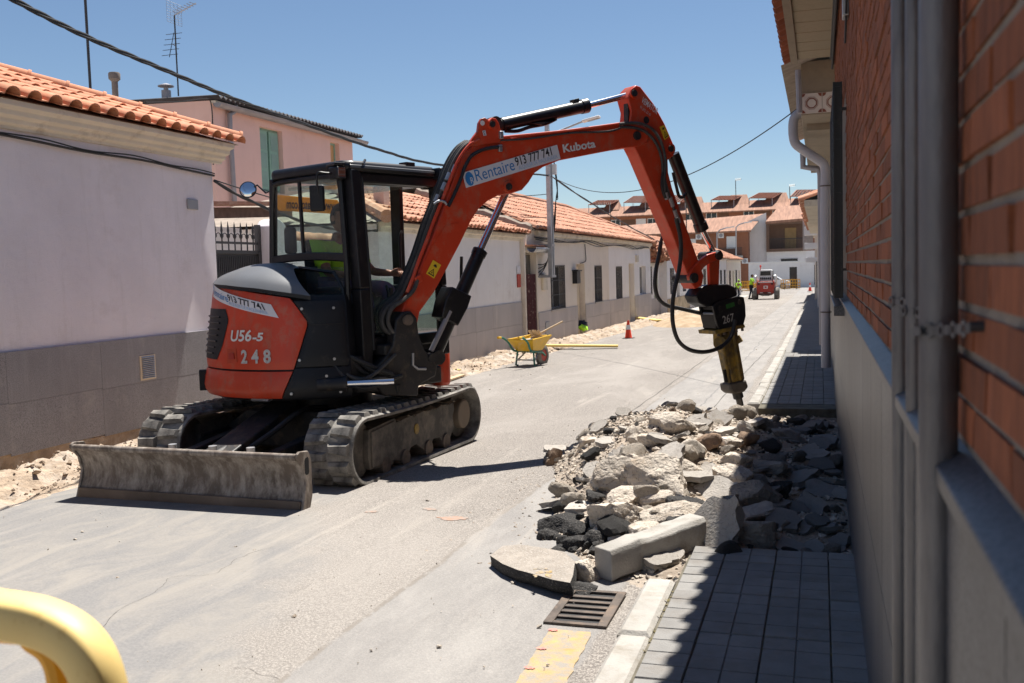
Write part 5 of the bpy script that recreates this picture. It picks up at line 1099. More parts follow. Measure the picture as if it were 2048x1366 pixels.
# rear vent recess in the tail cover
vr = sorted([Kpx(x, y)[::-1] for x, y in [(452, 618), (458, 640), (446, 690), (435, 719)]])
vz0, vz1 = vr[0][0], vr[-1][0]
def ventp(u, v):
    z = vz0+(vz1-vz0)*v; p1_ = lin(z, vr); ps = -165+(p1_+165)*u; return K(ps, rad(z)+.004, z)
build('vent_panel', MB().grid(16, 12, ventp), m_plastic, tail)
for k in range(7): build('vent_slat', MB().tube([ventp(.15+.1*i, .12+.12*k)+(ventp(.15+.1*i, .12+.12*k)-C0-EZ*(ventp(.5, .12+.12*k).z-ZG)).normalized()*.006 for i in range(8)], .007, 6), m_black, tail)
lt = [Kpx(x, y) for x, y in [(455, 698), (472, 697), (475, 725), (455, 727)]]
lo_ = build('door_latch', MB().add([K(p, rad(z)+.004, z) for p, z in lt], [(0, 1, 2, 3)]), m_orange_worn, tail, smooth=None)
lt2 = [Kpx(x, y) for x, y in [(459, 706), (469, 706), (470, 718), (459, 718)]]; build('latch_handle', MB().prism([K(p, rad(z)+.005, z) for p, z in lt2], K(-106, .006, 0)-C0), m_red_machine, lo_, smooth=None)
def kmap(px_bl, px_br, px_tl, L_, H_, dr=.006):
    a, b_, c = Kpx(*px_bl), Kpx(*px_br), Kpx(*px_tl)
    def fn(x, y):
        s_, t_ = x/L_, y/H_; p = a[0]+(b_[0]-a[0])*s_+(c[0]-a[0])*t_; z = a[1]+(b_[1]-a[1])*s_+(c[1]-a[1])*t_; return K(p, rad(z)+dr, z)
    return fn
def kpatch(name, fn, x0, x1, y0, y1, mat, parent, nu=14):
    return build(name, MB().grid(nu, 3, lambda u, v: fn(x0+(x1-x0)*u, y0+(y1-y0)*v)), mat, parent)
f1 = kmap((428, 593), (558, 636), (428, 567), 1., .17, .005); st1 = kpatch('phone_sticker', f1, 0, 1, 0, .17, m_sticker, tail, 20)
f1b = kmap((428, 593), (558, 636), (428, 567), 1., .17, .008)
text('lettering', 'Rentaire', .135, lambda x, y: f1b(x+.02, y+.045), m_blue_ink, st1, sx=.88, ext=.03)
text('lettering', '913 777 741', .115, lambda x, y: f1b(x+.43, y+.072), m_black_ink, st1, sx=.84, bold=.002, ext=.03)
text('lettering', 'ALQUILER DE MAQUINARIA', .062, lambda x, y: f1b(x+.43, y+.018), m_pale_blue_ink, st1, sx=.62, ext=.03)
f2 = kmap((461, 682), (538, 681), (461, 660), 1., .36, .006)
text('model_lettering', 'U56', .50, lambda x, y: f2(x, y), m_white_ink, tail, sx=.70, bold=.012, shear=.18, ext=.05)
text('model_lettering', '-5', .36, lambda x, y: f2(x+.62, y), m_white_ink, tail, sx=.85, bold=.012, shear=.18, ext=.05)
f3 = kmap((482, 726), (544, 725), (482, 699), 1., .46, .006)
for k, ch0 in enumerate('248'): text('stencil_number', ch0, .62, lambda x, y: f3(x+.02+.37*k, y), m_white_worn, tail, sx=.72, bold=.02, ext=.05)
for p_, z_ in [(-55, 1.36), (-70.5, 1.36), (-56, .96), (-72, .96), (-54, .70), (-76, .70), (-60, .83)]: build('panel_bolt', MB().cyl(K(p_, rad(z_)-.01, z_), K(p_, rad(z_)+.008, z_), .012, n=6), m_steel, dk)
build('cover_seam', MB().tube([K(-67+2*i, rad(1.235)-.001, 1.235) for i in range(9)], .004, 5), m_dark, dk)
# --- deck, frame and machinery under the cab
build('deck', MB().prism([U(f, r, .66) for f, r in [(-.6, -.85), (.5, -.88), (.86, -.62), (.9, .1), (.72, .52), (.3, .7), (-.6, .7)]], EZ*.14), m_frame, EX, smooth=None, bevel=.012)
build('cab_base', MB().prism([U(f, r, .80) for f, r in [(-.34, -.78), (.66, -.78), (.74, -.70), (.74, .2), (.66, .29), (-.34, .29)]], EZ*.26), m_black, EX, smooth=None, bevel=.02)
lfb = build('fuel_box', MB().prism([U(f, r, .60) for f, r in [(.20, -.78), (.20, -.93), (.66, -.93), (.72, -.88), (.72, -.76)]], EZ*.36), m_orange, EX, smooth=40, bevel=.03)
build('label', MB().obox(U(.50, -.755, .68), EF*.022, ER*.002, EZ*.028), m_sticker, lfb, smooth=None)
pnl = MB().add([U(.60, .30, .8), U(.45, .66, .8), U(.42, .66, 1.35), U(.58, .30, 1.45)], [(0, 1, 2, 3)]); build('front_shield', pnl, m_black, EX, smooth=None)
rd0, rd1 = on_plane(686, 768, (0, 7.06, 0), (0, 1, 0)), on_plane(788, 763, (0, 7.22, 0), (0, 1, 0))
sc = build('swing_cylinder', MB().cyl(rd0+(rd0-rd1)*.5, rd0, .055, n=20), m_frame, EX); build('rod', MB().cyl(rd0, rd1, .027, n=20), m_chrome, sc); build('gland', MB().lathe([(.062, 0), (.062, .03), (.05, .035)], rd0, rd1-rd0, 20), m_frame, sc)
rh = random.Random(3)
for k in range(9):
    a = U(.55+rh.uniform(-.1, .2), .45+rh.uniform(-.1, .1), 1.02+rh.uniform(-.1, .1)); b_ = U(.95+rh.uniform(-.1, .05), .05+rh.uniform(-.15, .1), .82+rh.uniform(-.05, .15)); m2 = (a+b_)/2+Vector((rh.uniform(-.1, .1), rh.uniform(-.15, 0), rh.uniform(-.22, -.02)))
    build('hydraulic_hose', MB().tube(smoothpath([a, m2, b_], 7), .014+.006*rh.random(), 8), m_hose_dusty if k % 3 == 0 else m_hose, EX)
build('valve_block', MB().obox(U(.68, .32, .86), EF*.16, ER*.13, EZ*.10), m_frame, EX, smooth=None, bevel=.01)
build('grab_step', MB().tube([U(.22, .83, .66), U(.24, .90, .645), U(.40, .86, .645), U(.40, .80, .66)], .012, 6), m_steel, EX)
build('decal', MB().add([K(p, rad(z)+.003, z) for p, z in [Kpx(656, 764), Kpx(664, 763), Kpx(664, 776), Kpx(657, 777)]], [(0, 1, 2, 3)]), m_sticker, dk, smooth=None)
# --- cab
CB = build('cab_frame', MB(), m_black, EX) if False else None
def post(name, pts, w, h, mat=m_black, parent=EX, bevel=.012):
    mb = MB()
    for a, b_ in zip(pts, pts[1:]): mb.bar(U(*a), U(*b_), w, h, up=EF)
    return build(name, mb, mat, parent, smooth=None, bevel=bevel)
rf = MB().prism([U(f, r, 2.44) for f, r in [(-.30, -.72), (-.22, -.78), (.70, -.78), (.77, -.72), (.77, .22), (.70, .29), (-.22, .29), (-.30, .22)]], EZ*.10)
cab = build('cab_roof', rf, m_black, EX, 40, bevel=.048, seg=4)
build('window_surround', MB().tube(smoothpath([U(-.262, .272, 1.80), U(-.25, .272, 2.1), U(-.215, .272, 2.36), U(-.16, .272, 2.415), U(.2, .272, 2.425), U(.60, .272, 2.415), U(.665, .272, 2.36), U(.69, .272, 2.1), U(.705, .272, 1.80)], 5), .022, 8), m_black, EX)
build('roof_lip', MB().tube([U(.76, .24, 2.475), U(.80, .15, 2.47), U(.80, -.70, 2.47)], .028, 8), m_black, cab)
post('corner_post', [(-.28, .255, 1.0), (-.29, .255, 1.7), (-.235, .255, 2.46)], .055, .06)
post('corner_post', [(-.28, -.74, 1.0), (-.28, -.74, 2.46)], .055, .06)
fp = post('front_post', [(.80, .20, .82), (.79, .20, 1.5), (.74, .205, 2.46)], .10, .12); build('post_seal', MB().tube([U(.845, .135, 1.0), U(.835, .14, 1.6), U(.79, .145, 2.40)], .014, 6), m_dark, fp)
build('door_edge', MB().tube([U(.72, .275, 1.0), U(.725, .28, 1.7), U(.68, .275, 2.42)], .026, 8), m_black, EX)
post('front_post', [(.80, -.72, .90), (.79, -.72, 1.5), (.745, -.72, 2.46)], .07, .09)
post('door_pillar', [(.22, -.76, .95), (.22, -.76, 2.45)], .05, .13)
build('grab_rail', MB().tube(smoothpath([U(.36, -.70, 1.45), U(.36, -.66, 1.52), U(.35, -.66, 1.9), U(.34, -.70, 2.0)], 5), .013, 8), m_black, EX)
build('front_header', MB().bar(U(.76, .2, 2.40), U(.76, -.72, 2.40), .06, .09), m_black, EX, smooth=None, bevel=.02)
build('stowed_windscreen', MB().obox(U(.25, -.25, 2.375), EF*.42, ER*.40, EZ*.012), m_glass_smoke, EX, smooth=None); build('windscreen_frame', MB().tube([U(.69, .12, 2.37), U(.69, -.64, 2.37)], .018, 8), m_black, EX)
build('lower_sill', MB().bar(U(.79, .2, 1.05), U(.79, -.72, 1.05), .08, .10), m_black, EX, smooth=None, bevel=.015)
# side belt between the two right-hand windows (gently arched) and lower frames
belt = MB(); nb = 12; bz = lambda t: 1.735+.045*math.sin(math.pi*(.2+.65*t))
belt.v = [U(-.28+1.0*t, rr, bz(t)+dz) for t in [i/nb for i in range(nb+1)] for rr, dz in ((.285, -.035), (.285, .035), (.245, .035), (.245, -.035))]
belt.f = [(4*i+k, 4*i+(k+1) % 4, 4*i+4+(k+1) % 4, 4*i+4+k) for i in range(nb) for k in range(4)]+[(0, 1, 2, 3), (4*nb+3, 4*nb+2, 4*nb+1, 4*nb)]
build('window_belt', belt, m_black, EX, 50, bevel=.01)
build('window_divider', MB().bar(U(.16, .268, 1.77), U(.14, .268, 2.43), .02, .028, up=EF), m_black, EX, smooth=None)
build('side_lower_frame', MB().tube([U(-.2, .272, 1.66), U(.1, .272, 1.69), U(.55, .272, 1.64), U(.66, .272, 1.50), U(.68, .272, 1.2)], .016, 6), m_black, EX)
def pane(name, P_, mat, th): return build(name, MB().prism([U(*p) for p in P_], th), mat, EX, smooth=None)
pane('side_window', [(-.265, .262, 1.80), (.70, .262, 1.79), (.66, .262, 2.42), (-.22, .262, 2.43)], m_glass_smoke, ER*.006)
pane('lower_side_window', [(-.22, .262, 1.1), (.68, .262, 1.1), (.66, .262, 1.68), (.1, .262, 1.70), (-.22, .262, 1.66)], m_glass_smoke, ER*.006)
pane('rear_window', [(-.285, .22, 1.70), (-.285, -.70, 1.70), (-.26, -.70, 2.42), (-.26, .22, 2.42)], m_glass, EF*-.006)
pane('door_window', [(-.24, -.765, 1.25), (.14, -.765, 1.25), (.14, -.765, 2.40), (-.22, -.765, 2.40)], m_glass, ER*-.006)
lw = pane('lower_windscreen', [(.80, .13, 1.12), (.80, -.66, 1.12), (.79, -.66, 1.58), (.79, .13, 1.58)], m_glass, EF*.008)
pane('door_lower_window', [(.30, -.78, 1.12), (.70, -.78, 1.12), (.70, -.78, 1.45), (.30, -.78, 1.45)], m_glass, ER*-.006)
build('rear_bulkhead', MB().obox(U(-.29, -.24, 1.34), EF*.012, ER*.48, EZ*.34), m_black, EX, smooth=None)
bn = build('window_banner', MB().prism([U(-.302, r, z) for r, z in [(.16, 2.20), (.19, 2.23), (.19, 2.31), (.16, 2.335), (-.50, 2.315), (-.54, 2.25), (-.49, 2.185)]], EF*-.003), m_banner, EX, smooth=None)
text('banner_lettering', 'www.vemator.com', .115, flat(U(-.2985, -.47, 2.222), ER*1., EZ*1.), m_black_ink, bn, sx=.62, bold=.003)
text('banner_lettering', 'www.vemator.com', .115, flat(U(-.3085, -.47, 2.222), ER*1., EZ*1.), m_black_ink, bn, sx=.62, bold=.003)
# seat, controls
seat = build('seat', MB().prism([U(f, -.44, z) for f, z in [(-.10, 1.40), (.36, 1.42), (.40, 1.36), (.36, 1.26), (-.10, 1.24)]], ER*.46), m_seat, EX, 40, bevel=.04, seg=3)
build('seat_back', MB().prism([U(f, -.42, z) for f, z in [(-.06, 1.40), (-.14, 1.94), (-.24, 1.94), (-.18, 1.34)]], ER*.42), m_seat, seat, 40, bevel=.05, seg=3)
build('seat_base', MB().obox(U(.1, -.21, 1.14), EF*.2, ER*.18, EZ*.12), m_black, seat, smooth=None)
build('console', MB().obox(U(.40, -.50, 1.47), EF*.22, ER*.06, EZ*.05), m_black, EX, 40, bevel=.02); build('console', MB().obox(U(.36, .10, 1.47), EF*.22, ER*.06, EZ*.05), m_black, EX, 40, bevel=.02)
for r in (-.48, .08): build('joystick', MB().tube([U(.60, r, 1.50), U(.62, r, 1.60), U(.64, r, 1.68)], [.018, .014, .028], 10), m_black, EX)
build('speaker_pod', MB().obox(U(-.17, .15, 1.93), EF*.045, ER*.05, EZ*.12), m_seat, EX, 40, bevel=.035, seg=3)
build('control_column', MB().tube([U(.62, -.25, 1.06), U(.66, -.25, 1.5)], .02, 8), m_rust, EX)
for r in (-.32, -.18): build('travel_lever', MB().tube([U(.66, r, 1.06), U(.70, r, 1.45), U(.68, r, 1.52)], .011, 6), m_black, EX)
# mirrors, work lamps
mr_ = build('side_mirror', MB().obox(U(.60, .45, 2.235), (EF*.83-ER*.55)*.062, (EF*.55+ER*.83)*.018, EZ*.105), m_plastic, EX, 40, bevel=.018, seg=3)
build('mirror_arm', MB().tube(smoothpath([U(.62, .45, 2.25), U(.62, .46, 2.42), U(.66, .40, 2.43), U(.72, .29, 2.42)], 5), .010, 8), m_black, mr_)
rc = U(-.45, .37, 2.385); tocam = (Vector((-1.2, -2.0, 3.6))-rc).normalized(); tocam = ((CAM-rc).normalized()+Vector((-.25, .05, .28))).normalized()
rm = build('round_mirror', MB().lathe([(.002, .012), (.03, .011), (.055, .007), (.070, .0)], rc, tocam, 28, cap=False), m_mirror, EX, 80)
build('mirror_shell', MB().lathe([(.073, .002), (.076, -.004), (.07, -.02), (.03, -.04), (.004, -.044)], rc, tocam, 28), m_black, rm, 60)
build('mirror_arm', MB().tube([rc-tocam*.03, U(-.38, .32, 2.42), U(-.33, .27, 2.35), U(-.28, .27, 2.36)], .008, 6), m_black, rm)
wl_ = build('work_lamp_bracket', MB().obox(U(.66, .30, 2.50), (EF*.9+ER*.3)*.10, (ER*.9-EF*.3)*.05, EZ*.012), m_black, EX, smooth=None, bevel=.006)
build('work_lamp', MB().obox(U(.70, .32, 2.43), EF*.055, ER*.045, EZ*.05), m_black, wl_, 40, bevel=.012); build('lamp_lens', MB().obox(U(.757, .32, 2.43), EF*.003, ER*.036, EZ*.04), m_mirror, wl_, smooth=None)
build('work_lamp', MB().obox(U(.82, -.72, 2.47), EF*.06, ER*.05, EZ*.05), m_black, EX, 40, bevel=.012)
build('beacon_stub', MB().obox(U(.70, -.45, 2.545), EF*.05, ER*.05, EZ*.018), m_black, EX, smooth=None, bevel=.006); build('wiper_motor', MB().tube([U(.79, .1, 2.54), U(.83, .16, 2.50)], .012, 6), m_black, EX)
build('door_mirror_stalk', MB().tube([U(.84, -.78, 1.15), U(.90, -.86, 1.45), U(.92, -.86, 1.75)], .014, 6), m_black, EX)

# --- boom, arm and breaker all lie in one vertical plane swung across the cab
TH = R_(50); BN = Vector((math.sin(TH), -math.cos(TH), 0)); BO = Vector((-.9, 10.6, 0))
def B(x, y, off=0.): return on_plane(x, y, BO+BN*off, BN)
def plate(name, px, off, w, mat, parent=EX, bevel=.008, smooth=30, **kw): return build(name, MB().prism([B(x, y, off) for x, y in px], -BN*w), mat, parent, smooth, bevel=bevel, **kw)
def pin(name, x, y, off0, off1, r, mat=m_frame, parent=EX):
    c = B(x, y, 0) if 'eye' in name else B(x, y, off1)-BN*off1; return build(name, MB().cyl(c+BN*off0, c+BN*off1, r, n=20), mat, parent)
sbk = plate('swing_bracket', [(792, 640), (806, 624), (822, 622), (834, 636), (838, 668), (850, 700), (876, 728), (872, 752), (850, 764), (838, 772), (836, 792), (768, 792), (752, 772), (748, 740), (770, 716), (786, 690)], .15, .30, m_frame, bevel=.012)
build('swing_arm', MB().bar(B(752, 700, .05), U(.80, -.2, 1.0), .22, .09), m_frame, sbk, smooth=None, bevel=.015); build('swing_arm', MB().bar(B(770, 780, .05), U(.80, -.2, .72), .26, .10), m_frame, sbk, smooth=None, bevel=.015)
pin('pivot_pin', 817, 640, .10, .17, .045, m_rust, sbk); pin('pivot_pin', 866, 716, .10, .165, .04, m_frame, sbk)
build('hose_clamp', MB().tube([B(826, 706, .16), B(826, 730, .16), B(836, 738, .16), B(852, 738, .16)], .012, 6), m_steel, sbk)
boom_px = [(800, 655), (797, 640), (812, 602), (835, 548), (868, 466), (893, 398), (914, 336), (928, 308), (945, 291), (962, 283), (1000, 277), (1080, 267), (1160, 258), (1241, 246), (1268, 246), (1290, 252), (1300, 268), (1296, 286), (1278, 293), (1243, 297), (1180, 309), (1119, 321), (1087, 334), (1070, 346), (1058, 365), (1045, 380), (1020, 388), (997, 391), (976, 402), (958, 418), (943, 441), (921, 487), (894, 538), (869, 584), (840, 624), (834, 652), (818, 664)]
boom = plate('boom', boom_px, .10, .20, m_orange, bevel=.012)
plate('boom_weld_plate', [(812, 612), (860, 500), (890, 452), (915, 445), (926, 470), (870, 580), (838, 622)], .1035, .004, m_orange, boom, 0)
for o_, nm in ((.115, 'lug_plate'), (-.075, 'lug_plate')):
    plate(nm, [(938, 293), (944, 278), (956, 262), (958, 246), (963, 237), (970, 235), (977, 240), (984, 235), (992, 237), (998, 246), (1002, 262), (1010, 274), (1024, 276), (1010, 284)], o_, .035, m_orange, boom, .004)
pin('lug_pin', 986, 248, .115, .135, .042, m_orange, boom); pin('lug_pin', 986, 248, .136, .15, .026, m_frame, boom); pin('lug_hole', 965, 246, .1155, .117, .022, m_stucco_b, boom); pin('cylinder_pin', 1019, 373, .10, .125, .05, m_orange, boom); pin('cylinder_pin', 1019, 373, .12, .138, .03, m_frame, boom); pin('arm_pin', 1276, 271, .10, .125, .04, m_frame, boom)
def bmap(bl, br, tl, off):                              # flat lettering on the boom plane
    a, b_, c = B(*bl, off), B(*br, off), B(*tl, off); ux = (b_-a).normalized(); uy = (c-a); uy = (uy-ux*uy.dot(ux)).normalized(); return a, ux, uy, (b_-a).length, (c-a).length
a, ux, uy, Ls, Hs = bmap((932, 376), (1121, 318), (924, 346), .106)
sk_ = build('phone_sticker', MB().prism([a, a+ux*Ls, a+ux*Ls+uy*Hs, a+uy*Hs], BN*.002), m_sticker, boom, smooth=None)
T = lambda x, y: (lambda X, Y: a+BN*.0035+ux*(x*Ls+X)+uy*(y*Hs+Y))
build('logo_disc', MB().add([a+BN*.003+ux*(.055*Ls+.042*math.cos(t))+uy*(.5*Hs+.5*Hs*.92*math.sin(t)) for t in [2*math.pi*i/28 for i in range(28)]], [tuple(range(28))]), m_blue_ink, sk_, smooth=None)
text('lettering', 'R', .075, T(.055, .18), m_white_ink, sk_, sx=.8); text('lettering', 'Rentaire', .145, T(.105, .2), m_blue_ink, sk_, sx=.86)
text('lettering', '913 777 741', .105, T(.53, .42), m_black_ink, sk_, sx=.80, bold=.0015); text('lettering', 'ALQUILER DE MAQUINARIA', .05, T(.55, .12), m_pale_blue_ink, sk_, sx=.70)
a2, ux2, uy2, L2, H2_ = bmap((1126, 305), (1198, 293), (1124, 290), .104)
text('brand_lettering', 'Kubota', .10, lambda X, Y: a2+ux2*X+uy2*Y, m_white_ink, boom, sx=L2/.275*.84, bold=.003)
a3, ux3, uy3, L3, H3_ = bmap((967, 272), (972, 271), (967, 264), .117); s3_ = build('lug_label', MB().prism([a3, a3+ux3*.03, a3+ux3*.03+uy3*.045, a3+uy3*.045], BN*.002), m_sticker, boom, smooth=None); text('lettering', 'S', .05, lambda X, Y: a3+BN*.003+ux3*(X+.003)+uy3*(Y+.005), m_black_ink, s3_, sx=.8)
def warn(px, off, par):
    q_ = [B(x, y, off) for x, y in px]; w = build('warning_sticker', MB().prism(q_, BN*.002), m_sticker_y, par, smooth=None)
    o_ = q_[3]+BN*.003; e1_, e2_ = q_[2]-q_[3], q_[0]-q_[3]; f_ = lambda s_, t_: o_+e1_*s_+e2_*t_
    build('triangle', MB().add([f_(.12, .08), f_(.88, .08), f_(.5, .55), f_(.25, .15), f_(.75, .15), f_(.5, .45)], [(0, 1, 4, 3), (1, 2, 5, 4), (2, 0, 3, 5)]), m_black_ink, w, smooth=None)
    build('pictogram', MB().add([f_(.42, .2), f_(.58, .2), f_(.5, .36)], [(0, 1, 2)]), m_black_ink, w, smooth=None)
    build('pictogram', MB().add([f_(.3, .68), f_(.66, .66), f_(.72, .74), f_(.52, .86), f_(.34, .8)], [(0, 1, 2, 3, 4)]), m_black_ink, w, smooth=None)
warn([(866, 520), (882, 530), (868, 557), (852, 547)], .106, boom)
def hose(px, off, r, mat=m_hose, name='hydraulic_hose', par=boom, n=5):
    P_ = [B(p[0], p[1], p[2] if len(p) > 2 else off) for p in px]; return build(name, MB().tube(smoothpath(P_, n), r, 8), mat, par)
hose([(1003, 294), (985, 295), (962, 301), (942, 313), (929, 336), (920, 362), (907, 392), (897, 412)], .125, .016)
hose([(958, 279), (938, 291), (918, 318), (904, 350), (886, 396), (866, 446)], .115, .015, m_orange, 'hydraulic_pipe'); hose([(1000, 275), (1040, 271), (1120, 263), (1190, 254), (1240, 247)], .115, .012, m_orange, 'hydraulic_pipe'); hose([(1000, 281), (1060, 277), (1140, 266), (1215, 263), (1250, 253)], .112, .009, m_hose_dusty, 'hydraulic_pipe')
hose([(866, 446), (850, 490), (836, 526), (824, 560), (814, 585)], .115, .015, m_orange, 'hydraulic_pipe')
for k, (o_, dx) in enumerate([(.07, 0), (.03, -4), (-.02, -9), (-.06, -13)]):
    hose([(944+dx, 283), (924+dx, 298), (903+dx, 332), (880+dx, 392), (858+dx, 448), (838+dx, 508), (818+dx, 556), (802+dx, 590), (786+dx-k*3, 606), (770+dx-k*3, 622), (765-k*4, 646), (776-k*4, 664), (796, 672)], o_, .017, m_hose if k % 2 else m_hose_dusty)
hose([(835, 560), (826, 582), (806, 600), (784, 616), (776, 640), (784, 662), (800, 668)], .13, .018, m_hose_dusty)
hose([(893, 410), (889, 404), (878, 402), (868, 408)], .13, .011, m_steel, 'steel_pipe'); plate('pipe_clamp', [(1000, 262), (1007, 262), (1008, 277), (1001, 277)], .14, .03, m_steel, boom, .004); plate('pipe_clamp', [(998, 289), (1005, 289), (1006, 303), (999, 303)], .14, .03, m_steel, boom, .004)
for (x, y) in ((884, 380), (893, 360), (870, 404), (905, 345)): build('hose_fitting', MB().cyl(B(x, y, .10), B(x+6, y-14, .10), .020, n=8), m_steel, boom)
plate('pipe_clamp', [(830, 555), (842, 548), (846, 562), (834, 570)], .14, .03, m_orange, boom, .006)
# boom cylinder
bc = build('boom_cylinder', MB().cyl(B(958, 506), B(868, 712), .060, n=24), m_black, EX); build('gland', MB().lathe([(.066, 0), (.068, .05), (.05, .06)], B(956, 511), B(961, 500)-B(956, 511), 24), m_black, bc); build('rod', MB().cyl(B(957, 508), B(1016, 376), .032, n=20), m_chrome, bc)
plate('cylinder_guard', [(905, 573), (944, 592), (936, 616), (917, 652), (884, 634), (892, 600)], .105, .20, m_black, bc, .01); build('oil_pipe', MB().cyl(B(862, 702, .09), B(900, 622, .09), .022, n=10), m_zinc, bc); pin('base_eye', 866, 714, -.11, .11, .062, m_frame, bc)
# arm cylinder on top of the boom
ac = build('arm_cylinder', MB().cyl(B(1003, 249), B(1172, 212), .059, n=24), m_black, EX); build('gland', MB().lathe([(.066, 0), (.068, .07), (.045, .08)], B(1162, 214), B(1176, 211)-B(1162, 214), 24), m_black, ac); build('rod', MB().cyl(B(1170, 213), B(1264, 188), .030, n=20), m_chrome, ac); pin('base_eye', 986, 248, -.06, .06, .06, m_frame, ac); build('barrel_neck', MB().cyl(B(986, 252), B(1006, 248), .05, n=16), m_frame, ac)
hose([(1010, 262), (1035, 262), (1060, 254), (1090, 248), (1112, 238)], .0, .016, m_hose, par=ac); plate('bleed_cap', [(1146, 199), (1158, 196), (1160, 203), (1154, 206), (1155, 212), (1150, 213), (1149, 206)], .03, .06, m_frame, ac, .003); plate('hose_guard', [(1062, 246), (1085, 250), (1100, 246), (1112, 237), (1105, 243), (1082, 244)], .05, .1, m_frame, ac, .003)
# arm
arm_px = [(1256, 196), (1262, 180), (1272, 170), (1281, 173), (1308, 208), (1330, 248), (1347, 288), (1352, 301), (1347, 312), (1336, 320), (1337, 345), (1345, 377), (1362, 424), (1381, 476), (1398, 524), (1408, 552), (1404, 572), (1390, 578), (1380, 562), (1342, 462), (1306, 378), (1278, 312), (1264, 285), (1260, 250), (1263, 222)]
arm = plate('arm', arm_px, .085, .17, m_orange, bevel=.010)
pin('arm_pin', 1270, 186, .085, .105, .05, m_orange, arm); pin('arm_pin', 1270, 186, .10, .12, .032, m_frame, arm); pin('arm_pin', 1343, 297, .085, .10, .05, m_orange, arm); pin('arm_pin', 1343, 297, .10, .115, .032, m_frame, arm); pin('arm_slot', 1293, 240, .086, .088, .035, m_frame, arm)
build('gap_shade_block', MB().prism([B(x, y, .0) for x, y in [(1247, 200), (1256, 186), (1258, 245), (1248, 246)]], BN*.06), m_frame, arm, smooth=None)  # solid dark block paints the shade between the arm's fork plates
a4, ux4, uy4, L4, _h = bmap((1283, 207), (1313, 231), (1288, 195), .087)
text('maker_lettering', 'VEMATOR', .085, lambda X, Y: a4+ux4*(X-.01)+uy4*(Y+.01), m_white_ink, arm, sx=.56, bold=.001); text('maker_lettering', '91 692 22 43', .04, lambda X, Y: a4+ux4*X+uy4*(Y-.05), m_white_worn, arm, sx=.70)
warn([(1319, 254), (1328, 250), (1338, 273), (1329, 280)], .087, arm)
hose([(1238, 248), (1262, 246), (1285, 248), (1308, 262), (1324, 290), (1331, 325), (1328, 360), (1330, 385)], .12, .014, m_hose_dusty, par=arm); hose([(1240, 254), (1270, 256), (1294, 266), (1314, 290), (1324, 320), (1326, 345), (1335, 380), (1345, 410), (1356, 440)], .11, .014, m_hose_dusty, par=arm); hose([(1326, 345), (1324, 372), (1331, 396)], .11, .017, m_hose, par=arm)
for (x, y, dx, dy) in ((1331, 385, 3, 14), (1340, 395, 6, 18), (1349, 420, 6, 18), (1356, 436, 2, 10)): build('hose_fitting', MB().cyl(B(x, y, .11), B(x+dx, y+dy, .11), .022, n=8), m_steel, arm)
bk = build('bucket_cylinder', MB().cyl(B(1346, 308), B(1403, 456), .062, n=24), m_black, EX); build('gland', MB().lathe([(.07, 0), (.072, .08), (.05, .09)], B(1399, 446), B(1404, 460)-B(1399, 446), 24), m_black, bk); build('rod', MB().cyl(B(1402, 455), B(1431, 512), .030, n=20), m_chrome, bk); pin('rod_eye', 1430, 510, -.06, .06, .05, m_frame, bk)
hose([(1346, 345), (1352, 370), (1358, 392), (1366, 394), (1372, 386)], .07, .016, m_hose, par=bk)
# linkage
for o_ in (.125, -.085):
    outer = [(1378, 552), (1385, 538), (1398, 522), (1416, 509), (1436, 503), (1446, 507), (1447, 516), (1440, 520), (1424, 524), (1410, 533), (1400, 546), (1395, 560), (1386, 564), (1379, 560)]
    plate('curved_link', outer, o_, .04, m_orange, EX, .006)
for o_ in (.07, -.03): plate('drop_link', [(1418, 512), (1440, 510), (1438, 572), (1420, 572)], o_, .04, m_orange_worn, EX, .006)
pin('link_pin', 1440, 511, -.13, .15, .045); pin('link_pin', 1390, 556, -.13, .15, .05)
# quick hitch and breaker
hitch = plate('quick_hitch', [(1392, 592), (1402, 576), (1414, 570), (1456, 568), (1470, 574), (1476, 588), (1468, 600), (1432, 612), (1414, 614), (1398, 606)], .09, .18, m_black, bevel=.012)
br = thing('x', 'x', 'x') if False else None
hp_ = [(1412, 612), (1419, 604), (1462, 592), (1474, 594), (1477, 610), (1478, 632), (1474, 648), (1424, 660), (1418, 640)]
hp_ = [(x+14, y) for x, y in hp_]; hb = plate('breaker_bracket', hp_, .12, .025, m_black, bevel=.006); plate('bracket_plate', [(x-26, y+2) for x, y in hp_], -.095, .025, m_black, hb, .006)
build('bracket_bridge', MB().prism([B(x, y, .095) for x, y in [(1430, 610), (1470, 597), (1472, 602), (1432, 616)]], -BN*.19), m_black, hb, smooth=None); build('bracket_bridge', MB().prism([B(x, y, .095) for x, y in [(1430, 630), (1436, 628), (1438, 655), (1432, 657)]], -BN*.19), m_black, hb, smooth=None); pin('bracket_pin', 1440, 616, -.12, .13, .025, m_frame, hb); pin('bracket_pin', 1480, 604, -.12, .13, .025, m_frame, hb); pin('bracket_tube', 1434, 628, -.09, .10, .018, m_steel, hb)
a5, ux5, uy5, L5, _h = bmap((1446, 648), (1487, 636), (1445, 630), .123)
text('stencil_number', '267', .115, lambda X, Y: a5+ux5*X+uy5*Y, m_white_worn, hb, sx=.95, bold=.001)
a6, ux6, uy6, L6, _h = bmap((1453, 618), (1473, 611), (1453, 609), .123); build('paint_patch', MB().prism([a6, a6+ux6*.12, a6+ux6*.12+uy6*.045, a6+uy6*.045], BN*.001), m_green_ink, hb, smooth=None)
fl = plate('breaker_flange', [(1430, 661), (1489, 648), (1491, 655), (1432, 669)], .12, .25, m_yellowdirty, hb, .006)
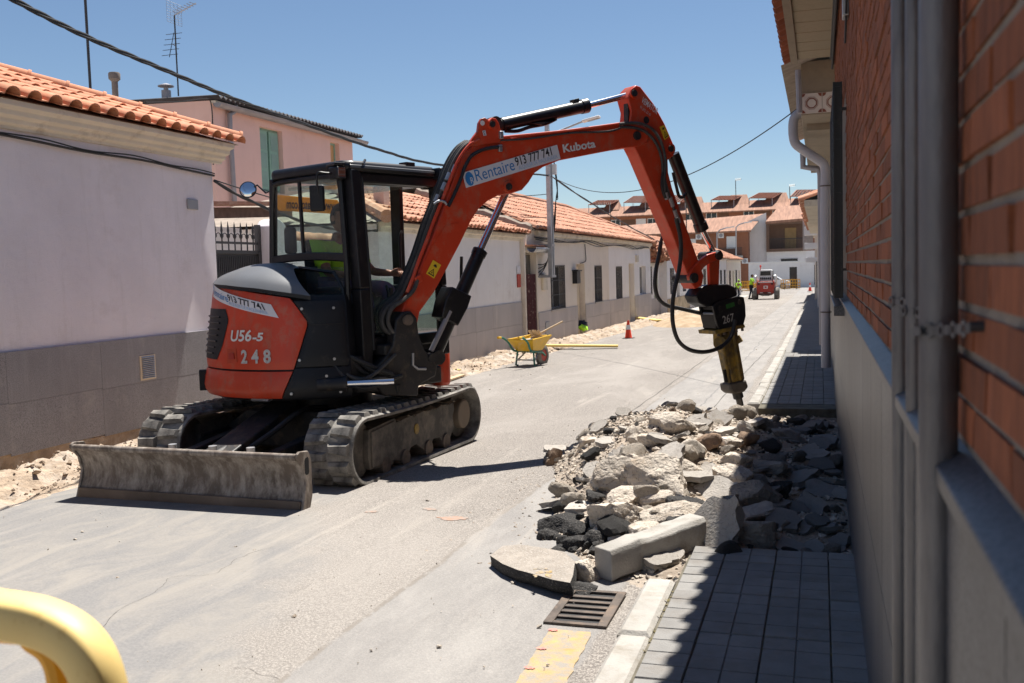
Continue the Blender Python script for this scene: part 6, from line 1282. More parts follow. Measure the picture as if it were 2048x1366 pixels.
for k in range(5): build('bolt', MB().cyl(B(1436+k*12, 664-k*2.6, .10), B(1437+k*12, 672-k*2.6, .10), .016, n=6), m_rust, fl)
body = build('breaker_body', MB(), m_yellowdirty, EX) if False else plate('breaker_body', [(1442, 666), (1476, 658), (1479, 690), (1487, 735), (1491, 760), (1466, 767), (1459, 738), (1452, 706), (1443, 692)], .065, .13, m_yellowdirty, bevel=.02)
build('accumulator', MB().cyl(B(1440, 686, -.08), B(1440, 686, .08), .065, n=24), m_yellowdirty, body); build('side_rod', MB().cyl(B(1466, 662, .075), B(1480, 760, .07), .02, n=10), m_yellowdirty, body); build('side_rod', MB().cyl(B(1446, 692, .075), B(1458, 765, .07), .02, n=10), m_yellowdirty, body); build('port', MB().cyl(B(1472, 682, .02), B(1482, 676, .06), .04, n=14), m_yellowdirty, body); plate('slot_plate', [(1447, 740), (1459, 738), (1464, 764), (1451, 766)], .078, .02, m_frame, body, .004)
plate('front_head', [(1460, 768), (1493, 759), (1498, 774), (1490, 784), (1470, 789), (1462, 783)], .08, .16, MAT('dusty_steel', (.12, .105, .09), .7, .2, var=.3, vs=9), body, .02); build('tool_bushing', MB().cyl(B(1474, 784), B(1477, 795), .055, n=20), m_frame, body); build('chisel', MB().tube([B(1476, 790), B(1485, 828), B(1489, 850)], [.036, .034, .012], 16), MAT('worn_chisel', (.10, .095, .09), .45, .6, var=.3, vs=9), body)
hose([(1352, 436), (1360, 470), (1362, 500), (1358, 540), (1350, 575), (1345, 610), (1346, 648), (1356, 680), (1376, 698), (1402, 704), (1428, 700), (1450, 688), (1464, 668), (1470, 640)], .20, .021, m_hose, 'breaker_hose', body)
hose([(1322, 484), (1318, 510), (1312, 540), (1310, 570), (1316, 595), (1332, 610), (1360, 617), (1395, 625), (1412, 630)], -.12, .021, m_hose, 'breaker_hose', body)
hose([(1322, 484), (1328, 460), (1336, 430), (1340, 400)], -.12, .018, m_hose, 'breaker_hose', body)
# ---------------------------------------------------------------- people
def skin_person(name, J, edges, rad_, mat, parent=None, sub=2, root='pelvis', loc=None, **kw):
    off = wloc(parent) if parent else Vector(loc or (0, 0, 0)); names = list(J); me = bpy.data.meshes.new(name)
    me.from_pydata([Vector(J[n_])-off for n_ in names], [(names.index(a), names.index(b_)) for a, b_ in edges], [])
    o = bpy.data.objects.new(name, me); COL.objects.link(o)
    if parent: o.parent = parent
    else: o.location = off
    sk_ = o.modifiers.new('skin', 'SKIN'); sk_.use_smooth_shade = True
    for i, n_ in enumerate(names):
        r = rad_[n_]; v = me.skin_vertices[0].data[i]; v.radius = (r, r) if not isinstance(r, tuple) else r; v.use_root = n_ == root
    s_ = o.modifiers.new('sub', 'SUBSURF'); s_.levels = sub; s_.render_levels = sub; me.materials.append(mat)
    return props(o, **kw)
def head(parent, c, fw, up, s_, hairmat, skinmat, cap=None):
    """head with face, ears and hair; c = centre, fw = facing"""
    fw, up = Vector(fw).normalized(), Vector(up).normalized(); rt = fw.cross(up).normalized(); up = rt.cross(fw); c = Vector(c)
    mb = MB(); n, m_ = 20, 14
    def shape(th, ph, k=1.):
        x, y, z = math.sin(th)*math.cos(ph), math.sin(th)*math.sin(ph), math.cos(th)
        f_, r_, u_ = x*.098*k, y*.076*k, z*.118*k
        if z < 0: r_ *= 1+.28*z; f_ += .012*(-z) if x > 0 else -.0
        if x > .75 and abs(y) < .3 and -.35 < z < .1: f_ += .016*(1-abs(y)/.3)
        if x > .6 and .0 < z < .25 and abs(y) > .15: f_ -= .006
        return c+(fw*f_+rt*r_+up*u_)*s_
    for j in range(m_+1):
        for i in range(n): mb.v.append(shape(math.pi*j/m_, 2*math.pi*i/n))
    mb.f = [(j*n+i, j*n+(i+1) % n, (j+1)*n+(i+1) % n, (j+1)*n+i) for j in range(m_) for i in range(n)]
    o = build('head', mb, skinmat, parent, 80)
    hm_ = MB()
    for j in range(8):
        for i in range(n):
            ph = 2*math.pi*i/n; th = math.pi*j/m_*(1.25 if math.cos(ph) < .2 else .72); hm_.v.append(shape(th, ph, 1.07))
    hm_.f = [(j*n+i, j*n+(i+1) % n, (j+1)*n+(i+1) % n, (j+1)*n+i) for j in range(7) for i in range(n)]
    build('hair' if not cap else 'helmet', hm_, cap or hairmat, o, 80)
    for s__ in (-1, 1):
        build('ear', MB().lathe([(.004, 0), (.026, .004), (.028, .012), (.012, .018)], c+rt*s__*.070*s_-fw*.008*s_, rt*s__, 10), skinmat, o)
        build('eye', MB().lathe([(.001, .006), (.009, .004), (.011, 0)], c+(fw*.092+rt*s__*.032+up*.012)*s_, fw, 8, cap=False), m_hair, o)
    build('mouth', MB().obox(c+(fw*.098-up*.055)*s_, fw*.004, rt*.024*s_, up*.004), m_rust, o, smooth=None)
    return o
def hand(parent, wrist, dirv, palm_n, curl, mat, s_=1., thumb=1):
    d, n_ = Vector(dirv).normalized(), Vector(palm_n).normalized(); sd_ = d.cross(n_).normalized()*thumb; n_ = d.cross(sd_).normalized() if False else n_; w = Vector(wrist)
    mb = MB(); mb.tube([w-d*.01, w+d*.045*s_, w+d*.085*s_], [.024*s_, .036*s_, .034*s_], 10)
    for k, (o_, L_) in enumerate([(.027, .068), (.009, .078), (-.009, .072), (-.027, .056)]):
        p = w+d*.078*s_+sd_*o_*s_; a = 0; P_ = [p]
        for j in range(3): a += curl*(.6+.25*j); p = p+(d*math.cos(a)+n_*math.sin(a))*L_*.36*s_; P_.append(p)
        mb.tube(P_, [.0095*s_, .009*s_, .008*s_, .006*s_], 7)
    p = w+d*.03*s_+sd_*.03*s_; mb.tube([p, p+(sd_*.7+d*.7)*.035*s_, p+(sd_*.4+d*.8+n_*.6)*.065*s_], [.012*s_, .010*s_, .008*s_], 7)
    return build('hand', mb, mat, parent, 60)
OP = thing('person', 'operator in lime shirt seated in the excavator cab, hand on the joystick', 'person', U(.0, -.2, 1.42))
J = {k: U(*v) for k, v in dict(pelvis=(.06, -.20, 1.50), waist=(.02, -.20, 1.62), chest=(.0, -.20, 1.78), neck0=(.02, -.20, 1.90), shL=(.0, -.385, 1.86), shR=(.0, -.015, 1.86), elL=(.22, -.44, 1.64), elR=(.20, .05, 1.64), wrL=(.46, -.46, 1.62), wrR=(.44, .07, 1.62)).items()}
skin_person('torso', J, [('pelvis', 'waist'), ('waist', 'chest'), ('chest', 'neck0'), ('chest', 'shL'), ('chest', 'shR'), ('shL', 'elL'), ('shR', 'elR')], dict(pelvis=.15, waist=.145, chest=.16, neck0=.06, shL=.075, shR=.075, elL=.062, elR=.062, wrL=.04, wrR=.04), m_hivis, OP) if False else None
J1 = {k: J[k] for k in ('pelvis', 'waist', 'chest', 'neck0', 'shL', 'shR')}; mL = J['shL'].lerp(J['elL'], .8); mR = J['shR'].lerp(J['elR'], .8); J1['mL'] = mL; J1['mR'] = mR
skin_person('body', {**J, 'nk': U(.05, -.20, 2.0)}, [('pelvis', 'waist'), ('waist', 'chest'), ('chest', 'neck0'), ('neck0', 'nk'), ('chest', 'shL'), ('chest', 'shR'), ('shL', 'elL'), ('shR', 'elR'), ('elL', 'wrL'), ('elR', 'wrR')], dict(pelvis=.13, waist=.125, chest=.14, neck0=.052, nk=.048, shL=.056, shR=.056, elL=.042, elR=.042, wrL=.028, wrR=.028), m_skin, OP)
skin_person('shirt', J1, [('pelvis', 'waist'), ('waist', 'chest'), ('chest', 'neck0'), ('chest', 'shL'), ('chest', 'shR'), ('shL', 'mL'), ('shR', 'mR')], dict(pelvis=.155, waist=.15, chest=.165, neck0=.075, shL=.082, shR=.082, mL=.068, mR=.068), m_hivis, OP)
Jt = {k: U(*v) for k, v in dict(pelvis=(.06, -.20, 1.48), hL=(.1, -.32, 1.47), hR=(.1, -.08, 1.47), kL=(.52, -.34, 1.50), kR=(.52, -.06, 1.50), aL=(.62, -.34, 1.12), aR=(.62, -.06, 1.12)).items()}
skin_person('trousers', Jt, [('pelvis', 'hL'), ('pelvis', 'hR'), ('hL', 'kL'), ('hR', 'kR'), ('kL', 'aL'), ('kR', 'aR')], dict(pelvis=.14, hL=.10, hR=.10, kL=.075, kR=.075, aL=.055, aR=.055), m_purple, OP)
for s_ in (-.34, -.06): build('boot', MB().obox(U(.68, s_, 1.09), EF*.12, ER*.045, EZ*.04), m_black, OP, 40, bevel=.02)
head(OP, U(.10, -.20, 2.115), EF, EZ, 1.08, m_hair, m_skin)
hand(OP, U(.46, -.46, 1.62), EF*1.+EZ*.15, EZ*-1, .7, m_skin, 1.05, 1); hand(OP, U(.44, .07, 1.62), EF*1.+EZ*.15, EZ*-1, .7, m_skin, 1.05, -1)

def worker(base, yaw, pose, label, hmat, lean=0.):
    b_ = Vector(base); f_ = Vector((math.cos(yaw), math.sin(yaw), 0)); r_ = Vector((math.sin(yaw), -math.cos(yaw), 0)); Z = Vector((0, 0, 1))
    W_ = lambda f, r, z: b_+f_*f+r_*r+Z*z
    t = thing('person', label, 'person', b_, group=None); P = pose
    J = {k: W_(*v) for k, v in P.items()}
    E_ = [('pelvis', 'waist'), ('waist', 'chest'), ('chest', 'neck'), ('chest', 'shL'), ('chest', 'shR'), ('shL', 'elL'), ('shR', 'elR'), ('elL', 'wrL'), ('elR', 'wrR'), ('pelvis', 'hL'), ('pelvis', 'hR'), ('hL', 'kL'), ('hR', 'kR'), ('kL', 'aL'), ('kR', 'aR')]
    skin_person('body', J, E_, dict(pelvis=.11, waist=.11, chest=.12, neck=.05, shL=.055, shR=.055, elL=.042, elR=.042, wrL=.03, wrR=.03, hL=.08, hR=.08, kL=.055, kR=.055, aL=.04, aR=.04), m_skin, t)
    sh = ('waist', 'chest', 'shL', 'shR', 'elL', 'elR', 'pelvis'); skin_person('jacket', {k: J[k] for k in sh}, [('pelvis', 'waist'), ('waist', 'chest'), ('chest', 'shL'), ('chest', 'shR'), ('shL', 'elL'), ('shR', 'elR')], dict(pelvis=.13, waist=.145, chest=.16, shL=.085, shR=.085, elL=.062, elR=.062), m_hivis, t)
    tr = ('pelvis', 'hL', 'hR', 'kL', 'kR', 'aL', 'aR'); skin_person('trousers', {k: J[k] for k in tr}, [('pelvis', 'hL'), ('pelvis', 'hR'), ('hL', 'kL'), ('hR', 'kR'), ('kL', 'aL'), ('kR', 'aR')], dict(pelvis=.13, hL=.10, hR=.10, kL=.075, kR=.075, aL=.06, aR=.06), m_navy, t)
    for k in ('aL', 'aR'): build('boot', MB().obox(J[k]+f_*.06-Z*(J[k].z-b_.z-.05), f_*.13, r_*.05, Z*.05), m_black, t, 40, bevel=.02)
    head(t, J['neck']+Z*.15+f_*.04, f_, Z, 1., m_hair, m_skin, cap=hmat)
    for k in ('wrL', 'wrR'): hand(t, J[k], (J[k]-J['el'+k[-1]]), -Z, .5, m_skin)
    return t
stand = dict(pelvis=(0, 0, .95), waist=(.0, 0, 1.08), chest=(.02, 0, 1.32), neck=(.03, 0, 1.50), shL=(.02, -.2, 1.42), shR=(.02, .2, 1.42), elL=(.18, -.24, 1.22), elR=(.16, .24, 1.2), wrL=(.42, -.16, 1.26), wrR=(.40, .16, 1.24), hL=(0, -.1, .90), hR=(0, .1, .90), kL=(.08, -.11, .50), kR=(-.02, .12, .50), aL=(.02, -.12, .09), aR=(-.14, .12, .09))
gw = PY(1503, 600, 73); worker((gw.x, 73, gz(73)), R_(-10), stand, 'worker in lime jacket and dark trousers standing beside the red loader', None)
bend = dict(stand); bend.update(pelvis=(0, 0, .85), chest=(.18, 0, 1.15), waist=(.06, 0, .98), neck=(.26, 0, 1.30), shL=(.2, -.2, 1.24), shR=(.2, .2, 1.24), elL=(.34, -.22, 1.0), elR=(.34, .22, 1.0), wrL=(.48, -.1, .85), wrR=(.48, .1, .82))
g2 = on_plane(1477, 600, (0, 80, 0), (0, 1, 0)); worker((g2.x-.1, 80, gz(80)-.2), R_(-60), bend, 'worker in lime jacket bending low by the left kerb, half hidden by the breaker', m_hivis)

# ---------------------------------------------------------------- skid-steer loader, car, barriers at the far end
def wheel(par, c, ax, r, w, nm='wheel', tmat=m_rubber, rim=m_white_paint):
    ax = Vector(ax).normalized(); t = build(nm, MB().lathe([(r*.55, -w/2), (r*.9, -w/2), (r, -w*.36), (r, w*.36), (r*.9, w/2), (r*.55, w/2)], c, ax, 24, cap=False), tmat, par, 50)
    build('rim', MB().lathe([(r*.56, -w*.42), (r*.3, -w*.3), (r*.1, -w*.34), (r*.1, w*.34), (r*.3, w*.3), (r*.56, w*.42)], c, ax, 20), rim, t, 40); return t
sx, sy = PY(1531, 600, 71).x, 71.; sz = gz(sy)
SK = thing('skid_steer_loader', 'red and white skid-steer loader seen from behind at the far end', 'loader', (sx, sy, sz))
LZ = lambda x, y, z: Vector((sx+x, sy+y, sz+z))
bd = MB().prism([LZ(x, 0, z) for x, z in [(-.58, .42), (-.42, .30), (.42, .30), (.58, .42), (.60, 1.22), (.56, 1.28), (-.56, 1.28), (-.60, 1.22)]], (0, 2.2, 0))
rb2 = build('body', bd, m_red_machine, SK, 40, bevel=.03); build('bumper', MB().prism([LZ(x, -.06, z) for x, z in [(-.56, .42), (-.25, .26), (.25, .26), (.56, .42)]], (0, .1, 0)), m_rust, SK, smooth=None)
build('number_plate', MB().obox(LZ(.02, -.015, .86), (.14, 0, 0), (0, .008, 0), (0, 0, .10)), m_white_paint, SK, smooth=None); build('plate_mark', MB().obox(LZ(.02, -.026, .86), (.07, 0, 0), (0, .003, 0), (0, 0, .06)), m_red_machine, SK, smooth=None)
build('tail_trim', MB().box(*[c for ab in zip(LZ(-.5, -.02, 1.17), LZ(.5, 0, 1.22)) for c in ab]), m_white_paint, SK, smooth=None)
for s_ in (-1, 1):
    build('tail_lamp', MB().obox(LZ(.45*s_, -.015, 1.08), (.07, 0, 0), (0, .01, 0), (0, 0, .05)), m_dark, SK, smooth=None); build('stain', MB().obox(LZ(.1*s_, -.012, .48), (.26, 0, 0), (0, .004, 0), (0, 0, .03)), m_white_worn, SK, smooth=None)
    build('lift_arm', MB().prism([LZ(.60*s_, y, z) for y, z in [(-.02, 1.18), (-.02, 1.62), (.25, 1.72), (1.9, 1.55), (2.4, 1.0), (2.3, .9), (1.7, 1.35), (.3, 1.45)]], (.12*s_, 0, 0)), m_white_paint, SK, 40, bevel=.02)
    for y in (.28, 1.62): wheel(SK, LZ(.73*s_, y, .40), (1, 0, 0), .42, .30)
cg = MB().prism([LZ(x, .35, z) for x, z in [(-.48, 1.28), (.48, 1.28), (.44, 2.0), (.38, 2.06), (-.38, 2.06), (-.44, 2.0)]], (0, 1.3, 0)); build('cab', cg, m_white_paint, SK, 40, bevel=.03); build('rear_glass', MB().prism([LZ(x, .34, z) for x, z in [(-.36, 1.66), (.36, 1.66), (.34, 1.96), (-.34, 1.96)]], (0, .008, 0)), m_win_dark, SK, smooth=None)
for k in range(6): build('cooling_slot', MB().obox(LZ(-.32+.128*k, .335, 1.46), (.045, 0, 0), (0, .006, 0), (0, 0, .07)), m_dark, SK, smooth=None)
build('beacon', MB().lathe([(.02, 0), (.02, .16), (.06, .18), (.06, .30), (.03, .34)], LZ(-.34, .5, 2.06), (0, 0, 1), 12), m_cone, SK); build('side_rail', MB().tube([LZ(.5, .3, 1.2), LZ(.5, .1, 1.6), LZ(.5, .4, 2.0)], .03, 6), m_black, SK)
# white car crossing behind
cx_, cy_ = -5.2, 112.; cz_ = gz(cy_)
CA = thing('car', 'white parked car half hidden behind the red loader', 'car', (cx_, cy_, cz_))
cp = [(-2.1, .35), (-2.15, .7), (-2.0, .92), (-1.3, 1.0), (-.75, 1.42), (.55, 1.46), (1.25, 1.02), (1.95, .88), (2.15, .6), (2.12, .35)]
build('body', MB().prism([(cx_+x, cy_-.85, cz_+z) for x, z in cp], (0, 1.7, 0)), m_car, CA, 40, bevel=.08, seg=3)
build('side_window', MB().prism([(cx_+x, cy_-.862, cz_+z) for x, z in [(-1.15, 1.02), (-.7, 1.36), (.5, 1.40), (1.05, 1.03)]], (0, .01, 0)), m_win_dark, CA, smooth=None)
build('headlight', MB().obox((cx_+1.95, cy_-.82, cz_+.72), (.14, 0, .02), (0, .06, 0), (0, 0, .06)), m_mirror, CA, smooth=None); build('door_line', MB().box(cx_+.0, cx_+.015, cy_-.858, cy_-.852, cz_+.4, cz_+1.0), m_dark, CA, smooth=None)
for x in (-1.3, 1.35):
    for s_ in (-1, 1): wheel(CA, Vector((cx_+x, cy_+.78*s_, cz_+.31)), (0, 1, 0), .32, .2, rim=m_steel)
def barrier(p, L_, label, mat, ang=0., h=1.0):
    p = Vector(p); t = thing('plastic_barrier', label, 'barrier', p, group='yellow barriers at the far end'); u = Vector((math.cos(ang), math.sin(ang), 0)); w = Vector((-u.y, u.x, 0)); f_ = MB(); Q = lambda a, z: p+u*a+Vector((0, 0, z))
    for z in (.12, h*.36, h*.66, h): f_.bar(Q(-L_/2, z), Q(L_/2, z), .05, .07)
    build('rail', f_, mat, t, smooth=None)
    for k in range(9): build('upright', MB().bar(Q(-L_/2+L_*k/8, .12), Q(-L_/2+L_*k/8, h), .05, .06, up=u), mat, t, smooth=None)
    for a in (-L_*.32, L_*.32): build('foot', MB().bar(Q(a, .04)-w*.28, Q(a, .04)+w*.28, .1, .06), m_iron, t, smooth=None); build('foot_riser', MB().bar(Q(a, .04), Q(a, .14), .05, .05, up=u), m_iron, t, smooth=None)
    return t
b1 = PY(1581, 577, 108); barrier((b1.x, 108, gz(108)), 1.9, 'orange-yellow plastic barrier right of the red loader', m_barrier_o)
b2 = PY(1494, 579, 100); barrier((b2.x, 100, gz(100)), 1.6, 'orange-yellow plastic barrier left of the red loader, behind the workers', m_barrier_o, .15)
b3 = PY(1512, 579, 104); barrier((b3.x, 104, gz(104)), 1.6, 'orange-yellow plastic barrier mostly hidden behind the red loader', m_barrier_o, -.1)
def cone(p, h, label):
    p = Vector(p); t = thing('traffic_cone', label, 'traffic cone', p)
    build('base', MB().obox(p+Vector((0, 0, .015*h/.7)), (.21*h/.7, 0, 0), (0, .21*h/.7, 0), (0, 0, .015*h/.7)), m_black, t, smooth=None, bevel=.01)
    pr_ = lambda z: (.15-.115*z)*h/.7
    build('cone', MB().lathe([(pr_(0), .03*h), (pr_(.08)*.95, .06*h), (pr_(.9), .93*h), (pr_(1)*.7, h)], p, n=28), m_cone, t, 40)
    build('reflective_sleeve', MB().lathe([(pr_(.48)+.004, .50*h), (pr_(.74)+.004, .75*h)], p, n=28, cap=False), m_white_paint, t, 40)
p = atG(1257, 677); cone(p+Vector((0, 0, .0)), .48, 'red traffic cone with white sleeve on the road near the yellow plank'); p = PY(1620, 577, 92); cone((p.x, 92, gz(92)+.08), .75, 'small red traffic cone on the far pavement at the right')

# ---------------------------------------------------------------- wheelbarrow and tools
wp = atG(1062, 731); WB = thing('wheelbarrow', 'yellow wheelbarrow with green tube frame parked on the road edge', 'wheelbarrow', wp)
wa = R_(58); wf = Vector((math.cos(wa), math.sin(wa), 0)); wr_ = Vector((wf.y, -wf.x, 0)); Q = lambda f, r, z: wp+(wf*f+wr_*r+Vector((0, 0, z)))*.76
wa2 = R_(76); wf = Vector((math.cos(wa2), math.sin(wa2), 0)); wr_ = Vector((wf.y, -wf.x, 0))
tb = MB(); rim_ = [Q(-.48, -.34, .66), Q(.50, -.30, .70), Q(.50, .30, .70), Q(-.48, .34, .66)]; bot = [Q(-.26, -.22, .38), Q(.22, -.20, .38), Q(.22, .20, .38), Q(-.26, .22, .38)]
tb.add(rim_+bot, [(0, 1, 5, 4), (1, 2, 6, 5), (2, 3, 7, 6), (3, 0, 4, 7), (4, 5, 6, 7)]); tray = build('tray', tb, m_barrow, WB, smooth=None); sdm = tray.modifiers.new('s', 'SOLIDIFY'); sdm.thickness = .012; bvm = tray.modifiers.new('b', 'BEVEL'); bvm.width = .03; bvm.segments = 3
build('tray_rim', MB().tube(rim_, .014, 8, closed=True), m_barrow, tray)
build('load', MB().grid(12, 10, lambda u, v: Q(-.38+.78*u, -.25+.5*v, .60+.04*fbm(u*4, v*4, 1)+.03*math.sin(u*3))), m_cement, WB)
for s_ in (-1, 1):
    hd_ = build('handle', MB().tube(smoothpath([Q(-.98, .28*s_, .74), Q(-.80, .28*s_, .72), Q(-.58, .27*s_, .60), Q(-.40, .24*s_, .40), Q(0, .2*s_, .34), Q(.40, .10*s_, .28), Q(.58, .07*s_, .20)], 5), .019, 10), m_green_tube, WB)
    build('grip', MB().tube([Q(-1.02, .28*s_, .745), Q(-.90, .28*s_, .735)], .024, 10), m_barrow, hd_)
    build('leg', MB().tube([Q(-.24, .22*s_, .36), Q(-.28, .26*s_, .03), Q(-.18, .26*s_, .02)], .018, 8), m_green_tube, WB); build('leg_brace', MB().tube([Q(-.27, .25*s_, .12), Q(.10, .17*s_, .34)], .013, 6), m_steel, WB)
build('cross_brace', MB().tube([Q(-.27, -.25, .16), Q(-.27, .25, .16)], .013, 6), m_steel, WB); wheel(WB, Q(.56, 0, .20), wr_, .20, .09, rim=m_red_machine)
shv = thing('shovel', 'pale wooden-handled tool leaning out of the wheelbarrow', 'shovel', Q(.1, 0, .6)); h0, h1 = atX(1082, 672, Q(.1, 0, 0).x+.05), None
hA = Q(.12, -.05, .66); hB = PY(1125, 643, hA.y+.5); build('handle', MB().tube([hA, hB], .017, 10), m_wood, shv); build('blade', MB().prism([Q(.14, -.14, .60), Q(.16, .06, .60), Q(-.05, .05, .585), Q(-.08, -.10, .585)], (0, 0, .012)), m_steel, shv, smooth=None)
brm = thing('broom', 'straw-coloured brush head lying on the wheelbarrow load', 'broom', Q(.25, .05, .65)); bm_ = MB()
for k in range(60): x_ = rnd.uniform(-.14, .14); y_ = rnd.uniform(-.05, .05); bm_.tube([Q(.26+y_*.4, .05+x_, .68), Q(.12+y_*.4-.02, .05+x_*1.15, .84+rnd.uniform(-.02, .02))], .006, 3)
build('bristles', bm_, m_wood, brm); build('stock', MB().bar(Q(.27, -.10, .67), Q(.27, .20, .67), .06, .04), m_wood, brm, smooth=None)
def plank(a, b_, w, t, mat, label, seed=0):
    a, b_ = Vector(a), Vector(b_); o = build('plank', MB().bar(a, b_, w, t), mat, loc=(a+b_)/2, smooth=None, bevel=.003); return props(o, label, 'plank')
pa, pb = atG(1082, 691, .10), atG(1236, 692, .06); plank(pa, pb, .22, .045, m_wood_y, 'long yellow plank bridging the dug strip beside the wheelbarrow')
pa, pb = atG(1262, 634, .12), atG(1320, 641, .05); plank(pa, pb, .28, .05, m_wood_y, 'short yellow plank laid to a doorway near the traffic cone')
pa, pb = atG(838, 779, .03), atG(925, 750, .03); plank(pa, pb, .10, .03, m_wood, 'thin pale batten on the ground behind the excavator')
pa, pb = atG(885, 738, .05), atG(916, 741, .04); plank(pa, pb, .16, .03, m_wood_y, 'short pale board lying in the dug strip behind the excavator')
# hi-vis bag in the doorway
hb_ = thing('clothes_bundle', 'lime-green vest and dark bag dropped in the recessed doorway', 'clothes', (XR-.02, 28.7, -.35))
bg1 = rock_verts(.22, 16, (.7, 1.3, .55), .1, 5, 2, .2); bg1.xf(lambda v: v+Vector((XR+.02, 28.75, gz(28.7)+.15))); build('vest', bg1, m_hivis, hb_, 70)
bg2 = rock_verts(.20, 16, (.8, 1.2, .8), .1, 8, 2, .2); bg2.xf(lambda v: v+Vector((XR-.05, 29.0, gz(28.7)+.24))); build('bag', bg2, m_navy, hb_, 70)
# sand pile
sc_ = atG(1350, 655); sp0 = Vector((-4.15, 34, gz(34)))
def sandp(u, v):
    a = u*2*math.pi; r = v; x = sp0.x+1.3*r*math.cos(a); y = sp0.y+2.6*r*math.sin(a); h_ = .5*max(0, 1-r)**.8*(1+.25*fbm(x*2, y*2, 3))+.03*fbm(x*6, y*6, 1)*(1-r)
    return (x, y, gz(y)+h_-.01*r)
props(build('sand_pile', MB().grid(48, 16, sandp), m_sand, smooth=70, loc=sp0), 'low pile of beige sand on the left of the road near the cone', 'sand pile')

# ---------------------------------------------------------------- utility pole, lamp, overhead cables
pb_ = Vector((-6.45, 24.2, 1.35)); UP_ = thing('utility_pole', 'grey twin steel pole with street lamp fixed to the cream house wall', 'utility pole', pb_)
for d_ in (0, .18): build('post', MB().box(pb_.x-.05, pb_.x+.05, pb_.y+d_-.05, pb_.y+d_+.05, pb_.z, pb_.z+(3.95 if d_ == 0 else 3.0)), m_steel, UP_, smooth=None)
build('bracket', MB().box(pb_.x-.35, pb_.x+.06, pb_.y-.1, pb_.y+.3, pb_.z-.03, pb_.z+.03), m_steel, UP_, smooth=None); build('bracket', MB().box(pb_.x-.35, pb_.x+.06, pb_.y-.06, pb_.y+.26, pb_.z+.75, pb_.z+.81), m_steel, UP_, smooth=None)
tp0 = Vector((pb_.x, pb_.y, pb_.z+3.75)); la, lb = on_plane(1118, 262, (0, 24.6, 0), (0, 1, 0)), on_plane(1165, 243, (0, 24.6, 0), (0, 1, 0)); build('lamp_arm', MB().tube([on_plane(1094, 268, (0, 24.4, 0), (0, 1, 0)), la, lb], .025, 8), m_steel, UP_)
lc = on_plane(1200, 233, (0, 24.6, 0), (0, 1, 0)); lm = build('lamp_head', MB().bar(lb, lc, .20, .06), m_white_paint, UP_, 40, bevel=.02); build('lamp_glass', MB().bar(lb.lerp(lc, .3)-Vector((0, 0, .034)), lb.lerp(lc, .95)-Vector((0, 0, .034)), .14, .01), m_grey_plastic, lm, smooth=None)
build('insulator_box', MB().box(pb_.x+.05, pb_.x+.15, pb_.y+.2, pb_.y+.3, pb_.z+2.55, pb_.z+2.8), m_white_paint, UP_, smooth=None)
ccl = MB()
for k in range(4): ccl.tube(smoothpath([(pb_.x+.08, pb_.y+.28, pb_.z+2.9-k*.02), (pb_.x+.14, pb_.y+.34, pb_.z+2.3-.1*k), (pb_.x+.1, pb_.y+.3, pb_.z+1.9), (pb_.x+.06, pb_.y+.25, pb_.z+1.2+.1*k), (pb_.x-.1, pb_.y+.1, pb_.z+.4), (pb_.x-.3, pb_.y-.1, pb_.z+.3-.1*k)], 5), .012, 5)
build('pole_wiring', ccl, m_cable, UP_)
def cable(a, b_, s_, r, label, strands=1):
    mb = MB(); P_ = sag(a, b_, s_, 40)
    for k in range(strands):
        off_ = [Vector((0, r*.8*math.cos(i*.9+k*2.1), r*.8*math.sin(i*.9+k*2.1))) if strands > 1 else Vector((0, 0, 0)) for i in range(len(P_))]
        mb.tube([p+o_ for p, o_ in zip(P_, off_)], r, 6)
    return props(build('overhead_cable', mb, m_cable, loc=a), label, 'cable')
poletop = Vector((pb_.x, pb_.y+.2, pb_.z+2.52))
cA = on_plane(10, -10, (-5.0, 0, 0), (1, 0, 0)); cM = on_plane(470, 198, (-5.75, 0, 0), (1, 0, 0)); cE = on_plane(890, 331, (-6.3, 0, 0), (1, 0, 0))
P_ = smoothpath([on_plane(-150, -100, (-4.9, 0, 0), (1, 0, 0)), cA, on_plane(170, 72, (-5.25, 0, 0), (1, 0, 0)), on_plane(330, 140, (-5.5, 0, 0), (1, 0, 0)), cM, on_plane(620, 252, (-6.0, 0, 0), (1, 0, 0)), on_plane(760, 300, (-6.15, 0, 0), (1, 0, 0)), cE, poletop], 10)
mb = MB()
for k in range(3): mb.tube([p+Vector((0, .012*math.cos(i*.8+k*2.1), .012*math.sin(i*.8+k*2.1))) for i, p in enumerate(P_)], .011, 6)
props(build('overhead_cable', mb, m_cable), 'thick twisted black cable sagging across the sky from upper left to the pole', 'cable')
cable(poletop, Vector((XR+.1, 52, 2.3)), .25, .016, 'black cable running from the pole down over the clay roof to the far houses', 2)
w0 = on_plane(1348, 285, (-1.2, 0, 0), (1, 0, 0)); w1_ = PY(1607, 208, 14); w2_ = on_plane(1100, 358, (0, 24.5, 0), (0, 1, 0))
cable(poletop+Vector((0, 0, -.0)), w1_, .75, .008, 'thin cable crossing the sky behind the arm to the right-hand eave')
cable(on_plane(1045, 383, (0, 24.4, 0), (0, 1, 0))+Vector((-3, 0, .1)), poletop+Vector((0, 0, -.45)), .1, .01, 'thin cable reaching the pole from the left above the tiled roof'); cable(Vector((-9.0, 20.5, 3.1)), poletop+Vector((0, 0, -1.05)), .08, .01, 'lower thin cable reaching the pole across the tiles')
cable(Vector((-7.06, 10.66, 2.70)), Vector((-6.85, 15.2, 2.25)), .22, .014, 'black cable slung from the white house corner towards the cab', 2); cable(Vector((-7.06, 10.66, 2.72)), Vector((-6.7, 18, 2.35)), .15, .008, 'thinner cable slung beside the thick one from the white house corner')
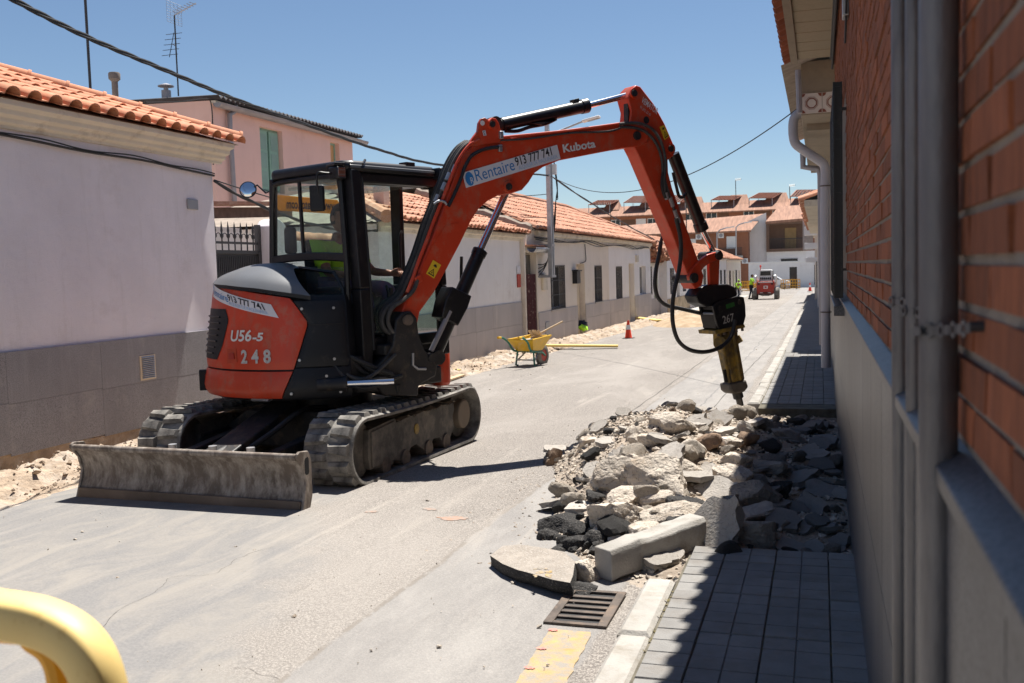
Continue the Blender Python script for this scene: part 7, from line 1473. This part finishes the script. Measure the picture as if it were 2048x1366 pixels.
# far lamp posts
for (x, yb_, yt, Y, lab) in [(1472, 560, 455, 100, 'thin grey lamp post in front of the brick terrace'), (1434, 540, 466, 90, 'curved grey street lamp behind the bucket link')]:
    a_, b__ = PY(x, yb_, Y), PY(x, yt, Y); t = thing('street_lamp', lab, 'street lamp', a_); a_.z = gz(Y)
    build('post', MB().tube([a_, b__, b__+Vector((.25, 0, .25)), b__+Vector((.9, 0, .45))], .06, 8), m_steel, t); build('lamp_head', MB().bar(b__+Vector((.8, 0, .42)), b__+Vector((1.5, 0, .5)), .25, .1), m_white_paint, t, smooth=None)

# ---------------------------------------------------------------- near barrier at bottom left
NB = thing('plastic_barrier', 'yellow plastic barrier top rail close to the camera at the bottom left', 'barrier', (-1.2, 1.5, 0))
def Cp(x, y, d): 
    r = ray(x, y); return CAM+r*(d/r.dot(Fw))
pth = [Cp(-420, 1195, 1.45), Cp(-150, 1212, 1.40), Cp(20, 1232, 1.36), Cp(95, 1250, 1.35), Cp(150, 1282, 1.34), Cp(185, 1330, 1.335), Cp(205, 1400, 1.34), Cp(218, 1500, 1.35), Cp(222, 1750, 1.38)]
pth = smoothpath(pth, 6); dv = Vector((.55, .83, 0)).normalized()
rb3 = MB(); hw, hh = .030, .030                         # moulded rail: rounded-rectangle section swept along the corner
nrm = ((pth[0]-pth[20]).cross(Vector((0, 0, 1)))).normalized()
for i, p in enumerate(pth):
    t_ = (pth[min(i+1, len(pth)-1)]-pth[max(i-1, 0)]).normalized(); s__ = nrm; u_ = s__.cross(t_).normalized()
    for k in range(12):
        a = 2*math.pi*k/12; ca, sa = math.cos(a), math.sin(a); sg = lambda q: math.copysign(abs(q)**.5, q); rb3.v.append(p+s__*hw*sg(ca)+u_*hh*sg(sa))
m_ = len(pth); rb3.f = [(i*12+k, i*12+(k+1) % 12, (i+1)*12+(k+1) % 12, (i+1)*12+k) for i in range(m_-1) for k in range(12)]+[tuple(range(12))[::-1], tuple(range((m_-1)*12, m_*12))]
build('rail', rb3, m_barrier, NB, 50)
for k, (xa, ya) in enumerate([(20, 1330), (-200, 1300)]): pass
ins = [Cp(-420, 1258, 1.44), Cp(0, 1262, 1.36), Cp(70, 1285, 1.35), Cp(108, 1322, 1.345), Cp(120, 1400, 1.35), Cp(125, 1600, 1.36)]
build('inner_web', MB().tube(smoothpath(ins, 5), .016, 10), m_barrier_o, NB)
low = Cp(222, 1750, 1.38); build('side_post', MB().bar(low+Vector((0, 0, .05)), Vector((low.x, low.y, .05)), .06, .06, up=dv), m_barrier, NB, smooth=None, bevel=.01); build('foot', MB().bar(Vector((low.x-.25, low.y-.3, .03)), Vector((low.x+.1, low.y+.3, .03)), .12, .05), m_iron, NB, smooth=None)
low2 = Cp(-420, 1195, 1.45); build('side_post', MB().bar(low2, Vector((low2.x, low2.y, .05)), .06, .06, up=dv), m_barrier, NB, smooth=None, bevel=.01)
for z in (.25, .6): build('cross_rail', MB().bar(Vector((low.x, low.y, z)), Vector((low2.x, low2.y, z)), .05, .06), m_barrier, NB, smooth=None)
# ---------------------------------------------------------------- rubble heap where the pavement has been broken up
def heap_h(x, y):
    xl = lin(y, [(4.7, -.85), (5.0, -1.2), (5.6, -1.55), (6.4, -1.75), (7.4, -2.0), (8.2, -2.25), (9.2, -2.0), (10.2, -1.5), (11.0, -.9), (11.4, -.5)])
    if y < 4.7 or y > 11.5 or x < xl: return gz(y)-.02
    s_ = (x-xl)/(.2-xl); hm_ = lin(y, [(4.7, .0), (5.2, .07), (5.8, .19), (6.6, .35), (7.5, .43), (8.5, .42), (9.3, .28), (10.2, .06), (10.9, .02), (11.3, .0)])
    pr_ = lin(s_, [(0, -.02), (.08, .25), (.22, .75), (.38, 1.), (.6, .72), (.8, .38), (1., .24)])
    return gz(y)+hm_*pr_+.045*fbm(x*2.6, y*2.6, 4, 5)*min(1, s_*6)*min(1, max(0, (11.4-y)*2))*min(1, max(0, (y-4.7)*3))
hpm = MB(); nx_, ny_ = 70, 170; hpm.grid(nx_, ny_, lambda u, v: (-2.4+2.56*u, 4.7+6.8*v, heap_h(-2.4+2.56*u, 4.7+6.8*v)))
props(build('rubble_soil', hpm, m_mound, smooth=60, recalc=False), 'brown earth and dust filling the rubble heap on the broken pavement', 'soil', kind='stuff')
def hit(px, py, up=0.):
    d = ray(px, py); t = 3.
    while t < 16:
        p = CAM+d*t
        if p.z < max(heap_h(p.x, p.y), gz(p.y))+up: return p
        t += .012
    return p
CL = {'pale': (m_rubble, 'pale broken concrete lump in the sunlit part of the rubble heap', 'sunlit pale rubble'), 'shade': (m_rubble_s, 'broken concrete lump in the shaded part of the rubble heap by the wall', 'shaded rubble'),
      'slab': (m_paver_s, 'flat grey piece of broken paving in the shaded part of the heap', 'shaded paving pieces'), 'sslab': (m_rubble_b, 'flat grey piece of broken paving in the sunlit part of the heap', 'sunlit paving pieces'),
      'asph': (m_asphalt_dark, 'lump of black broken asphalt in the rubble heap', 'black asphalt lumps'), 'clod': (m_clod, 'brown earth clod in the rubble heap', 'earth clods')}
def chunk(p, mb_or_me, cls, M3, label=None):
    o = bpy.data.objects.new('rubble_chunk', mb_or_me); COL.objects.link(o); M4 = M3.to_4x4(); M4.translation = p; o.matrix_world = M4
    m_, lab, grp = CL[cls]; zn = 0 if p.y < 6.2 else 1 if p.y < 7.6 else 2 if p.y < 9 else 3; wh = ['near the drain and kerb', 'between kerb and crest', 'along the crest', 'at the far end by the chisel'][zn]; l0 = lab.split(' in the')[0]; lab = l0+(' in the shade ' if 'shade' in grp else ' ')+wh; grp = f'{grp} {wh}'
    return props(o, label or lab, 'rubble', None if label else grp)
def slab_rock(w, l, t, seed):
    q = random.Random(seed); n = 7; base = []
    for k in range(n):
        a = 2*math.pi*(k+q.uniform(-.25, .25))/n; r = q.uniform(.8, 1.05); m_ = max(abs(math.cos(a)), abs(math.sin(a))); base.append((w*r*math.cos(a)/m_**.6, l*r*math.sin(a)/m_**.6))
    mb = MB().prism([(x, y, -t/2) for x, y in base], (0, 0, t)); bm = bmesh.new(); vs = [bm.verts.new(v) for v in mb.v]
    for f in mb.f: bm.faces.new([vs[i] for i in f])
    bmesh.ops.triangulate(bm, faces=bm.faces[:]); bmesh.ops.subdivide_edges(bm, edges=bm.edges[:], cuts=3)
    for v in bm.verts: v.co += .5*t*Vector((NZ.noise(v.co*(2.2/w)+Vector((seed, 0, 0))), NZ.noise(v.co*(2.2/w)+Vector((0, seed, 3))), 0))+Vector((NZ.noise(v.co*14+Vector((seed, 0, 0))), NZ.noise(v.co*14+Vector((0, seed, 3))), .35*NZ.noise(v.co*9+Vector((1, 0, seed)))))*t*.5
    bmesh.ops.recalc_face_normals(bm, faces=bm.faces); bm.verts.index_update(); out = MB().add([v.co.copy() for v in bm.verts], [tuple(v.index for v in f.verts) for f in bm.faces]); bm.free(); return out
# large pieces: (x, y, half width, half height) in an enlarged crop, kind, own label
Z5 = lambda x, y: (980+x*.4144, 800+y*.4144)
BIG = [(615, 565, 130, 72, 'pale', 'white squarish concrete block above the black asphalt lumps'), (750, 640, 82, 50, 'pale', 'pointed beige stone just behind the broken kerb'), (625, 680, 38, 26, 'pale', 0), (460, 835, 66, 58, 'pale', 'round pale lump wedged between asphalt slab and kerb'),
       (838, 405, 140, 82, 'pale', 'largest rounded boulder with brown top in the middle of the heap'), (525, 415, 52, 50, 'pale', 'egg-shaped pale stone left of the big boulders'), (632, 388, 88, 72, 'pale', 'pale boulder left of the largest brown-topped one'), (870, 285, 100, 70, 'sslab', 'tilted grey slab high in the middle of the heap'),
       (1090, 450, 105, 62, 'sslab', 'brick-shaped grey kerb fragment at the shadow edge'), (1165, 385, 85, 66, 'pale', 'knobbly pale block half in shadow'), (1275, 485, 95, 76, 'shade', 'largest pale lump just inside the shadow'), (1185, 300, 75, 45, 'pale', 0), (1060, 345, 58, 38, 'sslab', 0), (950, 350, 66, 52, 'pale', 0),
       (640, 275, 52, 62, 'sslab', 'triangular upright paving shard on the left of the heap'), (700, 240, 34, 24, 'sslab', 0), (692, 300, 38, 34, 'pale', 0), (308, 295, 50, 38, 'clod', 'brown earth clod at the left tip of the heap'), (465, 212, 44, 34, 'pale', 0), (560, 205, 55, 30, 'sslab', 0), (705, 168, 56, 38, 'pale', 0), (850, 115, 85, 42, 'pale', 'whitest stone on the far crest of the heap'),
       (990, 105, 48, 36, 'sslab', 'dark angular block near the chisel'), (1095, 100, 66, 38, 'sslab', 0), (1120, 150, 58, 22, 'sslab', 0), (1245, 155, 38, 42, 'shade', 0), (880, 560, 112, 58, 'pale', 'long lumpy pinkish concrete piece behind the kerb'), (812, 470, 62, 34, 'pale', 0), (965, 512, 84, 42, 'asph', 'long black asphalt piece between the boulders'), (930, 622, 76, 30, 'asph', 0),
       (1262, 650, 105, 66, 'shade', 'big rough lump in shade right of the leaning slab'), (1280, 555, 76, 42, 'shade', 0), (1480, 385, 98, 44, 'slab', 0), (1545, 515, 80, 66, 'slab', 'large flat square paving piece in the shade'), (1330, 330, 70, 38, 'shade', 'reddish stone just inside the shadow'), (1395, 440, 58, 38, 'asph', 0), (1460, 725, 88, 46, 'slab', 0), (1262, 782, 88, 32, 'slab', 'flat brownish paving piece at the foot of the leaning slab'), (1430, 805, 66, 42, 'shade', 0),
       (1668, 820, 112, 60, 'slab', 'loose paving tile lying flat against the granite plinth'), (1605, 440, 86, 46, 'slab', 0), (1700, 455, 38, 46, 'slab', 0), (1690, 690, 56, 44, 'slab', 0), (1560, 270, 70, 30, 'slab', 0), (1600, 200, 80, 26, 'slab', 0), (1430, 180, 70, 34, 'shade', 0), (1520, 130, 80, 24, 'slab', 0), (1380, 560, 60, 40, 'shade', 0), (1620, 620, 70, 30, 'slab', 0), (1490, 620, 60, 30, 'slab', 0), (1570, 730, 60, 34, 'slab', 0),
       (992, 846, 38, 28, 'asph', 'black asphalt lump lying alone on the pavement edge'), (330, 605, 88, 42, 'asph', 'flat black asphalt flake at the edge of the hole'), (432, 640, 40, 56, 'asph', 0), (350, 682, 34, 28, 'asph', 0), (500, 690, 44, 38, 'asph', 0), (420, 702, 48, 36, 'asph', 0), (302, 660, 38, 26, 'asph', 0), (445, 915, 58, 28, 'asph', 0), (430, 520, 66, 30, 'sslab', 0), (500, 470, 46, 24, 'asph', 0), (540, 632, 50, 24, 'pale', 0), (660, 480, 76, 24, 'pale', 0), (1130, 540, 44, 34, 'pale', 'small pale block at the tip of the shadow'), (335, 247, 80, 12, 'sslab', 'thin flat shard sticking out at the left tip of the heap'), (500, 345, 60, 34, 'sslab', 0), (1045, 215, 56, 36, 'clod', 'dark brown clod below the far crest'), (990, 240, 50, 34, 'pale', 0), (1150, 220, 56, 40, 'pale', 0), (780, 200, 50, 34, 'pale', 0), (720, 200, 44, 30, 'pale', 0), (1230, 200, 50, 40, 'clod', 0)]
rg = random.Random(21)
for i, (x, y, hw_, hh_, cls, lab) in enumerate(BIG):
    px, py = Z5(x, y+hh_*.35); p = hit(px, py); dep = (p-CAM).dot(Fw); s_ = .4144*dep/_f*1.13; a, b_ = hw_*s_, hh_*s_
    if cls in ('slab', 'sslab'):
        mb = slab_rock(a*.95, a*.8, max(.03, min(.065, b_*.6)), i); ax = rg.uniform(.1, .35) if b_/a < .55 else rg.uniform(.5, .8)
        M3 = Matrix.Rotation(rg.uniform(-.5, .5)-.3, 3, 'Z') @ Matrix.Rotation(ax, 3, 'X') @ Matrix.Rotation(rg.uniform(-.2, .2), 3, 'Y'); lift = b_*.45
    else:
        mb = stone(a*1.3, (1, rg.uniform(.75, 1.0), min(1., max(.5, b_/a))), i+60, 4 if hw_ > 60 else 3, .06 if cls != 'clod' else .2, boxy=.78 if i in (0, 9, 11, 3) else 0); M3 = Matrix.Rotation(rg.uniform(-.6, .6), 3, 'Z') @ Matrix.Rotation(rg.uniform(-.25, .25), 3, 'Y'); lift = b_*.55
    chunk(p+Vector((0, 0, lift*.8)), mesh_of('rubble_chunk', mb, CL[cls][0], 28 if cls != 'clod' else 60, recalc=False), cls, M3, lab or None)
for k in range(26):                                     # black broken edge of the asphalt
    px, py = rg.uniform(1080, 1228), rg.uniform(1030, 1112); p = hit(px, py); s_ = rg.uniform(.03, .07)
    chunk(p+Vector((0, 0, s_*.3)), mesh_of('rubble_chunk', stone(s_, (1, .8, .7), 900+k, 3, .16), m_asphalt_dark, 55, recalc=False), 'asph', Matrix.Rotation(rg.uniform(0, 6), 3, 'Z'))
# broken kerb stone, leaning slab, lifted asphalt slab
ka, kb = hit(1212, 1160), hit(1408, 1080); kd = (kb-ka); kd.z = 0; kd.normalize(); ks = Vector((kd.y, -kd.x, 0)); kc = (ka+kb)/2-kd*.03
kL = .34
kmb = MB(); sec = [(-.065, -.08), (.065, -.08), (.065, .05), (.045, .075), (-.065, .075)]
for t in [-1+.2*k for k in range(11)]:
    kmb.v += [Vector((kc.x, kc.y, gz(kc.y)+.12))+kd*(kL*t)+ks*(u+.012*NZ.noise(Vector((t*4, u*20, 1))))+Vector((0, 0, w+.03*t+.012*NZ.noise(Vector((t*4, w*20, 7))))) for u, w in sec]
kmb.f = [(5*i+k, 5*i+(k+1) % 5, 5*i+5+(k+1) % 5, 5*i+5+k) for i in range(10) for k in range(5)]+[(0, 1, 2, 3, 4), (54, 53, 52, 51, 50)]
props(build('kerb_fragment', kmb, m_kerb, loc=kc, smooth=40, bevel=.006), 'long broken concrete kerb stone lying at the front of the rubble', 'kerb stone')
lc_ = hit(1437, 1095)
lsm = slab_rock(.15, .15, .055, 77); chunk(lc_+Vector((0, .02, .13)), mesh_of('rubble_chunk', lsm, m_rubble_b, 32, recalc=False), 'sslab', Matrix.Rotation(-.5, 3, 'Z') @ Matrix.Rotation(R_(62), 3, 'X') @ Matrix.Rotation(.4, 3, 'Z'), 'grey paving slab leaning upright behind the kerb stone, half in shadow')
ap = [(980, 1110), (1005, 1092), (1040, 1088), (1085, 1096), (1128, 1104), (1150, 1122), (1146, 1150), (1140, 1166), (1105, 1160), (1075, 1152), (1035, 1140), (1005, 1128)]
apt = MB(); tp1 = [on_plane(x, y, (-1.4, 4.9, gz(4.9)+.085), (-.06, -.02, 1)) for x, y in ap]; tp1 = [p+Vector((0, 0, .006*NZ.noise(p*20))) for p in tp1]
n = len(tp1); apt.add(tp1+[p+Vector((.02*NZ.noise(p*9), .02*NZ.noise(p*7), -.03+.012*NZ.noise(p*11))) for p in tp1]+[p+Vector((.03*NZ.noise(p*5+Vector((3, 0, 0))), .03, -.07)) for p in tp1], [tuple(range(n))]+[(i, (i+1) % n, n+(i+1) % n, n+i) for i in range(n)]+[(n+i, n+(i+1) % n, 2*n+(i+1) % n, 2*n+i) for i in range(n)]+[tuple(range(2*n, 3*n))[::-1]])
asl = build('asphalt_slab', apt, m_asphalt_top, loc=tp1[0], smooth=30); asl.data.materials.append(m_asphalt_dark)
for pl in asl.data.polygons:
    if abs(pl.normal.z) < .7 or pl.normal.z < 0: pl.material_index = 1
props(asl, 'lifted slab of worn asphalt with yellow paint flecks at the front of the heap', 'asphalt slab')
for k in range(14):
    q_ = on_plane(1062+rg.uniform(0, 45), 1142+rg.uniform(-8, 10)+k*.4, (-1.4, 4.9, gz(4.9)+.088), (-.06, -.02, 1)); build('paint_fleck', MB().add([q_+Vector((rg.uniform(.006, .022)*math.cos(a), rg.uniform(.006, .02)*math.sin(a), .002)) for a in [k2*math.pi/3 for k2 in range(6)]], [tuple(range(6))]), m_yellow_line, asl, smooth=None)
# medium pieces
med = {}
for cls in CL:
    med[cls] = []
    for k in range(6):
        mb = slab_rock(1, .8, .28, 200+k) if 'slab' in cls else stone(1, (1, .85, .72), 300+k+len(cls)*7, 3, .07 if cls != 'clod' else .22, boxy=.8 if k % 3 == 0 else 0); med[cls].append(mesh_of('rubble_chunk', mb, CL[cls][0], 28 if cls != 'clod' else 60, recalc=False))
cnt = 0
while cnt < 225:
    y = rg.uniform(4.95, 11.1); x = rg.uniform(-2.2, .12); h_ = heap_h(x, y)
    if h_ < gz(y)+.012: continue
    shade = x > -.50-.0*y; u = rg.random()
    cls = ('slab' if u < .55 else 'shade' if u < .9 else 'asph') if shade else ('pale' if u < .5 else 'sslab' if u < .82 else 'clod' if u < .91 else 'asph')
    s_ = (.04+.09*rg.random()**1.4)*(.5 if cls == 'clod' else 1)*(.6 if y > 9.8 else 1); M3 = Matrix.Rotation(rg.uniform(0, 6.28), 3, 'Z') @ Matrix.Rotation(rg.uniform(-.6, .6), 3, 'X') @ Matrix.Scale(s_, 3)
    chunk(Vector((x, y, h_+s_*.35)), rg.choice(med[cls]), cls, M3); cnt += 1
def sp3(q):
    for _ in range(9):
        y = q.uniform(4.7, 11.3); x = q.uniform(-2.35, .14); h_ = heap_h(x, y)
        if h_ > gz(y)+.004: return (x, y, h_+.004)
    return None
scatter('rubble_crumbs', 7000, sp3, lambda q: .008+.026*q.random()**2.5, m_rubble, 31, 'small concrete crumbs and gravel spread over the rubble heap', 'crumbs')
scatter('asphalt_crumbs', 900, lambda q: (lambda p: (p[0], p[1], p[2]+.003) if p else None)(sp3(q)), lambda q: .007+.02*q.random()**2, m_asphalt_dark, 33, 'black asphalt crumbs among the rubble', 'crumbs')
def sp4(q):
    a = q.uniform(0, 6.28); r = abs(q.gauss(0, .5)); y = q.uniform(4.6, 9.5); x = lin(y, [(4.7, -1.1), (5.6, -1.6), (7.4, -2.05), (8.2, -2.3), (9.2, -2.05)])-r*.5; return (x, y, gz(y)+.004) if x > -3 else None
scatter('spilled_crumbs', 500, sp4, lambda q: .004+.016*q.random()**3, m_mound, 35, 'earth crumbs spilled on the road around the heap', 'crumbs')
# drain grate
DG = thing('drain_grate', 'rusty rectangular street drain grate in the gutter before the rubble', 'drain', (-1.03, 4.37, gz(4.37)))
z = gz(4.37)+.006; x0, x1, y0, y1 = -1.165, -.905, 4.125, 4.60
DD = lambda x, y: x+.035*(4.6-y)/.475*0
build('pit_shade_sheet', MB().box(x0+.005, x1-.005, y0+.005, y1-.005, z-.004, z-.001), m_dark, DG, smooth=None)  # dark sheet laid on the road paints the shade below the bars
fr_ = MB(); fr_.box(x0-.012, x0+.03, y0, y1, z, z+.012); fr_.box(x1-.03, x1+.012, y0, y1, z, z+.012); fr_.box(x0+.03, x1-.03, y0, y0+.03, z, z+.012); fr_.box(x0+.03, x1-.03, y1-.03, y1, z, z+.012); build('frame', fr_, m_rust, DG, smooth=None, bevel=.003)
for k in range(5): yb_ = y0+.1+k*.069; build('bar', MB().box(x0+.03, x1-.03, yb_-.014, yb_+.014, z+.001, z+.010), m_rust, DG, smooth=None, bevel=.003)
